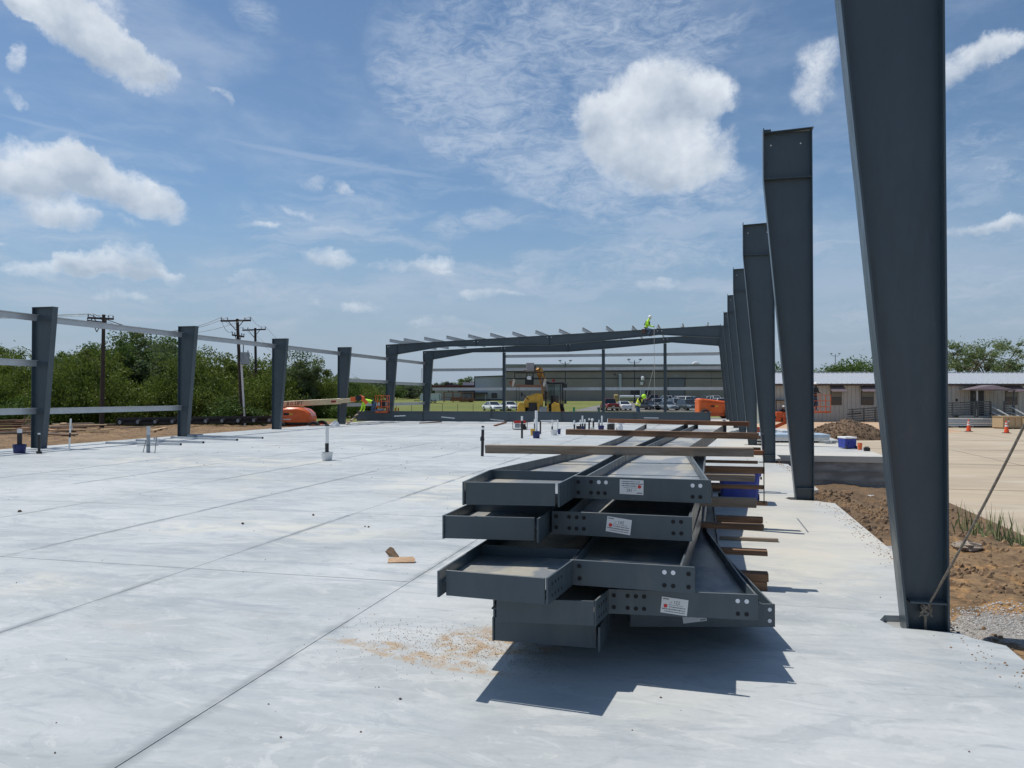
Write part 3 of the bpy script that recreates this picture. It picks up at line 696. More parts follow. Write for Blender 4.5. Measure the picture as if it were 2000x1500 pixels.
fr2, top2, bot2 = frame(7, [(-19.9, 4.82), (-19.04, 4.85), (.87, 5.66)], [(-19.15, 4.20), (-16.15, 4.68), (-9.23, 4.63), (-6.87, 4.78), (-2.18, 5.16), (.87, 4.88)], 'farther raised frame standing at the open gable end')
# Z purlins across the two frames
purx = [-18.95, -18.02, -16.68, -15.25, -13.87, -12.49, -11.12, -9.72, -8.31, -6.93, -5.54, -4.13, -2.68, -1.28, .14]
for i, x in enumerate(purx):
    y0, y1 = YC[6] - 1.75, YC[7] + .15; sh = 0
    if i >= 11: y0 = YC[6] - [.95, .7, .45, .25][i - 11]
    z = top1(x) + .006
    p = MB()
    p.bb((x - .004, y0, z + .006), (x + .004, y1, z + .19)); p.bb((x - .06, y0, z), (x + .004, y1, z + .006)); p.bb((x - .004, y0, z + .184), (x + .06, y1, z + .19))
    p.bb((x + .054, y0, z + .165), (x + .06, y1, z + .184))
    lb = ['purlin nearest the left knee of the raised roof', 'second purlin from the left on the raised roof'][i] if i < 2 else ('purlin just left of the seated worker' if i == 11 else 'purlin just right of the seated worker' if i == 12 else 'short stub purlin last before the right columns' if i == 14 else 'galvanised roof purlin, %s from the left end of the rafter' % ORD[i])
    solo('roof_purlin', p, GALV, 'galvanised ' + lb if not lb.startswith('galv') else lb, 'purlin', 'roof purlins lying across the raised rafters', loc=(x, y0, z))
    if i in (11, 12, 13, 14):
        c = MB(); c.bb((x - .10, YC[6] - .03, z), (x - .092, YC[6] + .03, z + .13)); solo('purlin_clip', c, STEEL, 'small upright clip on the rafter beside the %s purlin from the left' % ORD[i], 'clip', 'purlin clips on the nearer rafter')

def girt_y(x, y0, y1, z, label):
    p = MB(); h = .19
    p.bb((x - .004, y0, z - h + .006), (x + .004, y1, z - .006)); p.bb((x + .004, y0, z - .006), (x + .075, y1, z)); p.bb((x - .075, y0, z - h), (x + .004, y1, z - h + .006)); p.bb((x + .069, y0, z - .022), (x + .075, y1, z - .006))
    solo('wall_girt', p, GALV, label, 'girt', 'galvanised wall rails between the steel columns', loc=(x, y0, z - h))
e = .04
def gy(k0, k1, z, label): girt_y(CXL + .13, YC[k0] + e, YC[k1] - e, z, label)
gy(1, 2, 4.06, 'top galvanised rail running out of the picture left of the leftmost column')
gy(1, 2, 2.67, 'middle galvanised rail running out of the picture left of the leftmost column')
gy(1, 2, 1.22, 'lowest galvanised rail running out of the picture left of the leftmost column')
gy(2, 3, 4.05, 'top galvanised rail between the first and second left columns')
gy(2, 3, 1.21, 'low galvanised rail between the first and second left columns')
gy(3, 4, 4.03, 'single galvanised rail between the second and third left columns')
gy(4, 5, 4.03, 'single galvanised rail between the third and fourth left columns')
gy(5, 6, 4.03, 'top galvanised rail from the fourth left column to the nearer frame')
gy(5, 6, 2.56, 'middle galvanised rail from the fourth left column to the nearer frame')
gy(5, 6, 1.15, 'low galvanised rail behind the kneeling worker')
gy(6, 7, 4.02, 'top galvanised rail between the two raised frames')
gy(6, 7, 2.50, 'middle galvanised rail between the two raised frames')
gy(6, 7, 1.12, 'low galvanised rail between the two raised frames')
def gable_girt(x0, x1, z, label):
    y = YC[7] - .02; h = .20; p = MB()
    p.bb((x0, y - .004, z - h), (x1, y + .004, z)); p.bb((x0, y - .08, z - .006), (x1, y - .004, z)); p.bb((x0, y + .004, z - h), (x1, y + .08, z - h + .006))
    solo('wall_girt', p, GALV, label, 'girt', 'galvanised rails across the gable end', loc=((x0 + x1) / 2, y, z - h))
px_ = [-19.2, -13.82, -6.78, -2.62, .85]
for i in range(4):
    a, b = px_[i] + (.10 if i else .0), px_[i + 1] - (.10 if i < 3 else .0)
    nm = ['leftmost gable bay', 'gable bay behind the yellow tractor', 'gable bay between the middle and right posts', 'rightmost gable bay'][i]
    zs = [(3.54, 'upper'), (2.16, 'lower')] if i == 0 else [(4.46, 'top'), (3.54, 'middle'), (2.16, 'lower')]
    for z, q in zs:
        bb = b
        if i == 3 : bb = CX - .72 + (4.97 - z) * .096 - .02
        gable_girt(a, bb, z, '%s galvanised rail in the %s' % (q, nm))
for i, x in enumerate(px_[1:4]):
    zt = bot2(x) - .02; t = thing('wind_post', (x, YC[7] - .05, 0), ['left slim gable post beside the white cars', 'middle slim gable post beside the red pickup', 'right slim gable post among the parked cars'][i], 'post', 'slim posts in the gable end')
    for dx in (-.095, .095):
        f = MB(); f.bb((dx - .006, -.075, 0), (dx + .006, .075, zt)); part('flange', f, STEEL, t)
    f = MB(); f.bb((-.088, -.004, 0), (.088, .004, zt)); part('web', f, STEEL, t)
    f = MB(); f.bb((-.13, -.1, 0), (.13, .1, .016)); part('base_plate', f, STEEL, t)

# rafter assembly lying on blocks in front of the frames
def lying_beam(p0, p1, zlo, zhi, label):
    p0 = Vector(p0); p1 = Vector(p1); t = thing('lying_rafter', (p0.x, p0.y, 0), label, 'steel beam')
    L = (p1 - p0).length; d = (p1 - p0) / L; n_ = 5
    for i in range(n_):
        a = p0 + d * (L * i / n_); b = p0 + d * (L * (i + 1) / n_)
        f = MB(); f.bar((a.x, a.y, (zlo + zhi) / 2), (b.x, b.y, (zlo + zhi) / 2), .008, zhi - zlo - .02); part('web', f, STEEL, t, world=True)
        q = MB(); s_ = b; q.bar((s_.x - d.x * .012, s_.y - d.y * .012, (zlo + zhi) / 2), (s_.x + d.x * .008, s_.y + d.y * .008, (zlo + zhi) / 2), .16, zhi - zlo + .01); part('splice_plate', q, STEEL, t, world=True)
    for z in (zlo, zhi):
        f = MB(); f.bar((p0.x, p0.y, z), (p1.x, p1.y, z), .20, .012); part('flange', f, STEEL, t, world=True)
    return t
lying_beam((-20.0, 42.3, 0), (.26, 43.6, 0), .10, .68, 'long grey rafter lying across the far end of the slab')
# ---------------------------------------------------------------- stack of flat-lying tapered beams on timber blocks
FH = .14; TH_ = .011
def smooth_nrm(a, b):
    d = Vector((b[0] - a[0], b[1] - a[1], 0)).normalized(); return Vector((d.y, -d.x, 0))
def strip(mb, pl, z0, z1, th, inward):
    """vertical flange along a plan polyline, thickened to one side"""
    n = len(pl); off = []
    for i in range(n):
        a = pl[max(i - 1, 0)]; b = pl[min(i + 1, n - 1)]; off.append(smooth_nrm(a, b) * (th * inward))
    vs = []
    for i, p in enumerate(pl):
        q = (p[0] + off[i].x, p[1] + off[i].y)
        vs += [(p[0], p[1], z0), (p[0], p[1], z1), (q[0], q[1], z1), (q[0], q[1], z0)]
    fs = []
    for i in range(n - 1):
        a = i * 4; b = a + 4
        for k in range(4): fs.append((a + k, a + (k + 1) % 4, b + (k + 1) % 4, b + k))
    fs += [(0, 1, 2, 3), ((n - 1) * 4 + 3, (n - 1) * 4 + 2, (n - 1) * 4 + 1, (n - 1) * 4)]
    mb.add(vs, fs)
def at_y(pl, y): return float(np.interp(y, [p[1] for p in pl], [p[0] for p in pl]))
def on_plate(a, b, px, py, z=None):
    a = Vector((a[0], a[1], 0)); b = Vector((b[0], b[1], 0)); n = Vector((b.y - a.y, a.x - b.x, 0)).normalized()
    r = ray(px, py); t = (a - Vector((0, 0, EYE))).dot(n) / r.dot(n); p = Vector((0, 0, EYE)) + r * t
    if n.y > 0: n = -n
    return p, n
def flat_beam(label, zt, L, R, plate=None, plate_in=None, cross=(), cross_strips=(), holes=(), mats=None, front_web=.02):
    """L,R: plan polylines (near to far) of the outer faces of the two flanges"""
    L = [Vector((p[0], p[1], 0)) for p in L]; R = [Vector((p[0], p[1], 0)) for p in R]
    z0 = zt - FH; t = thing('flat_beam', (L[0].x, L[0].y, z0), label, 'steel beam', 'tapered beams in the stack on the slab')
    f = MB(); strip(f, L, z0, zt, TH_, 1); part('flange', f, STEEL, t, world=True)
    f = MB(); strip(f, R, z0, zt, TH_, -1); part('flange', f, STEEL, t, world=True)
    ys_ = sorted(set([round(p.y, 4) for p in L + R])); y_a = max(L[0].y, R[0].y) + front_web; y_b = min(L[-1].y, R[-1].y)
    ys_ = [y_a] + [y for y in ys_ if y_a < y < y_b] + [y_b]
    zm = z0 + FH / 2
    wv = []; wf = []
    pp = plate_in or plate
    for q, y in enumerate(ys_):
        yl = yr = y
        if q == 0 and pp: yl, yr = pp[0][1] + .013, pp[1][1] + .013
        if q == 1 and pp and y < max(pp[0][1], pp[1][1]) + .03: yl = max(yl, pp[0][1] + .014); yr = max(yr, pp[1][1] + .014)
        xa = at_y(L, yl) + TH_ + .0005; xb = at_y(R, yr) - TH_ - .0005
        if q == 0 and plate: xa, xb = max(xa, plate[0][0]), min(xb, plate[1][0])
        wv += [(xa, yl, zm - .004), (xa, yl, zm + .004), (xb, yr, zm + .004), (xb, yr, zm - .004)]
    for i in range(len(ys_) - 1):
        a = i * 4; b = a + 4
        for k in range(4): wf.append((a + k, a + (k + 1) % 4, b + (k + 1) % 4, b + k))
    wf += [(0, 1, 2, 3), tuple(len(wv) - 4 + k for k in (3, 2, 1, 0))]
    m = MB(); m.add(wv, wf); part('web', m, STEEL_D, t, world=True)
    for y in cross:
        for sg in (-1, 1):
            m = MB(); za, zb_ = (zm + .005, zt - .004) if sg > 0 else (z0 + .004, zm - .005)
            m.bar((at_y(L, y) + TH_ + .001, y, (za + zb_) / 2), (at_y(R, y) - TH_ - .001, y, (za + zb_) / 2), .010, zb_ - za); part('stiffener', m, STEEL, t, world=True)
    m = MB()
    for y in cross_strips: m.bar((at_y(L, y) + TH_ + .002, y, zm + .0055), (at_y(R, y) - TH_ - .002, y, zm + .0055), .010, .003)  # thin low strips of plain steel across the web
    if cross_strips: part('cross_strip', m, STEEL, t, world=True)
    if plate:
        a, b = plate; m = MB(); m.bar((a[0], a[1], zm), (b[0], b[1], zm), .016, FH + .004); part('end_plate', m, STEEL, t, world=True, bevel=.0015)
        A_, B_ = a, b
        off = .0095
    if plate_in:
        a, b = plate_in; m = MB(); m.bar((a[0], a[1], zm), (b[0], b[1], zm), .012, FH - .004); part('cap_plate', m, STEEL, t, world=True, bevel=.0015)
        A_, B_ = a, b
    for (px, py, kind) in holes:
        p, n = on_plate(A_, B_, px, py); m = MB()
        m.cyl(p + n * .0070, p + n * (.0100 if plate else .008), .0125, 14)
        part('bolt_hole', m, HOLE_L if kind else HOLE, t, world=True)
    return t, (A_, B_)
def Gp(x, y, z): v = G(x, y, z); return (v.x, v.y)
def paper_tag(ab, pl, num, flip, tilt, w_=.150, h_=.092, off=.0115, label='', partial=False):
    p, n = on_plate(ab[0], ab[1], *pl)
    d = Vector((ab[1][0] - ab[0][0], ab[1][1] - ab[0][1], 0)).normalized()
    M = Matrix((d, Vector((0, 0, 1)), n)).transposed() @ Matrix.Rotation(math.radians(tilt + (180 if flip else 0)), 3, 'Z')
    c = p + n * off; t = thing('shipping_tag', c, label, 'tag', 'paper tags stuck on the beam ends')
    m = MB(); m.box((0, 0, 0), (w_, h_, .0006), M=M); part('paper', m, LABEL, t)
    m = MB(); vs, fs = text_mb(num, .026); m.add([M @ (Vector((v[0] * 1.0 - .012, v[1] - .022, .0008))) for v in vs], fs); part('lettering', m, INK, t, recalc=False)
    m = MB(); q = M @ Vector((.050, .004, 0)); nn = M @ Vector((0, 0, 1)); m.cyl(q + nn * .0004, q + nn * .0009, .0115, 14); part('red_dot', m, INKRED, t)
    m = MB(); rr = random.Random(num)
    for (yy, x0, x1, hh) in ((.034, -.062, .052, .005), (.021, -.062, .066, .007), (.007, -.062, .030, .006), (-.005, -.050, .034, .003)):
        x = x0
        while x < x1:
            wl = rr.uniform(.002, .007); m.box(M @ Vector((x + wl / 2, yy, .0006)), (wl, hh * rr.uniform(.7, 1), .0003), M=M); x += wl + .0022
    x = .036
    while x < .068: m.box(M @ Vector((x, -.036, .0006)), (.004, .007, .0003), M=M); x += .0058
    m.box(M @ Vector((.022, -.018, .0006)), (.018, .0016, .0003), M=M @ Matrix.Rotation(.6, 3, 'Z'))
    part('print_lines', m, INK, t)
    return t
zA, zB, zC, zD, zE = 1.08, .88, .66, .47, .28
FAR = 13.9
# top layer
Lp = [Gp(903, 941, zA), Gp(954, 918, zA), Gp(1089, 889, zA), Gp(1156, 874, zA), Gp(1213, 853, zA), Gp(1262, 828, zA)]; Lp.append((Lp[-1][0] + .03, FAR))
Rp = [Gp(1093, 944, zA), Gp(1121, 930, zA), Gp(1197, 890, zA), Gp(1341, 828, zA)]; Rp.append((Rp[-1][0] + .03, FAR))
fl_ = lambda P, y: (at_y([Vector((q[0], q[1], 0)) for q in P], y), y)
ya = Lp[0][1] + .02
flat_beam('narrower beam at the left of the topmost layer, with sand lying in its web', zA, Lp, Rp, plate_in=((Lp[0][0] + .016, ya), (fl_(Rp, ya)[0] - .03, ya + .06)), cross=(Lp[1][1] + .05,), cross_strips=(6.5, 8.6, 11.5), front_web=.05)
La = [Gp(1143, 930, zA), Gp(1217, 890, zA), Gp(1361, 828, zA)]; La.append((La[-1][0] + .03, FAR))
Ra = [Gp(1384, 937, zA), Gp(1352, 892, zA), Gp(1341, 876, zA), Gp(1413, 831, zA)]; Ra.append((Ra[-1][0] + .05, FAR))
_, ab = flat_beam('wide beam at the right of the topmost layer with an upright paper tag', zA, La, Ra, plate=(Gp(1120, 929.5, zA), Gp(1389, 938, zA)), cross=(), cross_strips=(5.75, 8.2, 10.9),
    holes=[(1130, 941, 0), (1155, 941, 0), (1170, 941.5, 1), (1184, 942, 1), (1130, 961.5, 0), (1155, 962, 0), (1169, 962.5, 0), (1182, 963, 0), (1353, 948, 1), (1368, 948.5, 1), (1353, 970, 0), (1368, 970.5, 0)])
paper_tag(ab, (1234, 951), '281', False, -1, label='upright paper tag reading 281 on the topmost beam end')
# second layer
yb = Gp(864, 1006.5, zB)
Lb = [yb, (yb[0], yb[1] + .75), (yb[0] + .30, 9.5), (yb[0] + .32, FAR - .6)]; r_ = Gp(1052, 1013.4, zB); Rb = [r_, (r_[0] + .01, FAR - .6)]
flat_beam('narrow beam at the left of the second layer from the top', zB, Lb, Rb, plate_in=((Lb[0][0] + .014, Lb[0][1] + .012), (r_[0] - .035, r_[1] + .055)), cross=(yb[1] + .62,), cross_strips=(), front_web=.07)
a_, b_ = Gp(1078, 998, zB), Gp(1352, 1010, zB)
_, ab = flat_beam('wide beam at the right of the second layer with a tilted upside down tag', zB, [(a_[0] + .10, a_[1] + .02), (a_[0] + .12, FAR - .5)], [(b_[0] - .012, b_[1] + .02), (b_[0] + .06, 7.2), (b_[0] + .10, FAR - .5)], plate=(a_, b_), cross=(),
    holes=[(1087, 1008, 0), (1112, 1009, 0), (1127, 1010, 0), (1141, 1011, 0), (1087, 1029.5, 0), (1112.5, 1031, 0), (1126.5, 1032, 0), (1141, 1032.5, 0), (1315, 1018.5, 0), (1330.5, 1019, 0), (1315.5, 1041, 0), (1331, 1041.5, 0)])
paper_tag(ab, (1209, 1026), '291', True, -7, label='upside down paper tag reading 291 on the second beam end from the top')
# third layer (reaches farthest towards the viewer)
l_ = Gp(854, 1115, zC); pl = Gp(872, 1112.4, zC); pr_ = Gp(1066, 1128, zC); r_ = Gp(1069, 1129, zC)
Lc = [(l_[0], l_[1]), (l_[0] + .01, l_[1] + .95), (l_[0] + .30, 9.3), (l_[0] + .33, FAR - .9)]; Rc = [(r_[0] + .004, r_[1]), (r_[0] + .06, r_[1] + .5), (r_[0] + .08, FAR - .9)]
flat_beam('box-ended beam at the left of the third layer, its front nearest the camera', zC, Lc, Rc, plate_in=(pl, (pr_[0] - .004, pr_[1])), cross=(l_[1] + .78,), front_web=.09)
m = MB()
for i in range(8):
    u = .05 + .055 * (i % 4); zz = zC - (.045 if i < 4 else .105)
    a = Vector((Rc[0][0], Rc[0][1], 0)); d = (Vector((Rc[1][0], Rc[1][1], 0)) - a).normalized(); q = a + d * (u + .02); n = Vector((d.y, -d.x, 0))
    m = MB(); m.cyl((q.x, q.y, zz), (q.x + n.x * .0015, q.y + n.y * .0015, zz), .010, 10); part('bolt_hole', m, HOLE, bpy.data.objects['flat_beam.004'], world=True)
a_, b_ = Gp(1114, 1093, zC), Gp(1357, 1108, zC)
_, ab = flat_beam('wide beam at the right of the third layer without any tag', zC, [(a_[0] + .012, a_[1] + .02), (a_[0] + .03, FAR - 1.1)], [(b_[0] - .07, b_[1] + .02), (b_[0] + .02, 6.6), (b_[0] + .05, FAR - 1.1)], plate=(a_, b_),
    holes=[(1132, 1105, 0), (1132.5, 1129, 0), (1298, 1117, 1), (1315, 1118, 1), (1298, 1142.5, 0), (1315, 1144, 0), (1345, 1120.5, 0), (1345, 1146, 0)])
# fourth layer
pl = Gp(970, 1166, zD); pr_ = Gp(1160, 1173, zD); l_ = (pl[0] - .045, pl[1] + .09)
Ld = [l_, (l_[0], l_[1] + .9), (l_[0] + .25, 9.0), (l_[0] + .28, FAR - 1.5)]; Rd = [(pr_[0] + .012, pr_[1]), (pr_[0] + .06, pr_[1] + .35), (pr_[0] + .09, FAR - 1.5)]
t4, _ = flat_beam('box-ended beam at the left of the fourth layer, tucked under the nearest one', zD, Ld, Rd, plate_in=(pl, pr_), cross=(l_[1] + .7,))
m = MB()
for i in range(8):
    u = .05 + .05 * (i % 4); zz = zD - (.045 if i < 4 else .105)
    a = Vector((Rd[0][0], Rd[0][1], 0)); d = (Vector((Rd[1][0], Rd[1][1], 0)) - a).normalized(); q = a + d * (u + .01); n = Vector((d.y, -d.x, 0))
    m = MB(); m.cyl((q.x, q.y, zz), (q.x + n.x * .0015, q.y + n.y * .0015, zz), .010, 10); part('bolt_hole', m, HOLE, t4, world=True)
a_, b_ = Gp(1188, 1150, zD), Gp(1480, 1162, zD); c1_, c2_ = Gp(1449, 1127, zD), Gp(1384, 1039, zD)
_, ab = flat_beam('widest beam at the right of the fourth layer, flaring towards the viewer, tag 221', zD, [(a_[0] + .012, a_[1] + .02), (a_[0] + .03, FAR - 1.2)], [(b_[0] - .006, b_[1] + .02), (c1_[0], c1_[1]), (c2_[0], c2_[1]), (c2_[0] - .04, 7.2), (c2_[0] + .05, FAR - 1.2)], plate=(a_, b_),
    holes=[(1199, 1162, 0), (1226, 1163, 0), (1242, 1164, 0), (1258, 1164.5, 0), (1199, 1185, 0), (1226, 1186.5, 0), (1242, 1188, 0), (1258, 1188.5, 0), (1440.5, 1173, 1), (1458, 1174, 1), (1441, 1198, 0), (1458, 1199, 0)])
paper_tag(ab, (1317, 1183), '221', True, -6, label='upside down paper tag reading 221 on the flaring beam end')
# bottom layer
pl = Gp(968, 1205, zE); pr_ = Gp(1165, 1219, zE); l_ = (pl[0] - .018, pl[1] - .01)
Le = [l_, (l_[0], l_[1] + .9), (l_[0] + .22, 9.0), (l_[0] + .25, FAR - 2)]; r_ = (pr_[0] + .028, pr_[1] - .06); Re = [r_, (r_[0] + .02, FAR - 2)]
flat_beam('lowest beam at the left of the stack just above the slab', zE, Le, Re, plate_in=((pl[0] - .004, pl[1]), (pr_[0], pr_[1])), cross=(l_[1] + .7,), front_web=.07)
b_ = Gp(1513, 1180, zE); a_ = (Re[0][0] + .12, b_[1] - .22); c2_ = Gp(1405, 1062, zE)
_, ab = flat_beam('lowest wide beam at the right, sticking out past the one above it', zE, [(a_[0] + .012, a_[1] + .02), (a_[0] + .02, FAR - 2)], [(b_[0] - .012, b_[1] + .02), (c2_[0], 6.9), (c2_[0] - .03, FAR - 2)], plate=(a_, b_),
    holes=[(1502.5, 1190, 1), (1502.5, 1212, 1)])
paper_tag(ab, (1355, 1200), '', False, 7, label='paper tag half hidden on the lowest beam end')

# timbers between the layers
def timber(pR, ln, zt, h, w_, label, m=WOOD_OLD, group='timber blocks carrying the beam stack', skew=0.0):
    a = Vector((pR[0] - ln, pR[1] + skew, zt - h / 2)); b = Vector((pR[0], pR[1], zt - h / 2)); c = (a + b) / 2; d = (b - a)
    ang = math.atan2(d.y, d.x); mb = MB(); mb.box((0, 0, 0), (ln, w_, h))
    for i, v in enumerate(mb.v): mb.v[i] = (v[0] + random.uniform(-.004, .004), v[1] + random.uniform(-.004, .004), v[2] + (random.uniform(0, .003) if v[2] < 0 else random.uniform(-.003, 0)))
    o = link('timber', mb.mesh('timber', m, bevel=.003), None, c); o.rotation_euler = (0, 0, ang); return tag(o, label, 'timber', group)
def Yd(D, X): return (D + math.sin(YAW) * X) / math.cos(YAW)
timber(Gp(1498, 1118, .14), 1.75, .0695, .069, .11, 'lowest of the two timbers on the slab at the nearest block point', WOOD_OLD)
timber(Gp(1500, 1118, .14), 1.72, .139, .069, .11, 'upper of the two timbers on the slab at the nearest block point', WOOD_OLD)
timber(Gp(1498, 1071, .34), 1.75, .328, .046, .10, 'timber end sticking out alone above the slab near the flared beam', WOOD_OLD)
timber(Gp(1491, 1019, .54), 1.75, .518, .046, .10, 'timber under the third layer at the nearest block point', WOOD_OLD)
timber(Gp(1477, 973, .74), 1.72, .739, .078, .10, 'timber under the second layer at the nearest block point, its end split', WOOD_GREY)
timber(Gp(1474, 926, .94), 1.72, .938, .058, .10, 'timber just under the topmost layer at the nearest block point', WOOD_GREY)
pR, pL = G(1471, 878, 1.142), G(950, 871.5, 1.142)
timber(pR, (pR - pL).length, 1.158, .077, .09, 'long grey timber lying across the top of the beams nearest the camera', WOOD_GREY, skew=pL.y - pR.y)
pR = G(1493, 884, .94)
y2 = G(1492.6, 912, .74).y
xe = lambda px, y: float((ray(px, 900).x / ray(px, 900).y) * y)
for (px, zt, lb, mm) in ((1493, .94, 'reddish timber end just under the long top timber, at the middle block point', WOOD_RED), (1492.5, .74, 'dark timber end at the middle block point, above the blue tub', WOOD_OLD),
    (1491.5, .54, 'timber end in front of the blue tub at the middle block point', WOOD_OLD), (1498, .34, 'longest timber end low at the middle block point', WOOD_OLD), (1489, .139, 'dark timber resting on the slab at the middle block point', WOOD_OLD)):
    timber((xe(px, y2), y2), 1.75, {.94: .939, .74: .739, .54: .518, .34: .328}.get(zt, zt), {.94: .058, .74: .078, .54: .046, .34: .046}.get(zt, .069), .10, lb, mm)
timber((xe(1489, y2), y2 + .14), 1.7, .07, .069, .10, 'hidden lower timber on the slab at the middle block point', WOOD_OLD)
pR, pL = G(1486, 848, 1.142), G(1112, 840, 1.142)
timber(pR, (pR - pL).length, 1.158, .077, .09, 'brown timber lying across the beams, second from the camera', WOOD_OLD, skew=pL.y - pR.y)
pR, pL = G(1478, 826, 1.142), G(1208, 819.5, 1.142)
timber(pR, (pR - pL).length, 1.158, .077, .09, 'brown timber lying across the beams farthest from the camera', WOOD_RED, skew=pL.y - pR.y)
y3 = G(1486, 874, .74).y
for (px, zt, lb) in ((1486, .94, 'topmost timber end at the farthest block point'), (1486, .74, 'second timber end from the top at the farthest block point'), (1480, .54, 'third timber end from the top at the farthest block point'), (1480, .34, 'fourth timber end from the top at the farthest block point'), (1480, .139, 'lowest timber at the farthest block point')):
    timber((xe(px, y3), y3), 1.7, {.94: .939, .74: .739, .54: .518, .34: .328}.get(zt, zt), {.94: .058, .74: .078, .54: .046, .34: .046}.get(zt, .138), .10, lb, WOOD_OLD)
m = MB(); x_, y_ = xe(1490.5, y2 + .06), y2 - .06; m.bar((x_, y_, 1.13), (x_, y_, .30), .012, .004); m.bar((x_, y_, 1.13), (x_ - .02, y2 + 1.0, 1.16), .012, .003)
solo('strap', m, BLACK, 'thin black strap hanging down the timber ends', 'strap')
# sand and leaf litter in the top left web
m = MB(); rr = random.Random(5)
for i in range(420):
    u = rr.gauss(0, 1); v = rr.gauss(0, 1); x = -.60 + .12 * u; y = 8.0 + .30 * v
    if not (at_y([Vector((q[0], q[1], 0)) for q in Lp], y) + .05 < x < at_y([Vector((q[0], q[1], 0)) for q in Rp], y) - .05): continue
    s_ = rr.uniform(.006, .02); zz = zA - FH / 2 + .005; m.add([(x - s_, y - s_ * .4, zz), (x + s_, y, zz + s_ * .3), (x, y + s_ * .6, zz + s_ * .6), (x - s_ * .2, y + s_, zz)], [(0, 1, 2), (0, 2, 3), (0, 3, 1), (1, 3, 2)])
o = link('leaf_litter', m.mesh('leaf_litter', mat('litter', (.16, .11, .06), .95, var=.3, vscale=40))); o['kind'] = 'stuff'

# blue tub behind the stack
def tub(px0, px1, D, h):
    pa = aD(px0, 900, D); pb = aD(px1, 900, D); w_ = (pb - pa).length; c = (pa + pb) / 2; c.z = 0
    t = thing('plastic_tub', c, 'big blue plastic tub standing behind the timber ends', 'tub', rz=0)
    m = MB(); k = .46 * w_; r1 = []
    def ring(z, s): return [Vector((x * w_ / 2 * s, y * .24 * s, z)) for x, y in ((-1, -.8), (-.85, -1), (.85, -1), (1, -.8), (1, .8), (.85, 1), (-.85, 1), (-1, .8))]
    m.loft([ring(0.005, .86), ring(h * .9, .96), ring(h * .9, 1.02), ring(h, 1.03), ring(h, .97), ring(.05, .84)]); part('body', m, BLUEP, t)
    m = MB(); m.loft([ring(h + .001, 1.05), ring(h + .03, 1.05), ring(h + .05, .96)]); part('lid', m, BLUEP, t)
    m = MB()
    for sg in (-1, 1): m.bar((sg * w_ * .53, -.06, h * .8), (sg * w_ * .53, .06, h * .8), .02, .03)
    part('handle', m, BLACK, t)
    for sg in (-1, 1):
        m = MB(); m.cyl((sg * w_ * .44, .14, .06), (sg * w_ * .50, .14, .06), .06, 12); part('wheel', m, BLACK, t)
tub(1404, 1482, 11.6, .46)

# cardboard scrap
c = G(782, 1094); t = thing('cardboard_scrap', c, 'torn folded piece of brown cardboard lying on the slab', 'cardboard')
def P_(x, y, z=0.0): v = G(x, y, z) - c; return v
m = MB(); q = [P_(757, 1099.5, .003), P_(759, 1091, .004), P_(775, 1089, .012), P_(790, 1090, .004), P_(806, 1088, .03), P_(811, 1092, .028), P_(810, 1098.5, .008)]
q2 = [v + Vector((0, 0, .005)) for v in q]; n_ = len(q); m.add(q + q2, [tuple(range(n_ - 1, -1, -1)), tuple(range(n_, 2 * n_))] + [(i, (i + 1) % n_, n_ + (i + 1) % n_, n_ + i) for i in range(n_)]); part('panel', m, CARD, t)
b0 = G(768, 1089); D0 = b0.y * math.cos(YAW) - b0.x * math.sin(YAW)
def Q_(x, y, dd=0.0): return aD(x, y, D0 + dd) - c
m = MB(); q = [Q_(760, 1087), Q_(752, 1077.5, .02), Q_(758, 1071, .06), Q_(762, 1068, .07), Q_(768, 1071, .06), Q_(771, 1076, .05), Q_(779, 1087, 0), Q_(776, 1090, -.01)]
q2 = [v + Vector((.002, .006, 0)) for v in q]; n_ = len(q); m.add(q + q2, [tuple(range(n_ - 1, -1, -1)), tuple(range(n_, 2 * n_))] + [(i, (i + 1) % n_, n_ + (i + 1) % n_, n_ + i) for i in range(n_)]); part('flap', m, CARD_D, t)

# pebbles and crumbs on the slab
m = MB(); rr = random.Random(11)
def stone(m, x, y, z, s, rr):
    vs = []
    if s > .011:
        for (a, b) in ((0, 1), (1.2, 1), (2.5, 1), (3.7, 1), (5.0, 1), (.5, .55), (2.0, .55), (3.3, .55), (4.6, .55)):
            k = s * rr.uniform(.7, 1.3) * (1 if b == 1 else .62); vs.append((x + math.cos(a) * k, y + math.sin(a) * k, z + (s * rr.uniform(.35, .8) if b < 1 else -.3 * s)))
        m.add(vs, [(0, 1, 5), (1, 6, 5), (1, 2, 6), (2, 7, 6), (2, 3, 7), (3, 8, 7), (3, 4, 8), (4, 5, 8), (4, 0, 5), (5, 6, 7, 8)]); return
    for a in ((1, 0, 0), (-1, 0, 0), (0, 1, 0), (0, -1, 0), (0, 0, 1), (0, 0, -1)):
        k = s * rr.uniform(.6, 1.3); vs.append((x + a[0] * k, y + a[1] * k, z + a[2] * k * .7))
    m.add(vs, [(0, 2, 4), (2, 1, 4), (1, 3, 4), (3, 0, 4), (2, 0, 5), (1, 2, 5), (3, 1, 5), (0, 3, 5)])
for i in range(420):
    x = rr.uniform(-14, 1.7); y = rr.uniform(2.5, 26); s = rr.choice([.003, .004, .005, .007]) * (1 + max(0, y - 9) * .09); stone(m, x, y, s * .3, s, rr)
M2 = MB()
for i in range(1100):
    x = rr.gauss(-1.5, .40); y = rr.gauss(4.75, .22) - .12 * (x + 1.5)
    if x < -.8: stone(M2, x, y, .002, rr.uniform(.002, .0042), rr)
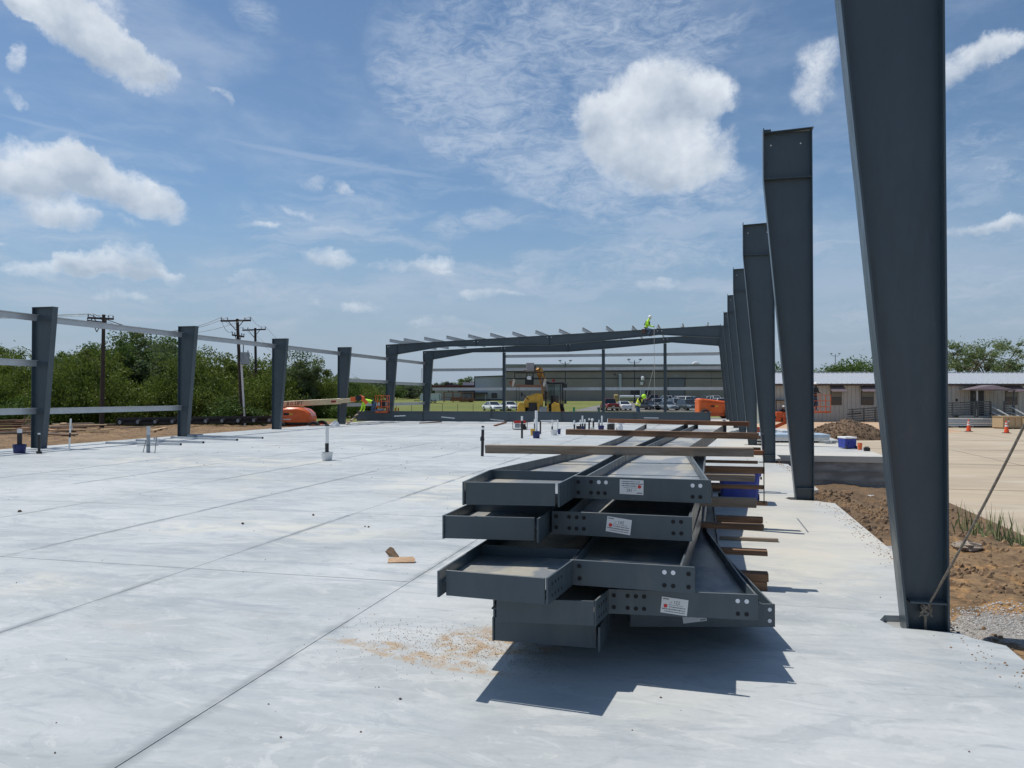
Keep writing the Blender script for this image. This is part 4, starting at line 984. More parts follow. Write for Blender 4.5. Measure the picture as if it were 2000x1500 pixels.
for (px, py, s) in ((782, 1366, .011), (740, 1343, .006), (549, 1441, .008), (474, 1024, .022), (612, 1007, .02), (38, 1000, .03), (720, 1030, .015), (713, 1029, .012), (705, 1430, .006)):
    q = G(px, py); stone(m, q.x, q.y, s * .4, s, rr)
for i in range(900):
    y = rr.uniform(3.2, 20); x = 1.84 - abs(rr.gauss(0, .10)) - (.1 if abs((y - 5.96 + 3) % 6.7474 - 3) < .8 else 0); stone(M2, x, y, .002, rr.uniform(.002, .007) * (1 + .04 * y), rr)
o = link('sawdust', M2.mesh('sawdust', mat('sawdust', (.26, .15, .075), .95, var=.4, vscale=30))); o['kind'] = 'stuff'
o = link('slab_grit', m.mesh('slab_grit', mat('grit', (.09, .06, .045), .95, var=.4, vscale=3))); o['kind'] = 'stuff'

# ---------------------------------------------------------------- pipe stubs and buckets on the slab
def bucket(c, r, h, m_, label, group=None, handle=True):
    t = thing('bucket', c, label, 'bucket', group)
    m = MB(); m.lathe((0, 0, 0), [(r * .84, .002), (r * .97, h * .78), (r * 1.05, h * .80), (r * 1.05, h * .84), (r * .99, h * .86), (r * 1.0, h * .97), (r * 1.04, h), (r * .96, h), (r * .82, .02)], 18); part('body', m, m_, t, smooth=True)
    if handle:
        m = MB(); m.tube([(r * 1.04 * math.cos(a), -.015 - r * .9 * math.sin(a) * .55, h * .9 - r * 1.0 * math.sin(a)) for a in np.linspace(0, math.pi, 9)], .004, 5); part('handle', m, GALV2, t)
    return t
def pipe(px, yb, yt, wpx, bands, label, D=None, lean=0.0, group='pipe stubs rising from the slab', cap=None, loc=None):
    """bands: [(fraction from base, material), ...] bottom to top"""
    b = G(px, yb) if loc is None else Vector(loc); Dd = b.y * math.cos(YAW) - b.x * math.sin(YAW)
    h = (yb - yt) * Dd / F_PX; r = wpx * Dd / F_PX / 2
    t = thing('pipe_stub', b, label, 'pipe', group); z = 0
    fr = [q[0] for q in bands] + [1.0]
    for i, (f0, m_) in enumerate(bands):
        m = MB(); m.cyl((lean * f0 * h, 0, f0 * h), (lean * fr[i + 1] * h, 0, fr[i + 1] * h), r * (1.0 if i == 0 else .97), 12); part('section', m, m_, t, smooth=True)
    if cap: m = MB(); m.cyl((lean * h, 0, h + .0005), (lean * h, 0, h + .02 + r * .4), r * 1.12, 12); part('cap', m, cap, t)
    return t, b, h, r, Dd
t, b, h, r, D_ = pipe(38, 885, 838, 9, [(0, ABS), (.84, PVC)], 'thick black pipe with a white top standing in a dark blue bucket'); bucket(b + Vector((0, 0, .004)), 12 * D_ / F_PX, .24, DBLUE, 'dark blue bucket round a pipe near the left edge', 'buckets on the slab', False)
t, b, h, r, D_ = pipe(76.5, 886, 846, 5, [(0, ABS), (.93, PVC)], 'thin black pipe in front of the leftmost column', lean=-.02); m = MB(); m.cyl((0, 0, 0), (0, 0, .06), r * 2.1, 12); part('collar', m, ABS, t)
t, b, h, r, D_ = pipe(135, 880.5, 818, 3.4, [(0, PVC), (.42, ABS), (.56, PVC)], 'thin white water pipe with a black band and a tap', lean=.05); m = MB(); m.cyl((.03, 0, h * .74), (.09, 0, h * .74), .018, 8); m.cyl((.09, 0, h * .74 + .02), (.09, 0, h * .74 - .06), .016, 8); part('tap', m, GALV, t)
t, b, h, r, D_ = pipe(289.5, 884, 836, 7, [(0, GALV2), (.72, GALV)], 'grey sleeve pipe with rebar stakes beside it', cap=GALV)
m = MB(); k = D_ / F_PX
m.bar((-12 * k, 0, 0), (-5 * k, 0, 24 * k), .014); m.bar((15 * k, 0, 0), (19 * k, 0, 30 * k), .014); m.bar((-23 * k, -.05, 13 * k), (26 * k, -.05, 15 * k), .014); part('rebar', m, BOLT, t)
t, b, h, r, D_ = pipe(638.5, 899, 832, 7.5, [(0, ABS), (.22, ABS), (.50, PVC)], 'white topped black pipe standing in a white bucket', cap=ABS); bucket(b + Vector((0, 0, .004)), 11.5 * D_ / F_PX, .20, WHITEP, 'battered white bucket round the pipe in the middle of the slab', 'buckets on the slab', False)
t, b, h, r, D_ = pipe(942, 891, 832, 6, [(0, ABS), (.88, PVC), (.95, ABS)], 'slim black pipe standing alone left of the beam stack', lean=.02); m = MB(); m.lathe((0, 0, h * .5), [(r * 1.2, 0), (r * 1.5, .03), (r * 1.2, .12)], 10); part('wrap', m, ABS, t)
pipe(1019.5, 856, 813, 4.2, [(0, ABS), (.80, PVC)], 'tall black pipe with a white top in front of the red generator')
t, b, h, r, D_ = pipe(1047.5, 856, 802, 5.5, [(0, PVC)], 'tallest white pipe, standing in a blue bucket'); bucket(b + Vector((0, 0, .004)), 7.6 * D_ / F_PX, .26, DBLUE, 'blue bucket round the tallest white pipe', 'buckets on the slab', False)
bucket(G(1041, 850.5), 5.5 * 30 / F_PX, .26, YELP, 'yellow bucket half behind the blue one', 'buckets on the slab', False)
pipe(1044.5, 846, 819, 3.6, [(0, ABS), (.7, PVC)], 'short black pipe behind the yellow bucket')
t, b, h, r, D_ = pipe(1055.5, 848, 822, 3.2, [(0, ABS)], 'black pipe carrying a white crossbar pipe'); m = MB(); m.bar((0, 0, h), (31 * D_ / F_PX, 0, h), .05, .05); part('crossbar', m, PVC, t)
bucket(G(1082, 850), 7.3 * 30 / F_PX, .22, WHITEP, 'white bucket with a pipe beside the crossbar pipe', 'buckets on the slab')
bucket(G(1092, 848), 3.4 * 31 / F_PX, .22, DBLUE, 'small dark blue bucket right beside the white one', 'buckets on the slab', False)
pipe(1078.5, 843, 820, 3.2, [(0, ABS), (.45, PVC)], 'left pipe of the pair over the white bucket'); pipe(1089, 843, 820, 3.2, [(0, PVC)], 'right pipe of the pair, all white')
for (px, yt, sp, w_, lb) in ((1122, 821, .62, 3.4, 'leftmost pipe of the far cluster'), (1134, 820, .6, 3.2, 'second pipe of the far cluster'), (1138, 812, .45, 3.2, 'tall white pipe near the left of the far cluster'), (1142.5, 819, .62, 3.4, 'black pipe right beside the tall white one in the far cluster'),
    (1150.5, 817, .85, 3.4, 'black pipe alone left of the bent one'), (1170, 820, .7, 2.8, 'slim pipe just left of the blue bucket in the far cluster'), (1175.5, 812, .30, 3.2, 'tallest white pipe of the far cluster'),
    (1187.5, 818, .55, 3.2, 'pipe with a white top left of the grey cylinder'), (1199, 822, .75, 3.4, 'rightmost black pipe of the far cluster')):
    pipe(px, 841.5 + random.uniform(-1.2, .6), yt, w_, [(0, ABS), (sp, PVC)], lb + ', rising from the slab', lean=random.uniform(-.02, .02))
t, b, h, r, D_ = pipe(1159, 838, 822, 3.4, [(0, ABS)], 'bent black pipe with a hooked top'); m = MB(); m.tube([(0, 0, h)] + [(-.05 - .0 - .05 * math.cos(a) * 1, 0, h + .07 * math.sin(a)) for a in np.linspace(0.2, 2.4, 6)], r, 8); part('elbow', m, PVC, t)
bucket(G(1174, 841.5), 6.0 * 35 / F_PX, .24, DBLUE, 'blue bucket with rags in the far pipe cluster', 'buckets on the slab')
bucket(G(1139, 841), 4.0 * 35 / F_PX, .20, DBLUE, 'small blue bucket near the left of the far pipe cluster', 'buckets on the slab', False)
bucket(G(1129, 840.5), 4.0 * 35 / F_PX, .2, BLACK, 'black bucket at the left end of the far pipe cluster', 'buckets on the slab', False)
bucket(G(1157, 841), 4.4 * 35 / F_PX, .14, WHITEP, 'low white bucket under the bent pipe', 'buckets on the slab', False)
b = G(1194, 842.5); t = thing('water_cooler', b, 'grey round drinks cooler among the far pipes', 'cooler')
m = MB(); m.lathe((0, 0, 0), [(.10, 0), (.12, .05), (.12, .34)], 14); part('body', m, BLACK, t, smooth=True); m = MB(); m.lathe((0, 0, .341), [(.13, 0), (.13, .06), (.10, .12)], 14); part('lid', m, WHITEP, t)
b = G(1210, 842.5); t = thing('gas_cylinder', b, 'white gas cylinder with a collar at the right end of the far pipes', 'gas cylinder')
m = MB(); m.lathe((0, 0, 0), [(.10, 0), (.15, .04), (.152, .10), (.152, .22), (.12, .29), (.04, .315)], 16); part('tank', m, WHITEP, t, smooth=True)
m = MB(); m.lathe((0, 0, .30), [(.10, 0), (.10, .10), (.09, .10), (.09, 0)], 14); part('collar', m, WHITEP, t); m = MB(); m.cyl((0, 0, .31), (0, 0, .38), .02, 8); part('valve', m, CHROME, t)
# generator
b = G(1015.5, 839); D_ = b.y * math.cos(YAW) - b.x * math.sin(YAW); k = D_ / F_PX; wd = 28 * k; hh = 18 * k
t = thing('generator', b, 'red portable generator in a black tube frame', 'generator', rz=YAW)
m = MB()
for yy in (-.2, .2):
    m.tube([(-wd / 2, yy, .06), (-wd / 2 + .03, yy, 0.02), (wd / 2 - .03, yy, .02), (wd / 2, yy, .06), (wd / 2, yy, hh - .05), (wd / 2 - .04, yy, hh), (-wd / 2 + .04, yy, hh), (-wd / 2, yy, hh - .05), (-wd / 2, yy, .06)], .016, 6)
for xx in (-wd / 2, wd / 2): m.bar((xx, -.2, hh - .03), (xx, .2, hh - .03), .03)
part('frame', m, BLACK, t); m = MB(); m.box((0, 0, hh - .07), (wd * .86, .34, .12)); part('fuel_tank', m, RED, t, bevel=.02)
m = MB(); m.box((-wd * .18, 0, hh * .42), (wd * .36, .28, hh * .42)); m.cyl((-wd * .18, -.18, hh * .4), (-wd * .18, .0, hh * .4), hh * .16, 12); part('engine', m, GALV2, t, bevel=.01)
m = MB(); m.cyl((wd * .04, 0, hh * .38), (wd * .40, 0, hh * .38), hh * .22, 14); part('alternator', m, DBLUE, t)
m = MB(); m.box((wd * .2, -.19, hh * .48), (wd * .36, .03, hh * .3)); part('control_panel', m, BLACK, t)
for sg in (-1, 1):
    m = MB(); m.cyl((wd * .32, sg * .24, .09), (wd * .32, sg * .29, .09), .09, 14); part('wheel', m, RUBBER, t)

# galvanised channels dropped by the left edge
def channel(p, q, label, w_=.15):
    p = Vector(p); q = Vector(q); d = (q - p).normalized(); x = Vector((-d.y, d.x, 0)); t = thing('steel_channel', p, label, 'channel', 'galvanised channels lying on the slab')
    m = MB(); z = Vector((0, 0, 1)); a = Vector((0, 0, 0)); b = q - p
    m.bar(a + z * .035, b + z * .035, .004, .07); m.bar(a + z * .002 + x * .05, b + z * .002 + x * .05, .095, .004); m.bar(a + z * .069 + x * .05, b + z * .069 + x * .05, .095, .004)
    part('section', m, GALV, t); m = MB(); m.bar(b + z * .035 + x * .05 - d * .0, b + z * .035 + x * .05 + d * .004, .09, .06); part('open_end_shade', m, HOLE, t)  # dark end plate stands for the shade inside the channel
channel(G(206, 867), G(351, 870), 'long galvanised channel lying nearest the camera at the left slab edge')
channel(G(265, 862), G(395, 866), 'galvanised channel just behind the nearest one at the left slab edge')
channel(G(333, 856), G(461, 861), 'galvanised channel beginning beside the second left column')
channel(G(385, 853.5), G(511, 857), 'farthest galvanised channel at the left slab edge')
channel(G(300, 858.5), G(318, 863), 'short dark channel offcut lying on the others')
m = MB(); m.box((0, 0, .05), (.55, .3, .1), rz=.5); solo('steel_offcut', m, GALV2, 'small crumpled metal offcut beside a wooden block right of the second left column', 'offcut', loc=G(381, 853), local=True)
# ---------------------------------------------------------------- small debris at the slab's far edge and on the soil
def plank(p, q, w_, h, m_, label, group=None, cat='plank', name='plank'):
    p = Vector(p); q = Vector(q); c = (p + q) / 2; d = q - p; L = d.length
    mb = MB(); mb.bar(p - c, q - c, w_, h); o = link(name, mb.mesh(name, m_, bevel=.002), None, c); return tag(o, label, cat, group)
gs = 'loose boards on the soil by the left edge'
def gl(px, py, z=-.08): return G(px, py, z)
for i, (a, b, w_, h, dz, m_, lb) in enumerate([
    ((-30, 830), (12, 820), .30, .03, .28, PLY, 'tilted plywood sheet at the far left'), ((12, 820), (44, 832), .5, .03, .22, WOOD_RED, 'reddish board sloping down at the far left'),
    ((-20, 843), (62, 837), .25, .06, .02, WOOD_RED, 'wide red-brown board lowest in the left pile'), ((-20, 848), (70, 845), .2, .08, .0, WOOD_GREY, 'grey beam lying along the front of the left pile'),
    ((-20, 835), (70, 842), .12, .04, .12, WOOD_NEW, 'pale stud on top of the left pile'), ((30, 838), (74, 838), .12, .04, .1, WOOD_NEW, 'short pale stud behind the bucket'),
    ((92, 838), (126, 831), .25, .05, .1, WOOD_NEW, 'pale board tilted up right of the leftmost column'), ((95, 842), (170, 834), .5, .08, .02, WOOD_RED, 'brown sheet stack right of the leftmost column'),
    ((116, 841), (196, 841), .14, .05, .06, WOOD_NEW, 'long pale stud lying along the soil'), ((150, 845), (212, 845), .14, .04, .02, WOOD_NEW, 'second pale stud in front of the long one'),
    ((196, 843), (222, 842), .14, .05, .06, WOOD_NEW, 'short pale board end right of the long stud'), ((152, 831), (232, 833), .12, .04, .1, WOOD_GREY, 'thin grey plank along the back of the soil'),
    ((-25, 826), (40, 824), .5, .05, .16, WOOD_OLD, 'dark brown sheet behind the left pile'), ((100, 836), (160, 838), .3, .12, .12, WOOD_OLD, 'dark boards stacked right of the leftmost column'), ((235, 838), (300, 836), .16, .05, .06, WOOD_GREY, 'grey boards lying left of the second column'), ((60, 849), (140, 851), .3, .06, .0, WOOD_OLD, 'brown board at the front of the soil by the leftmost column'),
    ((296, 843), (325, 837), .14, .04, .03, WOOD_NEW, 'single pale board alone left of the second column'), ((92, 847), (150, 850), .14, .05, 0, WOOD_GREY, 'grey plank half buried near the leftmost column')]):
    p, q = gl(*a), gl(*b); p.z += dz * .3 + .03; q.z += dz + .03; plank(p, q, w_, h, m_, lb, gs)
rr = random.Random(77); lbs = ['bottom', 'second', 'third', 'fourth', 'fifth', 'sixth', 'topmost']
for i in range(7):
    p, q = gl(-40 + rr.uniform(-8, 8), 846 - i * .4), gl(52 + rr.uniform(-14, 14), 843.5 - i * .4); p.z = q.z = -.04 + .075 * i; q.z += rr.uniform(-.01, .03)
    plank(p, q, rr.uniform(.3, .7), .05, rr.choice([WOOD_OLD, WOOD_RED, WOOD_OLD, WOOD_NEW]), '%s board of the big stack at the left edge of the picture' % lbs[i], gs)
for i in range(6):
    p, q = gl(98 + rr.uniform(-4, 8), 845.5 - i * .5), gl(185 + rr.uniform(-24, 24), 843 - i * .5); p.z = q.z = -.05 + .062 * i; p.z += rr.uniform(0, .03)
    plank(p, q, rr.uniform(.2, .5), .045, rr.choice([WOOD_OLD, WOOD_OLD, WOOD_NEW, WOOD_GREY]), '%s board of the stack between the leftmost column and the water pipe' % (lbs[i] if i < 5 else 'topmost'), gs)
gs = 'offcuts at the far end of the slab'
for (a, b, w_, h, m_, lb) in [((820, 827.5), (862, 825), .10, .05, WOOD_OLD, 'dark timber offcut lying left of centre on the far slab'), ((966, 832.5), (988, 826), .12, .05, WOOD_RED, 'red timber offcut left of the generator'),
    ((603, 833), (657, 832), .12, .04, WOOD_OLD, 'timber under the crumpled sheet at the far left of the slab'), ((676, 830), (720, 818), .12, .04, WOOD_GREY, 'timber leaning against the lying beam'), ((1217, 826.5), (1300, 827), .12, .05, PLY, 'pale lumber on the far slab behind the beam stack')]:
    p, q = G(*a), G(*b); p.z = q.z = .04
    if lb.startswith('timber leaning'): q = aY(758 - 60, 818, 41.9); p = G(678, 829, .03); q.z = .5
    plank(p, q, w_, h, m_, lb, gs)
for (a, b, lb) in [((862, 814.5), (888, 817), 'bright strip of metal by the lying beam, left one'), ((958, 819), (985, 822), 'bright strip of metal by the lying beam, middle one'), ((770, 813), (792, 812), 'bright strip of metal by the lying beam, leftmost one'), ((1258, 816), (1286, 816.5), 'bright strip of metal by the lying beam, right one')]:
    pa, qa = aD(a[0], a[1], 42.5 if a[0] < 1000 else 41.5), aD(b[0], b[1], 42.5 if a[0] < 1000 else 41.5); plank(pa, qa, .1, .05, GALV, lb, gs, 'metal strip', 'metal_strip')
# crumpled grey sheet
c = G(652, 832.5); m = MB(); k = 36.0 / F_PX
q = [(-11, 0, 0), (-9, 0, 5), (-4, .1, 9), (0, .2, 13), (4, .25, 10), (9, .2, 5), (12, .1, 1), (8, -.3, 0), (0, -.35, 3), (-6, -.3, 2)]
m.add([(x * k, y, z * k) for x, y, z in q], [(0, 1, 9), (1, 2, 9), (2, 8, 9), (2, 3, 8), (3, 4, 8), (4, 7, 8), (4, 5, 7), (5, 6, 7)]); m.add([(x * k, y + .01, z * k - .01) for x, y, z in q], [(9, 1, 0), (9, 2, 1), (9, 8, 2), (8, 3, 2), (8, 4, 3), (8, 7, 4), (7, 5, 4), (7, 6, 5)])
solo('crumpled_sheet', m, GALV, 'crumpled shiny insulation sheet lying on a timber', 'sheet', loc=c, local=True, recalc=False)

# black low frame with grey hubs by the trees
pa = aD(226, 836, 40.5); pb = aD(548, 832, 44.0); pa.z = pb.z = -.10
t = thing('low_trailer', pa, 'low black frame with a row of grey hubs in front of the trees', 'trailer'); d = (pb - pa).normalized()
for z in (.46, .22):
    m = MB(); m.bar(pa + Vector((0, 0, z)), pb + Vector((0, 0, z)), .10, .12); part('rail', m, BLACK, t, world=True)
m = MB(); m.bar(pa + Vector((0, 0, .34)) + Vector((0, .25, 0)), pb + Vector((0, .25, .34)), .04, .40); part('back_panel', m, BLACK, t, world=True)
L = (pb - pa).length
for i in range(10):
    p = pa + d * (L * (i + .35) / 10); m = MB(); m.cyl(p + Vector((0, -.16, .30)), p + Vector((0, -.02, .30)), .15, 14); w_ = part('wheel', m, RUBBER, t, world=True)
    m = MB(); m.cyl(p + Vector((0, -.175, .30)), p + Vector((0, -.16, .30)), .10, 12); part('hub', m, GALV2, w_, world=True)

# ---------------------------------------------------------------- utility poles and wires
POLE = mat('pole_wood', (.060, .043, .036), .9, var=.3, vscale=5, stretch=(6, 6, .6)); PORC = mat('insulator', (.25, .25, .26), .3)
def upole(px, yt, D, zb, lean, arms, label, cond=False, trans=False, tw=.0):
    b = aD(px, 800, D); b.z = zb; k = D / F_PX; h = EYE + (772 - yt) * k - zb
    t = thing('utility_pole', b, label, 'utility pole', 'wooden utility poles'); m = MB(); m.tube([(0, 0, 0), (lean * h * .5, 0, h * .5), (lean * h, 0, h)], [.125, .105, .085], 10); part('pole', m, POLE, t, smooth=True)
    tips = []
    for (dz, w_, off, tilt) in arms:
        c = Vector((lean * (h - dz) + off, -.15, h - dz)); ax = Vector((math.cos(YAW + tw), math.sin(YAW + tw), tilt))
        m = MB(); m.bar(c - ax * w_ / 2, c + ax * w_ / 2, .08, .10); a = part('crossarm', m, POLE, t)
        for s in (-.96, -.55, .6, .96):
            p = c + ax * (w_ / 2 * s); m = MB(); m.lathe(p + Vector((0, 0, .065)), [(.02, 0), (.042, .02), (.028, .05), (.04, .08), (.015, .12)], 8); part('insulator', m, PORC, a); tips.append(b + p + Vector((0, 0, .22)))
        m = MB()
        for s in (-1, 1): m.bar(c + ax * (w_ * .26 * s), c + Vector((0, 0, -.55)), .035)
        part('brace', m, POLE, t)
    if cond: m = MB(); m.tube([(.20 + lean * h * .62, -.12, h * .62), (.24, -.12, 0)], .055, 8); part('conduit', m, PVC, t)
    if trans:
        c = Vector((lean * h * .8 + .50, -.1, h - 2.65)); m = MB(); m.cyl(c, c + Vector((0, 0, .68)), .26, 16); a = part('transformer', m, GALV2, t, smooth=True); m = MB(); m.cyl(c + Vector((-.1, 0, .68)), c + Vector((-.1, 0, 1.15)), .03, 6); m.cyl(c + Vector((.2, 0, .68)), c + Vector((.2, 0, .8)), .03, 6); part('bushing', m, PORC, a)
    return t, tips
p1, t1 = upole(199, 614, 42, -.15, .012, [(.22, 1.35, -.05, .03), (.40, 1.0, -.3, -.05)], 'leftmost dark utility pole in front of the trees', tw=.9)
p2, t2 = upole(474, 622, 45, -.2, -.062, [(.12, 1.75, 0, .02), (1.0, .7, .1, -.15)], 'leaning utility pole with a white conduit and a transformer', cond=True, trans=True)
p3, t3 = upole(501, 640, 58, -.4, -.02, [(.15, 1.75, 0, .04)], 'utility pole just behind the leaning one')
p4, t4_ = upole(638, 720, 130, -.85, 0, [(.2, 1.5, 0, 0)], 'tiny far utility pole above the trees')
def wire(a, b, sag, label):
    a = Vector(a); b = Vector(b); pts = []
    for i in range(17): u = i / 16; p = a.lerp(b, u); p.z -= sag * 4 * u * (1 - u); pts.append(p)
    m = MB(); m.tube(pts, .011, 4); c = pts[8].copy(); solo('overhead_wire', m, BLACK, label, 'wire', 'wires between the utility poles', loc=c)
far_l = Vector((-75, 18, 5.2))
for i in (0, 1, 3): wire(t1[i], far_l + Vector((0, i * .5, i * .15)), .5, '%s thin wire running left from the leftmost utility pole' % {0: 'lowest', 1: 'middle', 3: 'topmost'}[i])
for i in (0, 1, 3): wire(t1[i + 4 if i > 1 else i], Vector(t2[i]) + Vector((0, 0, -.0)), .9, 'sagging wire from the leftmost pole to the leaning pole, %s one' % {0: 'left', 1: 'middle', 3: 'right'}[i])
for i in (0, 3): wire(t2[i], t3[i], .25, 'short wire between the leaning pole and the one behind, on the %s' % {0: 'left', 3: 'right'}[i])
for i in (0, 1, 3): wire(t3[i], t4_[i], 1.4, 'long wire descending right towards the far pole, %s one' % {0: 'left', 1: 'middle', 3: 'right'}[i])
wire(t2[4], t2[0] + Vector((0, 0, -.2)), .3, 'jumper loop on the leaning pole')

# ---------------------------------------------------------------- trees
def leaf_material(name, a, b, trans=.35):
    m = bpy.data.materials.new(name); m.use_nodes = True; t = m.node_tree; t.nodes.clear(); n = NT(t)
    pos = nd(t, 'ShaderNodeNewGeometry').outputs['Position']; f = n.mr(n.noise(pos, .55, 5, .6), .35, .65); f2 = n.mr(n.noise(pos, 5.0, 2, .5), .4, .6)
    c = n.mix(f, a, b); c = n.mix(n.m('MULTIPLY', f2, .45), c, tuple(min(1, x * 1.75) for x in a)); c = n.mix(n.m('MULTIPLY', n.mr(n.noise(pos, .35, 4, .6), .56, .66), .30), c, (.095, .090, .028))
    d = nd(t, 'ShaderNodeBsdfDiffuse'); tr = nd(t, 'ShaderNodeBsdfTranslucent'); gl_ = nd(t, 'ShaderNodeBsdfGlossy'); gl_.inputs['Roughness'].default_value = .45; gl_.inputs[0].default_value = (.8, .85, .8, 1)
    t.links.new(c, d.inputs[0]); t.links.new(n.mix(.5, c, (.10, .16, .02)), tr.inputs[0]); mx = nd(t, 'ShaderNodeMixShader'); mx.inputs[0].default_value = trans; t.links.new(d.outputs[0], mx.inputs[1]); t.links.new(tr.outputs[0], mx.inputs[2])
    m2 = nd(t, 'ShaderNodeMixShader'); m2.inputs[0].default_value = .012; t.links.new(mx.outputs[0], m2.inputs[1]); t.links.new(gl_.outputs[0], m2.inputs[2]); o = nd(t, 'ShaderNodeOutputMaterial'); t.links.new(m2.outputs[0], o.inputs[0]); return m
LEAF = [leaf_material('leaf_olive', (.100, .135, .028), (.150, .178, .038)), leaf_material('leaf_green', (.066, .112, .030), (.105, .160, .042)), leaf_material('leaf_grey_green', (.092, .125, .062), (.140, .168, .092)), leaf_material('leaf_far_hazed', (.070, .092, .058), (.100, .120, .080), .2), leaf_material('leaf_airy', (.15, .19, .095), (.20, .235, .12))]  # the far leaf colour is paled and greyed, distance haze painted in
BARK = mat('bark', (.11, .085, .065), .95, var=.3, vscale=6, bump=.6)
def tree_meshes(seed, H, R, nleaf, ls, leafm, base=.12, ncl=60, spread=.34, airy=False, cone=.0):
    r = np.random.RandomState(seed); rr = random.Random(seed)
    # branches
    tm = MB(); ends = []; forks = rr.randint(2, 4) if not airy else 3; th = H * (.18 if not airy else .30)
    tm.tube([(0, 0, -.15), (rr.uniform(-.1, .1), rr.uniform(-.1, .1), th)], [.035 * H * .6, .025 * H * .6], 7)
    for i in range(forks + 4):
        a = i * 2.4 + rr.random(); u = rr.uniform(.3, .85); e_ = Vector((math.cos(a) * R * u, math.sin(a) * R * u, H * rr.uniform(.55, .92)))
        mid = Vector((e_.x * .4, e_.y * .4, th + (e_.z - th) * .5)); tm.tube([(0, 0, th * .8), mid, e_], [.014 * H, .009 * H, .003 * H], 5); ends.append(e_)
        for j in range(3):
            b = rr.random() * 6.28; q = mid.lerp(e_, rr.uniform(.2, .9)); w_ = q + Vector((math.cos(b) * R * .35, math.sin(b) * R * .35, H * rr.uniform(.03, .16))); tm.tube([q, w_], [.005 * H, .002 * H], 4); ends.append(w_)
    cs = []; 
    while len(cs) < ncl:
        v = r.randn(3); v /= np.linalg.norm(v); k = r.rand() ** .45
        p = np.array([v[0] * R * k, v[1] * R * k, 0]); zc = H * (base + (1 - base) * .5); p[2] = zc + v[2] * k * H * (1 - base) * .5
        if v[2] < -.2: p[:2] *= 1.08
        if airy and rr.random() < .75: e_ = ends[rr.randrange(len(ends))]; p = np.array([e_.x, e_.y, e_.z]) + r.randn(3) * R * .10
        p[2] += .10 * H * math.sin(3 * math.atan2(v[1], v[0]) + seed) * max(0, v[2])
        cs.append(p)
    cs = np.array(cs); idx = r.randint(0, ncl, nleaf); sz = R * spread * (.5 + r.rand(ncl)); 
    d = r.randn(nleaf, 3); d /= np.linalg.norm(d, axis=1)[:, None]; rad = r.rand(nleaf) ** .4
    P0 = cs[idx] + d * (rad * sz[idx])[:, None] * np.array([1, 1, .62]); 
    tip = r.rand(nleaf) < .05; P0[tip, 2] += np.abs(r.randn(tip.sum())) * H * .035
    P0[:, 2] = np.maximum(P0[:, 2], .03)
    nrm = d * .7 + r.randn(nleaf, 3) * .6 + np.array([0, 0, .35]); nrm /= np.linalg.norm(nrm, axis=1)[:, None]
    t1_ = np.cross(nrm, r.randn(nleaf, 3)); t1_ /= np.linalg.norm(t1_, axis=1)[:, None]; t2_ = np.cross(nrm, t1_)
    s = ls * (.6 + .8 * r.rand(nleaf))[:, None]
    V = np.stack([P0 - t1_ * s, P0 + t2_ * s * .45, P0 + t1_ * s, P0 - t2_ * s * .45], 1).reshape(-1, 3)
    me = bpy.data.meshes.new('crown'); n = nleaf
    me.vertices.add(4 * n); me.vertices.foreach_set('co', V.ravel().astype(np.float32)); me.loops.add(4 * n); me.loops.foreach_set('vertex_index', np.arange(4 * n, dtype=np.int32)); me.polygons.add(n); me.polygons.foreach_set('loop_start', np.arange(0, 4 * n, 4, dtype=np.int32)); me.update(calc_edges=True)
    me.materials.append(leafm); return tm.mesh('trunk', BARK, smooth=True), me
def place_tree(ms, b, label, group, sc=(1, 1, 1), rz=0.0, name='tree', cat='tree'):
    t = thing(name, b, label, cat, group, rz); t.scale = sc; link('trunk', ms[0], t); link('crown', ms[1], t); return t
T = [tree_meshes(1, 5.6, 2.5, 15000, .105, LEAF[1], ncl=80), tree_meshes(2, 5.2, 2.6, 15000, .095, LEAF[0], ncl=80), tree_meshes(3, 5.4, 2.4, 14000, .095, LEAF[2], ncl=70), tree_meshes(4, 5.0, 2.7, 15000, .10, LEAF[0], ncl=90, spread=.30)]
lst = [(-45, 690, 50, 1, 5.2), (8, 671, 66, 1, 3.6), (55, 694, 48, 3, 4.5), (118, 690, 50, 0, 4), (168, 676, 47, 1, 4.6), (215, 668, 50, 0, 4.2), (252, 652, 52, 2, 4.8), (292, 651, 54, 0, 5), (330, 674, 50, 2, 4.6), (368, 692, 50, 0, 3.8), (405, 689, 50, 3, 4.8), (448, 694, 53, 1, 4.8), (492, 702, 56, 3, 4.6), (532, 709, 56, 1, 4.4),
       (573, 688, 57, 2, 4.6), (606, 706, 60, 3, 4.2), (640, 731, 66, 1, 4.0), (668, 729, 74, 0, 4.2), (700, 745, 90, 3, 5)]
names = ['tree at the left edge of the picture, cut off by the frame', 'far tree rising alone at the top left behind the rails', 'olive green tree left of the leftmost column', 'green tree just right of the leftmost column', 'tree directly left of the leftmost utility pole', 'leafy tree directly right of the leftmost utility pole', 'tall grey-green tree, highest of the left wood', 'tall green tree just right of the highest one', 'grey-green tree touching the second left column on its left side',
         'tree seen on both sides of the second left column', 'rounded olive tree right of the second left column', 'olive tree behind the leaning utility pole', 'rounded olive tree behind the second utility pole', 'tree behind the third left column', 'grey-green tree just right of the third left column', 'tree above the boom of the orange lift', 'lower olive tree sloping down towards the fourth left column', 'last tree of the left wood beside the fourth column', 'small far tree right of the fourth left column']
